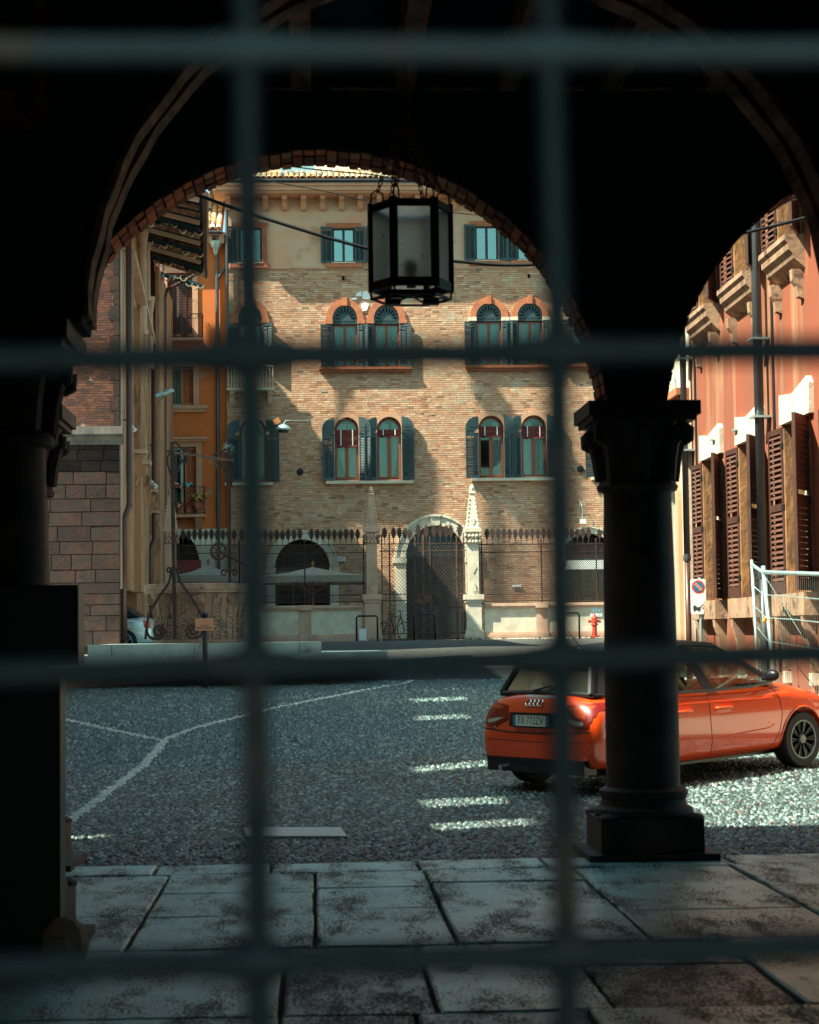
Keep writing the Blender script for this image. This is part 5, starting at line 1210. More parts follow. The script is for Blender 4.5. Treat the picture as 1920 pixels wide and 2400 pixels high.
q.obj('frame', M_blk, cw); MB().box(st_.x-.1, st_.x+.12, st_.y-.06, st_.y+.06, st_.z+.05, st_.z+.11).obj('saddle', M_blk, cw)
MB().tube([hd+Vector((-.1, -.2, .2)), hd+Vector((0, 0, .16)), hd+Vector((.1, .2, .2))], .014, 6).obj('handlebar', M_blk, cw)
struct(MB().box(XB(380, 70), XB(1600, 70), YG+.4, YF-.01, 1.2, 1.34).obj('churchyard_paving', M_step))
# bike racks, hydrant, boxes and signs in front of the wall
def rack(px0, px1, yt, yb, Y, label):
    a, b = XB(px0, Y), XB(px1, Y); z1 = onY(px0, yt, Y).z; z0 = gz(a, Y)-.02
    tag(MB().tube([(a, Y, z0), (a, Y, z1-.05), (a+.05, Y, z1), (b-.05, Y, z1), (b, Y, z1-.05), (b, Y, z0)], .032, 8).obj('bike_rack', M_blk, None, True), label, 'bike rack', 'metal hoops in front of the fence')
rack(833, 882, 1444, 1510, 64.2, 'black metal hoop in front of the left pinnacle, leftmost of the three hoops')
rack(968, 1017, 1440, 1506, 64.6, 'black metal hoop in front of the gate, middle of the three hoops')
rack(1320, 1357, 1437, 1502, 64.6, 'black metal hoop near the hydrant, rightmost of the three hoops')
for px, py, w_, h_, Y in ((847, 1500, .24, .38, 64.9),):
    x = XB(px, Y); z0 = gz(x, Y); tag(MB().box(x-w_/2, x+w_/2, Y-.1, Y+.1, z0, z0+h_).box(x-w_/2-.01, x+w_/2+.01, Y-.11, Y+.11, z0+h_+.001, z0+h_+.02).obj('white_box', M_wht), 'small white utility box at the foot of the wall under the leftmost hoop', 'utility box')
hy = thing('fire_hydrant', 'red fire hydrant standing before the low wall', 'hydrant', (XB(1393, 64.8), 64.8, 1.39))
hx_ = XB(1393, 64.8); hz = gz(hx_, 64.8)
MB().lathe((hx_, 64.8, hz), [(.15, 0), (.15, .04), (.085, .06), (.08, .40), (.12, .42), (.12, .46), (.09, .48), (.09, .62), (.11, .64), (.10, .70), (.05, .76), (.03, .82), (.0, .83)], 16).obj('hydrant_body', M_hyd, hy, 'auto')
for s_ in (-1, 1): MB().lathe((hx_, 64.8, hz+.55), [(.04, .08), (.045, .16), (.06, .165), (.06, .21), (.02, .22)], 10, ax=(s_, 0, 0)).obj('hydrant_cap', M_hyd, hy)
MB().lathe((hx_, 64.8, hz+.55), [(.05, .08), (.055, .15), (.0, .16)], 10, ax=(0, -1, 0)).obj('hydrant_cap', M_hyd, hy)
a, b, z0, z1 = fr(1384, 1424, 1411, 1445, YG-.12)
sg = thing('wall_sign', 'pale sign with two upward arrows on the low wall above the hydrant', 'sign', ((a+b)/2, YG-.13, z0))
MB().box(a, b, YG-.13, YG-.115, z0, z1).obj('sign_plate', M_wht, sg)
for k in (0, 1):
    u0 = a+(b-a)*(.04+.5*k); u1 = u0+(b-a)*.42; zc_ = z0+(z1-z0)*.45
    MB().box(u0, u1, YG-.134, YG-.131, zc_, z1-.02).obj('sign_field', M_galv, sg)
    c = (u0+u1)/2; MB().prism([(c-.02, zc_+.03), (c+.02, zc_+.03), (c+.02, z1-.12), (c+.07, z1-.12), (c, z1-.05), (c-.07, z1-.12), (c-.02, z1-.12)], fXZ(0), YG-.138, YG-.135).obj('arrow', M_wht, sg)
    for j in range(3): MB().box(u0+.02, u1-.02, YG-.134, YG-.131, z0+.03+j*.05, z0+.045+j*.05).obj('text_line', M_galv, sg)
# weeds, pebbles along the wall foot
q = MB()
for k in range(420):
    x = R.uniform(Xg(860), Xg(1420)); y_ = YG-.3-abs(R.gauss(0, .5)); h = R.uniform(.03, .14); z_ = gz(x, y_)-.02; u = Vector((R.uniform(-.05, .05), R.uniform(-.05, .05), h))
    if R.random() < .6 and not (Xg(880) < x < Xg(935) or Xg(1090) < x < Xg(1150) or Xg(1010) < x < Xg(1060)): continue
    q.add([(x-.012, y_, z_), (x+.012, y_, z_), (x+u.x, y_+u.y, z_+h)], [(0, 1, 2)])
wd_o = q.obj('dry_weeds', M_weed, None, kind='stuff'); tag(wd_o, 'dry brown weeds growing along the foot of the fence wall', 'weeds')
q = MB()
for k in range(160): x = R.uniform(Xg(1120), Xg(1440)); y_ = YG-.35-abs(R.gauss(0, .7)); q.ball((x, y_, gz(x, y_)-.015), R.uniform(.02, .06), 6, 4, (1.2, 1, .6))
rb_ = q.obj('loose_rubble', M_white, None, kind='stuff'); tag(rb_, 'loose pale rubble scattered below the fence wall', 'rubble')
# ------------------------------------------------------------------ carved well on its steps
WY = 50.2; wx = XB(466, WY)
ww = thing('carved_well', 'old round carved stone well head with curled volutes on the steps', 'well', (wx, WY, zW))
zt = onY(465, 1366, WY-1.4).z; H = zt-zW; rr = (590-341)/2/4500*WY*1.02
prof = [(rr*.79, 0), (rr*.80, .05), (rr*.78, .10), (rr*.77, H*.35), (rr*.80, H*.62), (rr*.88, H*.78), (rr*.90, H*.83), (rr*.985, H*.845), (rr*.985, H*.885), (rr*1.0, H*.90), (rr*1.0, H*.985), (rr*.985, H), (rr*.72, H), (rr*.70, H*.6)]
sh = MB().lathe((wx, WY, zW), prof, 64).obj('well_head', M_well, ww, 'auto')
q = MB()
for k in range(16):
    for s_ in (-1, 1):
        t = 2*PI*k/16*1+s_*.075+.06; c = Vector((wx+rr*.93*math.cos(t), WY+rr*.93*math.sin(t), zW+H*.745)); nrm = Vector((math.cos(t+s_*.25), math.sin(t+s_*.25), 0))
        if k % 2: continue
        q.lathe(c-nrm*.10, [(.125, 0), (.13, .10), (.118, .115), (.10, .10), (.085, .10), (.07, .125), (.05, .10), (.03, .10), (.028, .13), (.0, .135)], 16, ax=nrm)
        for j in range(12): a_ = 2*PI*j/12; u = nrm.cross(Vector((0, 0, 1))); q.ball(c+nrm*.02+u*.095*math.cos(a_)+Vector((0, 0, .095*math.sin(a_))), .013, 5, 3)
q.obj('volute', M_well, ww, 'auto')
q = MB()
for k in range(34):
    t = 2*PI*k/34; big = k % 2 == 0; 
    for j in range(9 if big else 6):
        zz = .12+j*(.095 if big else .10); f = .775+.03*(zz/H)
        for s_ in (-1, 0, 1):
            tt = t+s_*(.062-.004*j)+R.uniform(-.012, .012); zz += R.uniform(-.02, .02); q.ball((wx+rr*f*math.cos(tt), WY+rr*f*math.sin(tt), zW+zz+(.03 if s_ == 0 else 0)), .042 if s_ else .034, 5, 4, (1, 1, 1.35))
    q.tube([(wx+rr*(f_)*math.cos(t+.09), WY+rr*f_*math.sin(t+.09), zW+z_) for f_, z_ in ((.815, .1), (.81, H*.4), (.86, H*.68), (.90, H*.76))], .016, 5)
q.obj('acanthus_relief', M_well, ww, True, kind=None)
# iron hoist frame of the well
wf = thing('well_hoist_frame', 'tall black wrought iron frame with scrolls and pulley rising over the well', 'iron frame', (wx, WY-1.5, zW))
PY = WY-1.75
def S(px, py, Y=PY): return onY(px, py, Y)
def flat(pts, w_=.045, d=.05, nm='scroll', Y=PY, m=M_iron):
    P_ = [S(x, y, Y) for x, y in pts]; q = MB()
    out = []
    for i in range(len(P_)-1):
        p0, p1, p2, p3 = P_[max(0, i-1)], P_[i], P_[i+1], P_[min(len(P_)-1, i+2)]
        for k in range(5): t = k/5; out.append(.5*((2*p1)+(p2-p0)*t+(2*p0-5*p1+4*p2-p3)*t*t+(3*p1-p0-3*p2+p3)*t**3))
    out.append(P_[-1])
    q.tube(out, w_/2, 6); return q.obj(nm, m, wf, True)
def spiral(cx, cy, r, a0, turns, sg=1): return [(cx+r*(1-.8*k/24)*math.cos(a0+sg*turns*2*PI*k/24), cy-r*(1-.8*k/24)*math.sin(a0+sg*turns*2*PI*k/24)) for k in range(25)]
MB().bar(S(410, 1498), S(403, 1036), .095, .05).obj('post', M_iron, wf)
Yr = WY+.9; MB().bar(onY(539, 1375, Yr), onY(537, 1048, Yr), .085, .06).obj('post', M_iron, wf)
MB().bar(S(393, 1058), onY(548, 1080, Yr), .08, .05).obj('crossbeam', M_rust, wf)
flat([(402, 1330), (396, 1365), (372, 1400), (350, 1440), (344, 1475), (352, 1494), (368, 1497)]+spiral(372, 1480, 16, -PI*.4, 1.6, 1), .07)
flat([(414, 1330), (424, 1365), (446, 1395), (468, 1432), (477, 1452)], .07); flat([(478, 1470), (470, 1490), (455, 1495)]+spiral(452, 1479, 17, -PI*.5, 1.5, -1), .06)
flat([(344, 1470), (341, 1498)], .07); flat([(486, 1452), (487, 1498)], .06, m=M_rust)
flat(spiral(397, 1337, 8, PI*.0, 1.2, 1), .045); flat(spiral(422, 1337, 8, PI, 1.2, -1), .045)
flat([(405, 1037), (416, 1040), (424, 1050), (434, 1058)]+spiral(438, 1054, 6, PI, 1, -1), .05)
flat([(406, 1130), (398, 1105), (393, 1085), (394, 1068), (402, 1063), (408, 1068)]+spiral(404, 1074, 5, 0, 1, 1), .05)
flat([(408, 1130), (414, 1110), (422, 1090), (430, 1078), (437, 1070)], .05); flat([(418+8*math.cos(t), 1077-11*math.sin(t)) for t in [k*PI/6 for k in range(13)]], .03)
flat([(533, 1140), (530, 1115), (520, 1090), (508, 1082), (503, 1070)], .05, Y=Yr); flat([(542, 1140), (547, 1110), (546, 1092), (540, 1088)], .05, Y=Yr)
flat([(529+7*math.cos(t), 1092-11*math.sin(t)) for t in [k*PI/6 for k in range(13)]], .03, Y=Yr)
flat([(503, 1064), (516, 1066), (524, 1056), (534, 1054), (536, 1070)], .05, Y=Yr); flat(spiral(504, 1066, 5, 0, 1, 1), .04, Y=Yr); flat(spiral(531, 1070, 6, 0, 1.3, 1), .04, Y=Yr)
flat(spiral(526, 1343, 9, 0, 1.3, 1), .045, Y=Yr); flat(spiral(550, 1343, 9, PI, 1.3, -1), .045, Y=Yr)
for px, Y in ((438, PY), (510, Yr)): c = S(px, 1078 if px < 500 else 1090, Y); MB().add([c+Vector(v) for v in ((-.06, 0, 0), (.06, 0, 0), (0, -.05, 0), (0, .05, 0), (0, 0, .12), (0, 0, -.12))], [(0, 2, 4), (2, 1, 4), (1, 3, 4), (3, 0, 4), (2, 0, 5), (1, 2, 5), (3, 1, 5), (0, 3, 5)]).obj('star_ornament', M_iron, wf)
c = onY(513, 1292, Yr-.3); q = MB()
q.tube([c+Vector((.20*math.cos(t), 0, .20*math.sin(t))) for t in [2*PI*k/24 for k in range(24)]], .04, 8, closed=True); q.lathe(c, [(.07, -.05), (.07, .05)], 12, ax=(0, 1, 0))
for k in range(8): t = PI/4*k+.2; q.bar(c, c+Vector((.2*math.cos(t), 0, .2*math.sin(t))), .03, .02)
q.obj('pulley_wheel', M_iron, wf); MB().tube([c, onY(545, 1308, Yr-.3), onY(582, 1328, Yr-.3)], .035, 8).obj('crank', M_iron, wf)
q = MB()
for k in range(26): a = onY(527+R.uniform(-1, 18), R.uniform(1052, 1066), Yr); q.tube([a, a+Vector((R.uniform(-.12, .16), 0, R.uniform(.08, .24)))], .005, 4)
q.obj('pigeon_spikes', M_galv, wf)
# reserved parking sign
sp_ = thing('reserved_sign', 'small salmon sign reading RISERVATO PRESIDENTE on a black post before the well', 'sign', (XB(480, 45.6), 45.6, .5))
YP = 45.6; x = XB(480, YP); MB().tube([(x, YP, .2), (x, YP, onY(480, 1437, YP).z)], .058, 12).obj('post', M_blk, sp_, True); c = onY(480, 1437, YP); MB().lathe(c-Vector((0, 0, .07)), [(.075, 0), (.078, .06), (.06, .09), (.0, .10)], 12).obj('post_cap', M_blk, sp_, True)
a, b, z0, z1 = fr(458, 1449, 501, 1478, YP-.08); MB().box(a, b, YP-.08, YP-.062, z0, z1).obj('sign_plate', M_sign, sp_)
for s_, zz, sz in (('RISERVATO', .40, .042), ('PRESIDENTE', .20, .068)):
    me = textmesh(s_, sz); me.materials.append(M_ink); link('lettering', me, sp_, M=Matrix.Translation(((a+b)/2, YP-.082, z0+(z1-z0)*zz)) @ Matrix.Rotation(PI/2, 4, 'X'))
cx = (a+b)/2; zz = z1-.05; MB().prism([(cx-.012, zz+.02), (cx-.012, zz-.01), (cx, zz-.025), (cx+.012, zz-.01), (cx+.012, zz+.02)], fXZ(0), YP-.084, YP-.081).obj('crest', M_hyd, sp_)
# street lamp on the left wall, cctv cameras
sl2 = thing('wall_street_lamp', 'grey two headed street lamp on a bracket between the brown drainpipes', 'street lamp', tuple(onY(385, 925, 60)))
for (x0, x1, y0, y1, tl_) in ((383, 406, 925, 913, .10), (366, 382, 928, 922, .06)):
    a = onY(x0, y0, 60); b = onY(x1, y1, 60); c = (a+b)/2; d = (b-a)/2; MB().obox(c, d, (0, .10, 0), (-.012, 0, .035)).lathe(c+d*.1-Vector((0, 0, .01)), [(tl_*1.1, .0), (tl_*1.3, .05), (tl_*.8, .10), (.0, .12)], 10, sc2=(1.4, .8)).obj('lamp_head', M_galv, sl2); MB().obox(c-Vector((0, 0, .05)), d*.8, (0, .08, 0), (0, 0, .012)).obj('lamp_lens', M_galv, sl2)
MB().tube([onY(383, 928, 60), onY(377, 936, 60.5), onY(372, 940, 61.5)], .03, 6).obj('bracket', M_galv, sl2)
for k, (px, py, Y, lb) in enumerate(((308, 1002, 56, 'white surveillance camera beside the thick corner drainpipe, the upper one'), (359, 1136, 62, 'white surveillance camera on the golden wall, the lower one'))):
    c = onY(px, py, Y); t_ = thing('surveillance_camera', lb, 'camera', tuple(c), 'surveillance cameras on the side wall')
    MB().bar(c+Vector((-.11, 0, .12)), c+Vector((.12, -.1, -.10)), .12, .11).obj('camera_body', M_wht, t_); MB().tube([c+Vector((-.1, 0, .1)), c+Vector((-.25, .1, .15))], .02, 6).obj('mount', M_galv, t_)
# ------------------------------------------------------------------ salmon building on the right
XR = 6.6
def YR(px): return XR*4500/(px-730)
def zR(px, py): return onX(px, py, XR).z
rbld = thing('salmon_building', 'salmon red plastered building with brown louvred shutters along the right side', 'building', (XR, 27, .1))
yf = YR(1633); yn = 17.
WR = []
def ropen(pxa, pxb, pyt, pyb, pxr=None):
    pr = pxr or pxa; return (YR(pxb), YR(pxa), zR(pr, pyb), zR(pr, pyt))
LW = [ropen(1664, 1700, 1078, 1412), ropen(1752, 1798, 1035, 1402), ropen(1862, 1915, 985, 1388)]
zLt = [1.6+ (LW[i][3]-1.6) for i in range(3)]
zlt = sum(w_[3] for w_ in LW)/3; zlb = sum(w_[2] for w_ in LW)/3
LW = [(w_[0], w_[1], zlb, zlt) for w_ in LW]
LW += [(LW[2][0]-2.75, LW[2][1]-2.75, zlb, zlt), (LW[2][0]-5.5, LW[2][1]-5.5, zlb, zlt)]
zub = (zR(1630, 752)+zR(1715, 690)+zR(1820, 605))/3
UW = [(YR(1700), YR(1664), zub, zub+2.5), (YR(1798), YR(1752), zub, zub+2.5), (YR(1905), YR(1860), zub, zub+2.5)]
UW.append((UW[2][0]-2.75, UW[2][1]-2.75, zub, zub+2.5))
hs = [[(a, c), (b, c), (b, d), (a, d)] for a, b, c, d in LW+UW]
holes_wall(MB(), [(yn, .75), (yf, .75), (yf, 13), (yn, 13)], hs, fYZ(XR), .45).obj('wall', M_red, rbld)
MB().box(XR-.05, XR+.4, yn, yf, -.1, .749).obj('plinth', M_cream, rbld); MB().box(XR+.8, XR+.9, yn, yf, 0, 13).obj('room_recess', M_dark, rbld)
MB().box(XR-.5, XR+6, yn, yf, 13, 13.3).obj('roof', M_tile, rbld)
def rleaf(yh, z0, z1, wd, side, ang, nsl, label=None):
    # hinge at yh on the wall face; side -1 towards the camera; ang measured off the wall
    U = Vector((-math.sin(ang), side*math.cos(ang), 0)); W = Vector((math.cos(ang)*1., side*math.sin(ang), 0)); t = .022; O = Vector((XR-.03, yh, 0))
    def fn(u, v, w_): return O+U*u+W*w_+Vector((0, 0, v))
    q = MB(); st = .06
    def bx(u0, u1, v0, v1, w0=-t, w1=t): q.prism([(u0, v0), (u1, v0), (u1, v1), (u0, v1)], fn, w0, w1)
    bx(0, st, z0, z1); bx(wd-st, wd, z0, z1); zm = z0+(z1-z0)*.52; bx(st, wd-st, z0, z0+.16); bx(st, wd-st, z1-.08, z1); bx(st, wd-st, zm-.05, zm+.05)
    lf = q.obj('shutter', M_shb, rbld)
    k = int((z1-z0)/.085)
    q = MB(); q.add([(-.5, -.022, -.030), (.5, -.022, -.030), (.5, .022, .030), (-.5, .022, .030), (-.5, -.030, -.022), (.5, -.030, -.022), (.5, .014, .038), (-.5, .014, .038)], [(0, 1, 2, 3), (7, 6, 5, 4), (0, 4, 5, 1), (1, 5, 6, 2), (2, 6, 7, 3), (3, 7, 4, 0)])
    me = rleaf.me if hasattr(rleaf, 'me') else q.mesh('slat', M_slatb); rleaf.me = me
    for i in range(k):
        z_ = z0+.16+(z1-z0-.24)*(i+.5)/k
        if abs(z_-zm) < .08: continue
        B = Matrix((U*(wd-2*st), W, Vector((0, 0, 1)))).transposed().to_4x4(); B.translation = fn(wd/2, z_, 0)
        link('slat', me, lf, M=B)
    for v in (z0+.3, zm, z1-.25): MB().obox(fn(.02, v, 0), U*.05, W*.03, (0, 0, .035)).obj('hinge', M_blk, lf)
    return lf
for i, (a, b, z0, z1) in enumerate(LW+UW):
    low = i < len(LW); M_st = M_stone
    MB().box(XR-.035, XR+.45, b-.001, b+.11, z0, z1).obj('window_jamb', M_jamb, rbld); MB().box(XR-.035, XR+.45, a-.11, a+.001, z0, z1).obj('window_jamb', M_jamb, rbld)
    q = MB(); 
    if low:
        vs = [(a-.30, z1+.001), (b+.14, z1+.001), (b+.12, z1+.42+R.uniform(0, .05)), ((a+b)/2, z1+.36), (a-.2, z1+.46+R.uniform(0, .04)), (a-.32, z1+.40)]
        MB().prism(vs, lambda u, v, w_: (w_, u, v), XR-.07, XR+.3).obj('lintel', M_white, rbld)
    wo = MB().box(XR+.30, XR+.36, a, b, z0, z0+.1).box(XR+.30, XR+.36, a, b, z1-.1, z1).box(XR+.30, XR+.36, (a+b)/2-.05, (a+b)/2+.05, z0+.1, z1-.1).obj('window', M_dfr, rbld)
    MB().box(XR+.33, XR+.335, a, b, z0+.1, z1-.1).obj('pane', M_glassd, wo)
    if low:
        MB().box(XR-.20, XR+.1, a-.30, b+.30, z0-.30, z0-.002).obj('window_sill', M_sill, rbld)
        for yy in (a-.12, b+.12):
            MB().prism([(XR, z0-1.05), (XR, z0-.301), (XR-.19, z0-.301), (XR-.18, z0-.42), (XR-.13, z0-.58), (XR-.10, z0-.75), (XR-.08, z0-1.0)], lambda u, v, w_: (u, w_, v), yy-.07, yy+.07).obj('console', M_sill, rbld)
            MB().box(XR-.09, XR, yy-.08, yy+.08, z0-1.22, z0-1.06).obj('bracket_foot', M_white, rbld)
    else:
        MB().prism([(XR, z0-.45), (XR, z0), (XR-.27, z0), (XR-.27, z0-.07), (XR-.23, z0-.12), (XR-.22, z0-.2), (XR-.17, z0-.25), (XR-.15, z0-.32)], lambda u, v, w_: (u, w_, v), a-.26, b+.26).obj('window_sill', M_sill, rbld)
        for yy in (a-.10, b+.10): MB().prism([(XR, z0-.85), (XR, z0-.451), (XR-.16, z0-.451), (XR-.15, z0-.6), (XR-.10, z0-.68), (XR-.08, z0-.82)], lambda u, v, w_: (u, w_, v), yy-.07, yy+.07).obj('console', M_sill, rbld)
    if low or True:
        rleaf(b+.08, z0+.02, z1-.03, .64, 1, .07 if low else .10, 1)
        rleaf(a-.08, z0+.02, z1-.03, .64, -1, (.38, .50, .55, .5, .5)[i] if low else .42, 1)
# white twisted strands drawn for sunlight falling through louvres onto the jambs
for i in (0, 1, 2):
    a, b, z0, z1 = LW[i]; q = MB()
    for s_ in (0, 1): q.tube([(XR-.04-.02*math.sin(k*1.1+s_*PI), a+.03+.03*math.cos(k*1.1+s_*PI), z0+.02+(z1-z0-.35)*k/30) for k in range(31)], [.008+.006*abs(math.sin(k*1.7)) for k in range(31)], 5)
    q.obj('jamb_sun_strand', M_wht, rbld)
for k, (px, r_) in enumerate(((1637, .055), (1830, .068))):
    y0 = YR(px-8 if k else px); t_ = thing('drainpipe', ('grey drainpipe at the far corner of the salmon building beside the no parking sign', 'grey drainpipe between the shutters of the salmon building')[k], 'drainpipe', (XR-.15, y0, .1), 'drainpipes around the square')
    zj = zR(px, (1300, 1335)[k]); MB().tube([(XR-.15, y0, zj), (XR-.15, y0, 13)], r_, 12).obj('pipe', M_pipeg, t_, True); MB().tube([(XR-.15, y0, .1), (XR-.15, y0, zj-.01)], r_*.92, 12).obj('lower_pipe', M_pipeb if k == 0 else M_pipeg, t_, True)
    MB().lathe((XR-.15, y0, zj-.1), [(r_*1.2, 0), (r_*1.25, .05), (r_*1.15, .12)], 12).obj('pipe_joint', M_pipeg, t_)
    for zz in (zR(px, 1050 if k == 0 else 965), zR(px, 830 if k == 0 else 775)): MB().box(XR-.27, XR, y0-.13, y0+.16, zz-.015, zz+.015).obj('pipe_clamp', M_galv, t_)
    MB().tube([(XR-.02, y0-.35, 1.), (XR-.02, y0-.35, 13)], .02, 6).obj('lightning_wire', M_blk, t_)
for i, px in enumerate((1697, 1752)):
    y0 = YR(px); zz = zR(px, 1024 if i == 0 else 1000); tag(MB().box(XR-.12, XR, y0-.1, y0+.1, zz-.015, zz+.015).obj('wall_hook', M_galv), 'small metal hook on the salmon wall above the '+('first' if i == 0 else 'second')+' lower window from the sign', 'hook')
# cream building beyond with an arched door
cb = thing('cream_building', 'pale cream building with a tall arched panelled door beyond the salmon one', 'building', (XR, 34.5, .2))
dY0, dY1 = YR(1610), YR(1581); dzt = zR(1597, 1100); dzb = zR(1600, 1510)
ap_ = archp(dY0, dY1, .3, dzt-(dY1-dY0)/2, 14)
zcb = zR(1600, 920)
holes_wall(MB(), [(yf+.001, .3), (42, .3), (42, zcb+3.5), (yf+.001, zcb+3.5)], [ap_], fYZ(XR-.02), .4).obj('wall', M_cream, cb)
i_ = [(dY0, .3)]+arc((dY0+dY1)/2, dzt-(dY1-dY0)/2, (dY1-dY0)/2, 0, PI, 16)[::1]+[(dY1, .3)]
i_ = [(dY0, .3)]+[( (dY0+dY1)/2-(dY1-dY0)/2*math.cos(PI*k/16), dzt-(dY1-dY0)/2+(dY1-dY0)/2*math.sin(PI*k/16)) for k in range(17)]+[(dY1, .3)]
o_ = [(dY0-.22, .3)]+[( (dY0+dY1)/2-((dY1-dY0)/2+.22)*math.cos(PI*k/16), dzt-(dY1-dY0)/2+((dY1-dY0)/2+.22)*math.sin(PI*k/16)) for k in range(17)]+[(dY1+.22, .3)]
MB().strip(i_, o_, lambda u, v, w_: (w_, u, v), XR-.14, XR-.021).obj('door_surround', M_corn, cb)
q = MB().box(XR+.15, XR+.22, dY0, dY1, .3, dzt-(dY1-dY0)/2-.1)
for j in range(2):
    for k in range(4): y0_ = dY0+.1+j*(dY1-dY0)/2; q.box(XR+.11, XR+.149, y0_, y0_+(dY1-dY0)/2-.2, .5+k*.85, 1.2+k*.85)
q.box(XR+.12, XR+.23, dY0, dY1, dzt-(dY1-dY0)/2-.099, dzt-(dY1-dY0)/2+.05); q.obj('door', M_shb, cb)
MB().box(XR+.2, XR+.21, dY0, dY1, dzt-(dY1-dY0)/2+.051, dzt).obj('pane', M_glassd, cb)
MB().box(XR-.25, XR-.021, yf+.002, 42, zcb-.12, zcb).box(XR-.16, XR-.021, yf+.002, 42, zcb-.3, zcb-.121).obj('string_course', M_terra, cb)
MB().box(XR-.12, XR-.021, yf+.002, yf+.35, .9, zcb-.301).obj('corner_pilaster', M_white, cb); MB().box(XR-.16, XR-.021, yf+.002, yf+.6, .1, .9).obj('plinth_block', M_wht, cb)
q = MB()
for k in range(120):
    y0_ = R.uniform(yf+.3, 40); p = Vector((XR-.15, y0_, zcb)); u = Vector((R.uniform(-.15, .05), R.uniform(-.2, .2), R.uniform(.08, .35)*(1 if k % 3 else 1.8))); q.tube([p, p+u*.6, p+u+Vector((-.03, 0, -.03))], .004, 3)
tag(q.obj('wall_weeds', M_weed, None, kind='stuff'), 'dry weeds sprouting from the ledge of the cream building', 'weeds')
MB().box(XR-.02, XR+6, 42, 42.4, .3, zcb+3.5).obj('rear_wall', M_cream, cb)
# no parking sign
npx = 31.2; sgn = thing('no_parking_sign', 'no parking sign with tow truck symbol on a pole before the far corner', 'sign', (XB(1640, npx), npx, .1))
a, b, z0, z1 = fr(1619, 1357, 1655, 1440, npx); Yp = npx
def rrect(a, b, z0, z1, r, n=4):
    return [(cx+r*math.cos(t), cz+r*math.sin(t)) for cx, cz, t0 in ((b-r, z1-r, 0), (a+r, z1-r, PI/2), (a+r, z0+r, PI), (b-r, z0+r, 1.5*PI)) for t in [t0+PI/2*k/n for k in range(n+1)]]
MB().prism(rrect(a, b, z0, z1, .03), fXZ(0), Yp, Yp+.012).obj('sign_plate', M_wht, sgn); MB().prism(rrect(a+.008, b-.008, z0+.008, z1-.008, .025), fXZ(0), Yp-.002, Yp-.001).obj('sign_face', M_wht, sgn)
cx, cz, r_ = (a+b)/2, z1-(b-a)*.50, (b-a)*.42; M_sr = mat('sign_red', (.65, .06, .03), rough=.4); M_sb = mat('sign_blue', (.03, .16, .28), rough=.4)
MB().prism([(cx+r_*math.cos(t), cz+r_*math.sin(t)) for t in [2*PI*k/32 for k in range(32)]], fXZ(0), Yp-.006, Yp-.003).obj('red_ring', M_sr, sgn)
MB().prism([(cx+r_*.78*math.cos(t), cz+r_*.78*math.sin(t)) for t in [2*PI*k/32 for k in range(32)]], fXZ(0), Yp-.010, Yp-.007).obj('blue_disc', M_sb, sgn)
d = r_*.80; u = Vector((-.707, 0, .707)); MB().obox((cx, Yp-.0125, cz), u*d, Vector((.707, 0, .707))*r_*.12, (0, .0015, 0)).obj('red_slash', M_sr, sgn)
for s_ in (-1, 1): MB().obox(Vector((cx, Yp-.0122, cz))+Vector((.707, 0, .707))*r_*.15*s_, u*d*.96, Vector((.707, 0, .707))*r_*.03, (0, .001, 0)).obj('white_edge', M_wht, sgn)
zt_ = z0+(z1-z0)*.12; xt = a+(b-a)*.15; q = MB().box(xt, xt+.12, Yp-.006, Yp-.003, zt_, zt_+.05).box(xt, xt+.05, Yp-.006, Yp-.003, zt_+.051, zt_+.075).bar((xt+.10, Yp-.0045, zt_+.05), (xt+.19, Yp-.0045, zt_+.12), .010, .003).bar((xt+.19, Yp-.0045, zt_+.12), (xt+.19, Yp-.0045, zt_+.06), .006, .003)
for k in (.02, .09): q.prism([(xt+k+.014*math.cos(t), zt_-.008+.014*math.sin(t)) for t in [PI/4*j for j in range(8)]], fXZ(0), Yp-.006, Yp-.003)
q.box(xt+.15, xt+.23, Yp-.006, Yp-.003, zt_+.02, zt_+.045).obj('tow_truck_symbol', M_ink, sgn)
MB().tube([((a+b)/2+.04, Yp+.04, .1), ((a+b)/2+.04, Yp+.04, z1+.03)], .028, 8).obj('pole', M_galv, sgn)
# ------------------------------------------------------------------ temporary mesh fence panel
YM = 24.6
tf = thing('mesh_fence_panel', 'galvanised temporary mesh fence panel with folded end before the salmon wall', 'temporary fence', (XB(1780, YM), YM, .1))
A = lambda px, py, Y: onY(px, py, Y-max(0, px-1789)*.0150)
q = MB(); q.tube([A(1762, 1312, YM+1.1), A(1776, 1560, YM+1.1), A(1784, 1660, YM+1.1)], .022, 8).obj('end_post', M_galv, tf, True)
MB().tube([A(1789, 1327, YM), A(1806, 1500, YM), A(1822, 1660, YM)], .030, 8).obj('post', M_galv, tf, True)
MB().tube([A(1764, 1324, YM+1.1), A(1776, 1333, YM+.6), A(1788, 1341, YM), A(1850, 1343, YM), A(2100, 1352, YM)], .026, 8).obj('top_rail', M_galv, tf, True)
for (p0, p1, p2, p3) in (((1768, 1375), (1790, 1394), (1850, 1398), (2100, 1420)), ((1772, 1423), (1796, 1448), (1860, 1452), (2100, 1478)), ((1775, 1470), (1802, 1503), (1860, 1512), (2100, 1550))):
    MB().tube([A(*p0, YM+1.1), A(*p1, YM), A(*p2, YM), A(*p3, YM)], .007, 5).obj('stiffening_wire', M_galv, tf)
q = MB()
for k in range(60):
    x0_ = 1796+k*4.8; a_ = A(x0_+3, 1345, YM); b_ = A(x0_+8, 1665, YM); q.tube([a_, b_], .0028, 3, cap=False)
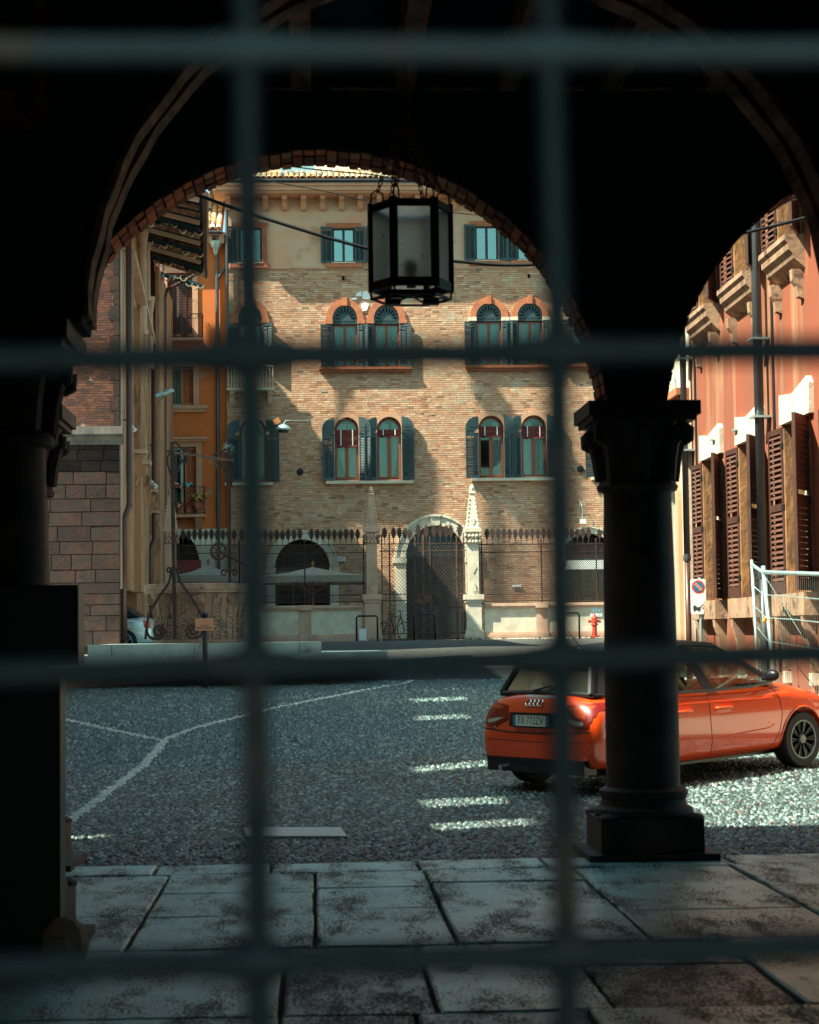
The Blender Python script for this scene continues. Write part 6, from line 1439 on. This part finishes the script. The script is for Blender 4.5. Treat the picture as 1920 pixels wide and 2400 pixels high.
for k in range(9): x0_ = 1766+k*2.6; q.tube([A(x0_, 1326+k*1.6, YM+1.1-k*.12), A(x0_+13, 1660, YM+1.1-k*.12)], .0025, 3, cap=False)
q.obj('mesh_infill', M_galv, tf, kind='stuff')
MB().tube([A(1790, 1345, YM+.02), A(1905, 1530, YM+.6)], .004, 4).obj('brace_wire', M_galv, tf)
c = A(1797, 1450, YM-.06); q = MB()
for k in range(7): q.ball(c+Vector((R.uniform(-.05, .05), R.uniform(-.02, .02), R.uniform(-.035, .035))), R.uniform(.02, .035), 6, 4)
q.obj('orange_tape', mat('orange_tape', (.85, .30, .05), rough=.5), tf)
# ------------------------------------------------------------------ hatchback parked in the street
M_paint = mat('orange_red_car_paint', (.80, .072, .008), rough=.22, spec=.6, coat=1.0)
M_trim = mat('black_car_trim', (.012, .014, .016), rough=.35, spec=.5)
M_rubber = mat('tyre_rubber', (.018, .019, .02), rough=.75)
M_rim = mat('dark_alloy', (.10, .11, .11), rough=.3, metal=.8)
M_chrome = mat('chrome', (.80, .86, .82), rough=.12, metal=1.)
M_lamp = mat('red_lamp_glass', (.20, .008, .005), rough=.3, spec=.5, coat=.3)
M_lampo = mat('orange_lamp_glass', (.50, .06, .010), rough=.3, coat=.3)
M_clear = mat('clear_lamp_glass', (.40, .44, .42), rough=.15, coat=1.)
M_seat = mat('dark_seat_cloth', (.02, .022, .025), rough=.9)
M_plate = mat('plate_white', (.60, .66, .62), rough=.4)
def car_body(L, W, st, top, well, subdiv=2):
    # st: list of (x, halfwidth, z bottom, z shoulder, z top centre)
    rows = []
    for (x, hw, zb, zs, zt) in st:
        k = [(0, zb), (.72, zb), (.93, zb+.03), (.985, zb+(zs-zb)*.30), (1.0, zb+(zs-zb)*.62), (.985, zb+(zs-zb)*.86), (.93, zs), (.80, zs+(zt-zs)*.55), (.45, zs+(zt-zs)*.93), (0, zt)]
        rows.append([Vector((x, -hw*a, z)) for a, z in k]+[Vector((x, hw*a, z)) for a, z in reversed(k[1:-1])])
    n = len(rows[0]); vs = [v for r in rows for v in r]; fs = []
    for i in range(len(rows)-1):
        for k in range(n): l = (k+1) % n; fs.append((i*n+k, (i+1)*n+k, (i+1)*n+l, i*n+l))
    fs.append(tuple(range(n))); fs.append(tuple((len(rows)-1)*n+k for k in reversed(range(n))))
    me = bpy.data.meshes.new('tmp'); me.from_pydata(vs, [], fs); bm = bmesh.new(); bm.from_mesh(me); bmesh.ops.recalc_face_normals(bm, faces=bm.faces); bm.to_mesh(me); bm.free()
    o = bpy.data.objects.new('tmp', me); COL.objects.link(o)
    s_ = o.modifiers.new('s', 'SUBSURF'); s_.levels = subdiv; s_.render_levels = subdiv
    cut = []
    for (cx, cz, r) in well:
        for sd in (-1, 1):
            q = MB().lathe((cx, sd*(W*.5-.16), cz), [(r*.98, -.02), (r, .4)], 36, ax=(0, sd, 0))
            cm = q.mesh('cut'); bm = bmesh.new(); bm.from_mesh(cm); bmesh.ops.recalc_face_normals(bm, faces=bm.faces); bm.to_mesh(cm); bm.free()
            c = bpy.data.objects.new('cut', cm); COL.objects.link(c); b = o.modifiers.new('b', 'BOOLEAN'); b.object = c; b.operation = 'DIFFERENCE'; b.solver = 'EXACT'; cut.append(c)
    dg = bpy.context.evaluated_depsgraph_get(); dg.update()
    out = bpy.data.meshes.new_from_object(o.evaluated_get(dg)); bvh = None
    for c in cut+[o]: bpy.data.objects.remove(c)
    out.polygons.foreach_set('use_smooth', [True]*len(out.polygons))
    try: out.set_sharp_from_angle(angle=math.radians(38))
    except Exception: pass
    bvh = BVHTree.FromPolygons([v.co.copy() for v in out.vertices], [tuple(p.vertices) for p in out.polygons])
    return out, bvh
def place(me_or_mb, name, m, par, smooth=False, Mx=None):
    me = me_or_mb if isinstance(me_or_mb, bpy.types.Mesh) else me_or_mb.mesh(name, m, smooth)
    if isinstance(me_or_mb, bpy.types.Mesh) and m and not me.materials: me.materials.append(m)
    me.name = name
    o = bpy.data.objects.new(name, me); COL.objects.link(o); o.parent = par   # car parts live in the car's own frame
    if Mx is not None: o.matrix_basis = Mx
    return o
def side_hit(bvh, x, z, sd):
    h = bvh.ray_cast(Vector((x, sd*2.5, z)), Vector((0, -sd, 0)))[0]; return h
def back_hit(bvh, y, z):
    h = bvh.ray_cast(Vector((-2.5, y, z)), Vector((1, 0, 0)))[0]; return h
def seam(q, bvh, pts, sd, r=.0045, closed=False, back=False):
    out = []
    for (a0, b0), (a1, b1) in zip(pts, pts[1:]+([pts[0]] if closed else [])):
        for k in range(8):
            t = k/8; u, v = a0+(a1-a0)*t, b0+(b1-b0)*t
            h = back_hit(bvh, u, v) if back else side_hit(bvh, u, v, sd)
            if h is not None: out.append(h)
    h = (back_hit(bvh, *pts[-1]) if back else side_hit(bvh, *pts[-1], sd)) if not closed else None
    if h is not None: out.append(h)
    if len(out) > 2: q.tube(out, r, 5, closed=closed)
def patch(bvh, poly, sd=0, back=False, off=.004, res=12, curve=None):
    # lay a thin patch over the body: poly in (u,v); returns MB
    us = [p[0] for p in poly]; vs_ = [p[1] for p in poly]; u0, u1, v0, v1 = min(us), max(us), min(vs_), max(vs_)
    q = MB(); G = {}
    for i in range(res+1):
        for j in range(res+1):
            u, v = u0+(u1-u0)*i/res, v0+(v1-v0)*j/res
            h = back_hit(bvh, u, v) if back else side_hit(bvh, u, v, sd)
            if h is None: continue
            G[i, j] = h+(Vector((-off, 0, 0)) if back else Vector((0, sd*off, 0)))
    idx = {k: i for i, k in enumerate(G)}; fs = []
    for i in range(res):
        for j in range(res):
            c = (u0+(u1-u0)*(i+.5)/res, v0+(v1-v0)*(j+.5)/res)
            if inpoly(c[0], c[1], poly) and all((i+a, j+b) in idx for a, b in ((0, 0), (1, 0), (1, 1), (0, 1))): fs.append(tuple(idx[i+a, j+b] for a, b in ((0, 0), (1, 0), (1, 1), (0, 1))))
    return q.add(list(G.values()), fs)
def wheel_parts(par, x, y, z, r, sd, nsp, m_rim):
    A = (0, sd, 0); C = (x, y, z)
    t_ = place(MB().lathe(C, [(r*.68, -.10), (r*.93, -.105), (r*.985, -.08), (r, -.05), (r, .05), (r*.985, .08), (r*.93, .10), (r*.68, .095), (r*.66, 0.0)], 48, ax=A), 'wheel', M_rubber, par, 'auto')
    q = MB(); P_ = lambda a, rr, w_: Vector((x+rr*math.cos(a), y+sd*w_, z+rr*math.sin(a)))
    q.tube([P_(2*PI*k/40, r*.665, .085) for k in range(40)], .016, 6, closed=True)
    for k in range(nsp):
        a = 2*PI*k/nsp; d = .09
        for s_ in (-1, 1):
            q.add([P_(a+s_*.02, r*.12, .075), P_(a+s_*(.02+d*1.3), r*.12, .06), P_(a+s_*(.14), r*.66, .088), P_(a+s_*.05, r*.66, .095), P_(a+s_*.02, r*.12, .04), P_(a+s_*(.02+d*1.3), r*.12, .03), P_(a+s_*.14, r*.66, .05), P_(a+s_*.05, r*.66, .05)],
                  [(0, 1, 2, 3), (7, 6, 5, 4), (0, 4, 5, 1), (1, 5, 6, 2), (2, 6, 7, 3), (3, 7, 4, 0)])
    q.lathe(C, [(r*.2, .03), (r*.2, .08), (r*.15, .095), (.0, .10)], 20, ax=A)
    place(q, 'rim', m_rim, t_); place(MB().lathe(C, [(r*.62, -.06), (r*.60, .005)], 32, ax=A), 'brake_disc', M_trim, t_)
    return t_
def headf(pt_lr, pt_fr, zL, zF_, wb, tr):
    a = onZ(*pt_lr, zL); b = onZ(*pt_fr, zF_); return a, b
LRp = onZ(1243, 1840, 0); FRp = onZ(1880, 1803, .10)
d = (FRp-LRp); dxy = math.hypot(d.x, d.y); WB, TRK = 2.47, 1.47
sc_ = dxy/math.hypot(WB, TRK); th = math.atan2(d.y, d.x)+math.atan2(TRK, WB)
print('car: dist', dxy, 'scale', sc_, 'heading', math.degrees(th))
f_ = Vector((math.cos(th), math.sin(th), 0)); rt_ = Vector((f_.y, -f_.x, 0))
mid = (LRp+FRp)/2; org = mid - f_*(WB/2)   # below the middle of the rear axle
z_r = gz(org.x, org.y)+.012; fx_ = org+f_*WB; z_f = gz(fx_.x, fx_.y)+.012
car = thing('hatchback_car', 'bright orange red hatchback with black roof and dark wheels parked behind the column', 'car', (0, 0, 0))
fw3 = Vector((f_.x*WB, f_.y*WB, z_f-z_r)).normalized(); lf3 = Vector((-f_.y, f_.x, 0)); 
zl = gz(*(org+lf3*.7).xy); zr__ = gz(*(org-lf3*.7).xy); lf3 = (lf3*1.4+Vector((0, 0, zl-zr__))).normalized(); up3 = fw3.cross(lf3).normalized()
Mcar = Matrix((fw3, lf3, up3)).transposed().to_4x4(); Mcar.translation = Vector((org.x, org.y, z_r)); car.matrix_basis = Mcar
xo = -.66       # rear bumper ahead of axle origin
ST = [(-.66, .60, .34, .50, .60), (-.65, .745, .27, .58, .74), (-.63, .80, .24, .66, .87), (-.59, .83, .23, .76, .965), (-.52, .85, .22, .86, .99), (-.36, .862, .22, .90, .99), (0, .868, .20, .915, .98), (.5, .87, .19, .90, .95), (1.2, .87, .19, .88, .93), (1.9, .868, .19, .87, .95), (2.15, .865, .20, .86, .985), (2.47, .86, .21, .83, .94), (2.85, .83, .22, .76, .84), (3.10, .76, .24, .66, .73), (3.24, .60, .30, .55, .58)]
ST = [(x, hw, zb, zs, zt) for x, hw, zb, zs, zt in ST]
bme, bvh = car_body(3.95, 1.74, ST, None, [(0, .305, .345), (WB, .305, .345)])
bme.materials.append(M_paint); body = place(bme, 'body', None, car)
# dark underside, wheels
place(MB().box(-.45, 3.0, -.62, .62, .17, .30), 'underbody', M_trim, car)
for (x, sd) in ((0, -1), (0, 1), (WB, -1), (WB, 1)):
    place(MB().lathe((x, sd*.50, .305), [(.34, -.2), (.342, .28)], 32, ax=(0, sd, 0)), 'wheel_arch_liner', M_trim, car) if False else None
    wheel_parts(car, x, sd*.745, .302, .302, sd, 10, M_rim)
# greenhouse: black frame skeleton with glass panes and roof
BH = [(-.47, .66, .972), (-.24, .775, .955), (.45, .80, .93), (1.1, .80, .915), (1.75, .795, .915), (2.10, .76, .945), (2.28, .55, .97)]   # base line x, halfwidth, z
RH = [(-.30, .52, 1.31), (-.10, .565, 1.375), (.45, .585, 1.405), (.95, .585, 1.42), (1.25, .57, 1.405), (1.42, .55, 1.385), (1.52, .40, 1.37)]
q = MB(); nR = len(RH); vs = []
for (x, hw, z) in RH: vs += [Vector((x, -hw, z)), Vector((x, -hw*.6, z+.025)), Vector((x, 0, z+.035)), Vector((x, hw*.6, z+.025)), Vector((x, hw, z))]
vs += [v-Vector((0, 0, .04)) for v in vs]; o5 = nR*5; fs = []
for i in range(nR-1):
    for k in range(4): fs += [(i*5+k, (i+1)*5+k, (i+1)*5+k+1, i*5+k+1), (o5+i*5+k+1, o5+(i+1)*5+k+1, o5+(i+1)*5+k, o5+i*5+k)]
for i in range(nR-1): fs += [(i*5, o5+i*5, o5+(i+1)*5, (i+1)*5), (i*5+4, (i+1)*5+4, o5+(i+1)*5+4, o5+i*5+4)]
fs += [tuple([k for k in range(5)]+[o5+k for k in reversed(range(5))]), tuple([(nR-1)*5+k for k in reversed(range(5))]+[o5+(nR-1)*5+k for k in range(5)])]
roof = place(q.add(vs, fs), 'roof', M_trim, car, True)
q = MB(); sp0 = [(-.34, .47, 1.285), (-.15, .50, 1.335)]
q.add([(-.44, -.50, 1.315), (-.20, -.54, 1.365), (-.20, .54, 1.365), (-.44, .50, 1.315), (-.43, -.50, 1.285), (-.20, -.54, 1.32), (-.20, .54, 1.32), (-.43, .50, 1.285)], [(0, 3, 2, 1), (4, 5, 6, 7), (0, 1, 5, 4), (1, 2, 6, 5), (2, 3, 7, 6), (3, 0, 4, 7)]); place(q, 'spoiler', M_trim, car)
for sd in (-1, 1):
    B = [Vector((x, sd*hw, z)) for x, hw, z in BH]; T = [Vector((x, sd*hw, z-.012)) for x, hw, z in RH]
    q = MB(); fs = []; n = len(B); q.add([p-Vector((0, sd*.008, 0)) for p in B+T], [(i, i+1, n+i+1, n+i) for i in range(1, n-1)]); place(q, 'side_window', M_cglass, car, True)
    q = MB(); Z_ = Vector((0, sd*.006, .0))
    q.tube([p+Z_ for p in B[0:6]], .016, 6); q.tube([p+Z_*.5+Vector((0, 0, .0)) for p in T[0:6]], .020, 6)                # waist and roof rails
    def quadp(a, b, c, d_): q.add([p+Z_ for p in (a, b, c, d_)]+[p-Z_*2 for p in (a, b, c, d_)], [(0, 1, 2, 3), (7, 6, 5, 4), (0, 4, 5, 1), (1, 5, 6, 2), (2, 6, 7, 3), (3, 7, 4, 0)])
    quadp(B[0], B[1].lerp(B[2], .35), T[1].lerp(T[2], .4), T[0])                       # C pillar
    quadp(B[3].lerp(B[2], .12), B[3].lerp(B[4], .10), T[3].lerp(T[4], .05), T[3].lerp(T[2], .2))     # B pillar
    quadp(B[5].lerp(B[4], .15), B[5], T[5], T[5].lerp(T[4], .4)); quadp(B[5], B[5]+Vector((.10, -sd*.02, 0)), T[5]+Vector((.05, -sd*.01, 0)), T[5])      # A pillar
    place(q, 'pillar', M_trim, car)
    mz = Vector((1.93, sd*.80, .99)); place(MB().ball(mz+Vector((0, sd*.11, .03)), .085, 14, 8, (.6, 1.2, .72)).bar(mz, mz+Vector((0, sd*.1, 0)), .06, .05), 'mirror', M_trim, car, True)
    q = MB()
    for xs_ in (1.02,):
        seam(q, bvh, [(xs_, .90), (xs_-.01, .62), (xs_+.015, .40), (xs_+.01, .26)], sd)
    seam(q, bvh, [(2.02, .93), (2.10, .80), (2.13, .60), (2.08, .40), (1.98, .26)], sd); seam(q, bvh, [(.40, .90), (.40, .66), (.28, .48), (.32, .28)], sd); seam(q, bvh, [(.32, .262), (1.98, .258)], sd)
    place(q, 'door_seam', M_trim, body)
    q = MB(); pts = []
    seam(q, bvh, [(-.30, .80), (.3, .815), (1.2, .80), (2.3, .775)], sd, .006); seam(q, bvh, [(.5, .47), (1.2, .44), (1.9, .47), (2.0, .50), (1.9, .53)], sd, .006); place(q, 'crease_line', M_paint, body)
    for hx0 in (1.12, .52):
        h = side_hit(bvh, hx0+.1, .735, sd)
        if h: place(MB().tube([h+Vector((-.12, sd*.005, 0)), h+Vector((-.10, sd*.036, 0)), h+Vector((.09, sd*.036, 0)), h+Vector((.12, sd*.005, 0))], .018, 8), 'door_handle', M_paint, body, True)
    q = MB()      # flared arch lips
    for cx in (0, WB):
        for rr_ in (.352,):
            pts = []
            for k in range(19):
                a = math.radians(-8+196*k/18); h = side_hit(bvh, cx+rr_*math.cos(a), .305+rr_*math.sin(a), sd)
                if h is not None: pts.append(h+Vector((0, sd*.002, 0)))
            if len(pts) > 3: q.tube(pts, .012, 6)
    place(q, 'wheel_arch_lip', M_paint, body, True)
# rear and front screens
Bq = [Vector((-.47, -.66, .972)), Vector((-.515, 0, .992)), Vector((-.47, .66, .972))]; Tq = [Vector((-.30, -.52, 1.30)), Vector((-.33, 0, 1.325)), Vector((-.30, .52, 1.30))]
rw = place(MB().add(Bq+Tq, [(0, 1, 4, 3), (1, 2, 5, 4)]), 'rear_window', M_cglass, car, True)
q = MB().tube(Bq, .03, 6).tube([Bq[0], Tq[0]], .035, 6).tube([Bq[2], Tq[2]], .035, 6); place(q, 'window_seal', M_trim, rw)
place(MB().tube([Vector((-.54, .1, 1.01)), Vector((-.50, -.12, 1.06)), Vector((-.52, -.40, 1.02))], .010, 6), 'wiper', M_trim, rw)
place(MB().add([(2.28, -.55, .97), (2.36, 0, .985), (2.28, .55, .97), (1.52, -.40, 1.365), (1.56, 0, 1.40), (1.52, .40, 1.365), (2.10, -.76, .945), (2.10, .76, .945), (1.42, -.55, 1.38), (1.42, .55, 1.38)], [(0, 1, 4, 3), (1, 2, 5, 4), (6, 0, 3, 8), (2, 7, 9, 5)]), 'windscreen', M_cglass, car, True)
# interior
q = MB()
for (x, y_) in ((.95, -.36), (.95, .36), (.15, -.38), (.15, .38), (.15, 0)):
    q.obox((x, y_, .72), (.06, 0, .0), (0, .24 if x > .5 else .2, 0), (-.08, 0, .34)); q.ball((x-.12, y_, 1.14), .11, 10, 6, (.5, 1.1, .85))
q.box(-.35, 1.9, -.7, .7, .45, .60); q.box(1.75, 2.1, -.68, .68, .7, .93); place(q, 'seats', M_seat, car); place(MB().tube([(1.62+.05*math.cos(t)*.4, -.0+.37+.18*math.cos(t), .93+.17*math.sin(t)) for t in [2*PI*k/20 for k in range(20)]], .015, 6, closed=True), 'steering_wheel', M_trim, car)
place(MB().tube([(.05, 0, 1.42), (-.12, 0, 1.60)], [.006, .003], 5).lathe((.05, 0, 1.40), [(.03, 0), (.01, .03)], 8), 'antenna', M_trim, car)
# tail: lamps, plate, emblem, lower bumper
for sd in (-1, 1):
    pl = [(sd*.40, .87), (sd*.78, .90), (sd*.82, .84), (sd*.76, .66), (sd*.62, .635), (sd*.38, .73)]
    lamp = place(patch(bvh, pl, back=True, off=.012, res=26), 'tail_lamp', M_lamp, car, True)
    place(patch(bvh, [(sd*.44, .855), (sd*.75, .88), (sd*.76, .85), (sd*.50, .825)], back=True, off=.016, res=18), 'indicator', M_lampo, lamp, True)
    place(patch(bvh, [(sd*.44, .745), (sd*.56, .70), (sd*.70, .68), (sd*.71, .715), (sd*.55, .74)], back=True, off=.016, res=18), 'reversing_lamp', M_clear, lamp, True)
    place(patch(bvh, [(sd*.54, .83), (sd*.73, .845), (sd*.72, .75), (sd*.62, .76)], back=True, off=.015, res=18), 'brake_lamp', M_lampo if sd < 0 else M_lamp, lamp, True)
q = MB(); seam(q, bvh, [(-.78, .625), (-.4, .60), (0, .595), (.4, .60), (.78, .625)], 0, .008, back=True); seam(q, bvh, [(-.80, .52), (0, .51), (.80, .52)], 0, .004, back=True)
place(q, 'tailgate_seam', M_trim, body)
place(patch(bvh, [(-.34, .80), (.34, .80), (.36, .66), (-.36, .66)], back=True, off=.006, res=16), 'plate_recess', M_trim, body)
place(patch(bvh, [(-.80, .345), (.80, .345), (.78, .24), (-.78, .24)], back=True, off=.012, res=30), 'lower_bumper', M_trim, body, True)
place(MB().box(-.66, -.5, -.72, .72, .20, .34), 'diffuser', M_trim, body); place(MB().tube([(-.62, .48, .235), (-.70, .48, .235)], .03, 10), 'exhaust', M_chrome, body)
h = back_hit(bvh, 0, .715); hb = back_hit(bvh, 0, .78); tilt = math.atan2(hb.x-h.x, .065)*.6
MPl = Matrix.Translation(h+Vector((-.03, 0, 0))) @ Matrix.Rotation(tilt, 4, 'Y')
pl_o = place(MB().box(-.006, .004, -.27, .27, -.065, .062), 'number_plate', M_blk, car, Mx=MPl)
place(MB().box(-.010, -.0065, -.262, .262, -.048, .058), 'plate_face', M_plate, pl_o); place(MB().box(-.0125, -.0105, .225, .262, -.048, .058).box(-.0125, -.0105, -.262, -.225, -.048, .058), 'plate_band', M_sb, pl_o)
me = textmesh('FX\u00b7772ZV', .112, .0008, sx=.80); me.materials.append(M_ink); place(me, 'plate_number', None, pl_o, Mx=Matrix.Translation((-.0118, .0, .005)) @ Matrix(((0, 0, -1, 0), (-1, 0, 0, 0), (0, 1, 0, 0), (0, 0, 0, 1))))
h = back_hit(bvh, 0, .90); hb = back_hit(bvh, 0, .93); e = (hb-h).normalized(); q = MB()
for k in range(4):
    cy = (k-1.5)*.058; q.tube([h+Vector((-.012, cy+.039*math.cos(t), 0))+e*(.039*math.sin(t)) for t in [2*PI*j/24 for j in range(24)]], .0075, 6, closed=True)
place(q, 'ring_emblem', M_chrome, body, True)
h = back_hit(bvh, .58, .66)
if h: place(MB().add([h+Vector((-.012, 0, .02)), h+Vector((-.012, -.022, -.02)), h+Vector((-.012, .022, -.02)), h+Vector((-.004, 0, .0))], [(0, 1, 3), (1, 2, 3), (2, 0, 3)]), 'small_badge', M_chrome, body)
place(patch(bvh, [(-.35, .968), (.20, .972), (.15, .952), (-.25, .948)], back=True, off=.004, res=16), 'wiper_base', M_clear, body)
# ------------------------------------------------------------------ silver car half hidden behind the stone pier
M_silver = mat('silver_paint', (.66, .78, .75), rough=.3, metal=.4, coat=1.)
SYc = 55.1; px_e = 364; xe_ = XB(px_e, SYc)
car2 = thing('silver_car', 'silver car parked behind the stone pier with its orange tail light showing', 'car', (0, 0, 0))
ST2 = [(-.70, .62, .36, .56, .62), (-.68, .76, .30, .66, .76), (-.60, .82, .26, .80, .93), (-.45, .85, .24, .88, 1.0), (-.1, .87, .22, .90, 1.02), (.6, .87, .20, .90, .97), (2., .87, .20, .90, .95), (2.6, .85, .22, .85, .92), (3.3, .7, .25, .65, .72)]
bme2, bvh2 = car_body(4, 1.74, ST2, None, [(0.05, .32, .36)]); bme2.materials.append(M_silver)
zg2 = zW-.03
Mc2 = Matrix.Translation((xe_-.72, SYc+.8, 1.13)) @ Matrix.Rotation(PI*.97, 4, 'Z') @ Matrix.Diagonal((1, 1, 1.08, 1)); car2.matrix_basis = Mc2
b2 = place(bme2, 'body', None, car2); wheel_parts(car2, .05, .76, .32, .32, 1, 5, M_galv); wheel_parts(car2, .05, -.76, .32, .32, -1, 5, M_galv)
q = MB(); q.add([(-.30, -.70, 1.0), (-.30, .70, 1.0), (.35, .58, 1.38), (.35, -.58, 1.38), (2.2, -.72, .96), (2.2, .72, .96), (1.5, .58, 1.40), (1.5, -.58, 1.40)], [(0, 1, 2, 3), (4, 7, 6, 5), (0, 3, 7, 4), (1, 5, 6, 2), (3, 2, 6, 7)]); place(q, 'cabin', M_trim, car2); place(MB().box(-.25, -.2, -.5, .5, 1.02, 1.06), 'wiper', M_trim, b2)
place(patch(bvh2, [(-.68, .86), (-.45, .92), (-.50, .70), (-.67, .68)], sd=1, off=.012, res=14), 'tail_lamp', M_lampo, car2, True)
q = MB(); seam(q, bvh2, [(-.18, .68), (-.02, .68), (-.02, .84), (-.18, .84)], 1, .006, closed=True); place(q, 'fuel_flap', M_trim, b2)
# ------------------------------------------------------------------ blockers added outside the frame to shape sun and shade in it
shade_wall = thing('shadow_screen_wall', 'unseen pierced wall left of the square, added to shape the sun dashes', 'wall', (-8.2, 30, 0))
hs = []
def hole_for(px, py, hw, hh, z0=.0):  # opening placed up-sun so it lets one sun dash through
    p = onZ(px, py, z0); a = onZ(px-hw, py, z0); b = onZ(px+hw, py, z0); c = onZ(px, py-hh, z0); e_ = onZ(px, py+hh, z0)
    s_ = p.x+8.1; k = SUND.y/SUND.x; kz = -SUND.z/SUND.x; Yo = p.y-k*s_; zo = p.z+kz*s_; lx_ = (b.x-a.x); ly_ = abs(c.y-e_.y); hz_ = lx_*kz/2+.16; hy_ = ly_/2+.05
    hs.append([(Yo-hy_, zo-hz_), (Yo+hy_, zo-hz_), (Yo+hy_, zo+hz_), (Yo-hy_, zo+hz_)])
for a_ in ((1040, 1651, 62, 3, .2), (1050, 1697, 62, 4, .1), (1075, 1806, 95, 5), (1085, 1873, 92, 8), (1130, 1925, 110, 7), (200, 1957, 45, 5)): hole_for(*a_)
holes_wall(MB(), [(2, -.2), (49.2, -.2), (49.2, 17.5), (25, 17.5), (25, 14.9), (2, 14.9)], hs, fYZm(-8.0), .22).obj('wall', M_plast, shade_wall)
tw = thing('shadow_casters', 'unseen raised slabs left of the palace, added to cast shade on its wall', 'building', (-14, 71, 0))
MB().box(-16, -8.6, 62, 80, 1, 14.4).obj('block', M_plast, tw)
def caster(xl_, xs_, xe2, yt, yb, X1=-10.):  # added slab, sized backwards from a wanted shadow on the palace wall
    fX = lambda px: XB(px, YF); fZ = lambda py, px: onY(px, py, YF).z
    k = SUND.x/SUND.y; kz = -SUND.z/SUND.y; Y2 = YF-(fX(xs_)-X1)/k; Y1 = YF-(fX(xe2)-X1)/k; w_ = max(.12, fX(xs_)-fX(xl_)); dz = kz*(YF-Y2)
    zt_, zb_ = fZ(yt, xs_)+dz, fZ(yb, xs_)+dz
    MB().box(X1-w_, X1, Y1, Y2, zb_, zt_).obj('shadow_slab', M_terra, tw)
    for xx in (X1-w_+.05, X1-.05): MB().box(xx-.04, xx+.04, (Y1+Y2)/2-.04, (Y1+Y2)/2+.04, 14.4, zb_).obj('shadow_slab_post', M_iron, tw)
caster(400, 640, 790, 880, 1160); caster(790, 985, 1012, 1128, 1205); caster(952, 990, 1034, 1035, 1215); caster(775, 790, 835, 850, 885); caster(1150, 1160, 1195, 1140, 1400); caster(1110, 1150, 1220, 880, 925); caster(1190, 1320, 1375, 1030, 1190); caster(440, 560, 640, 700, 800)
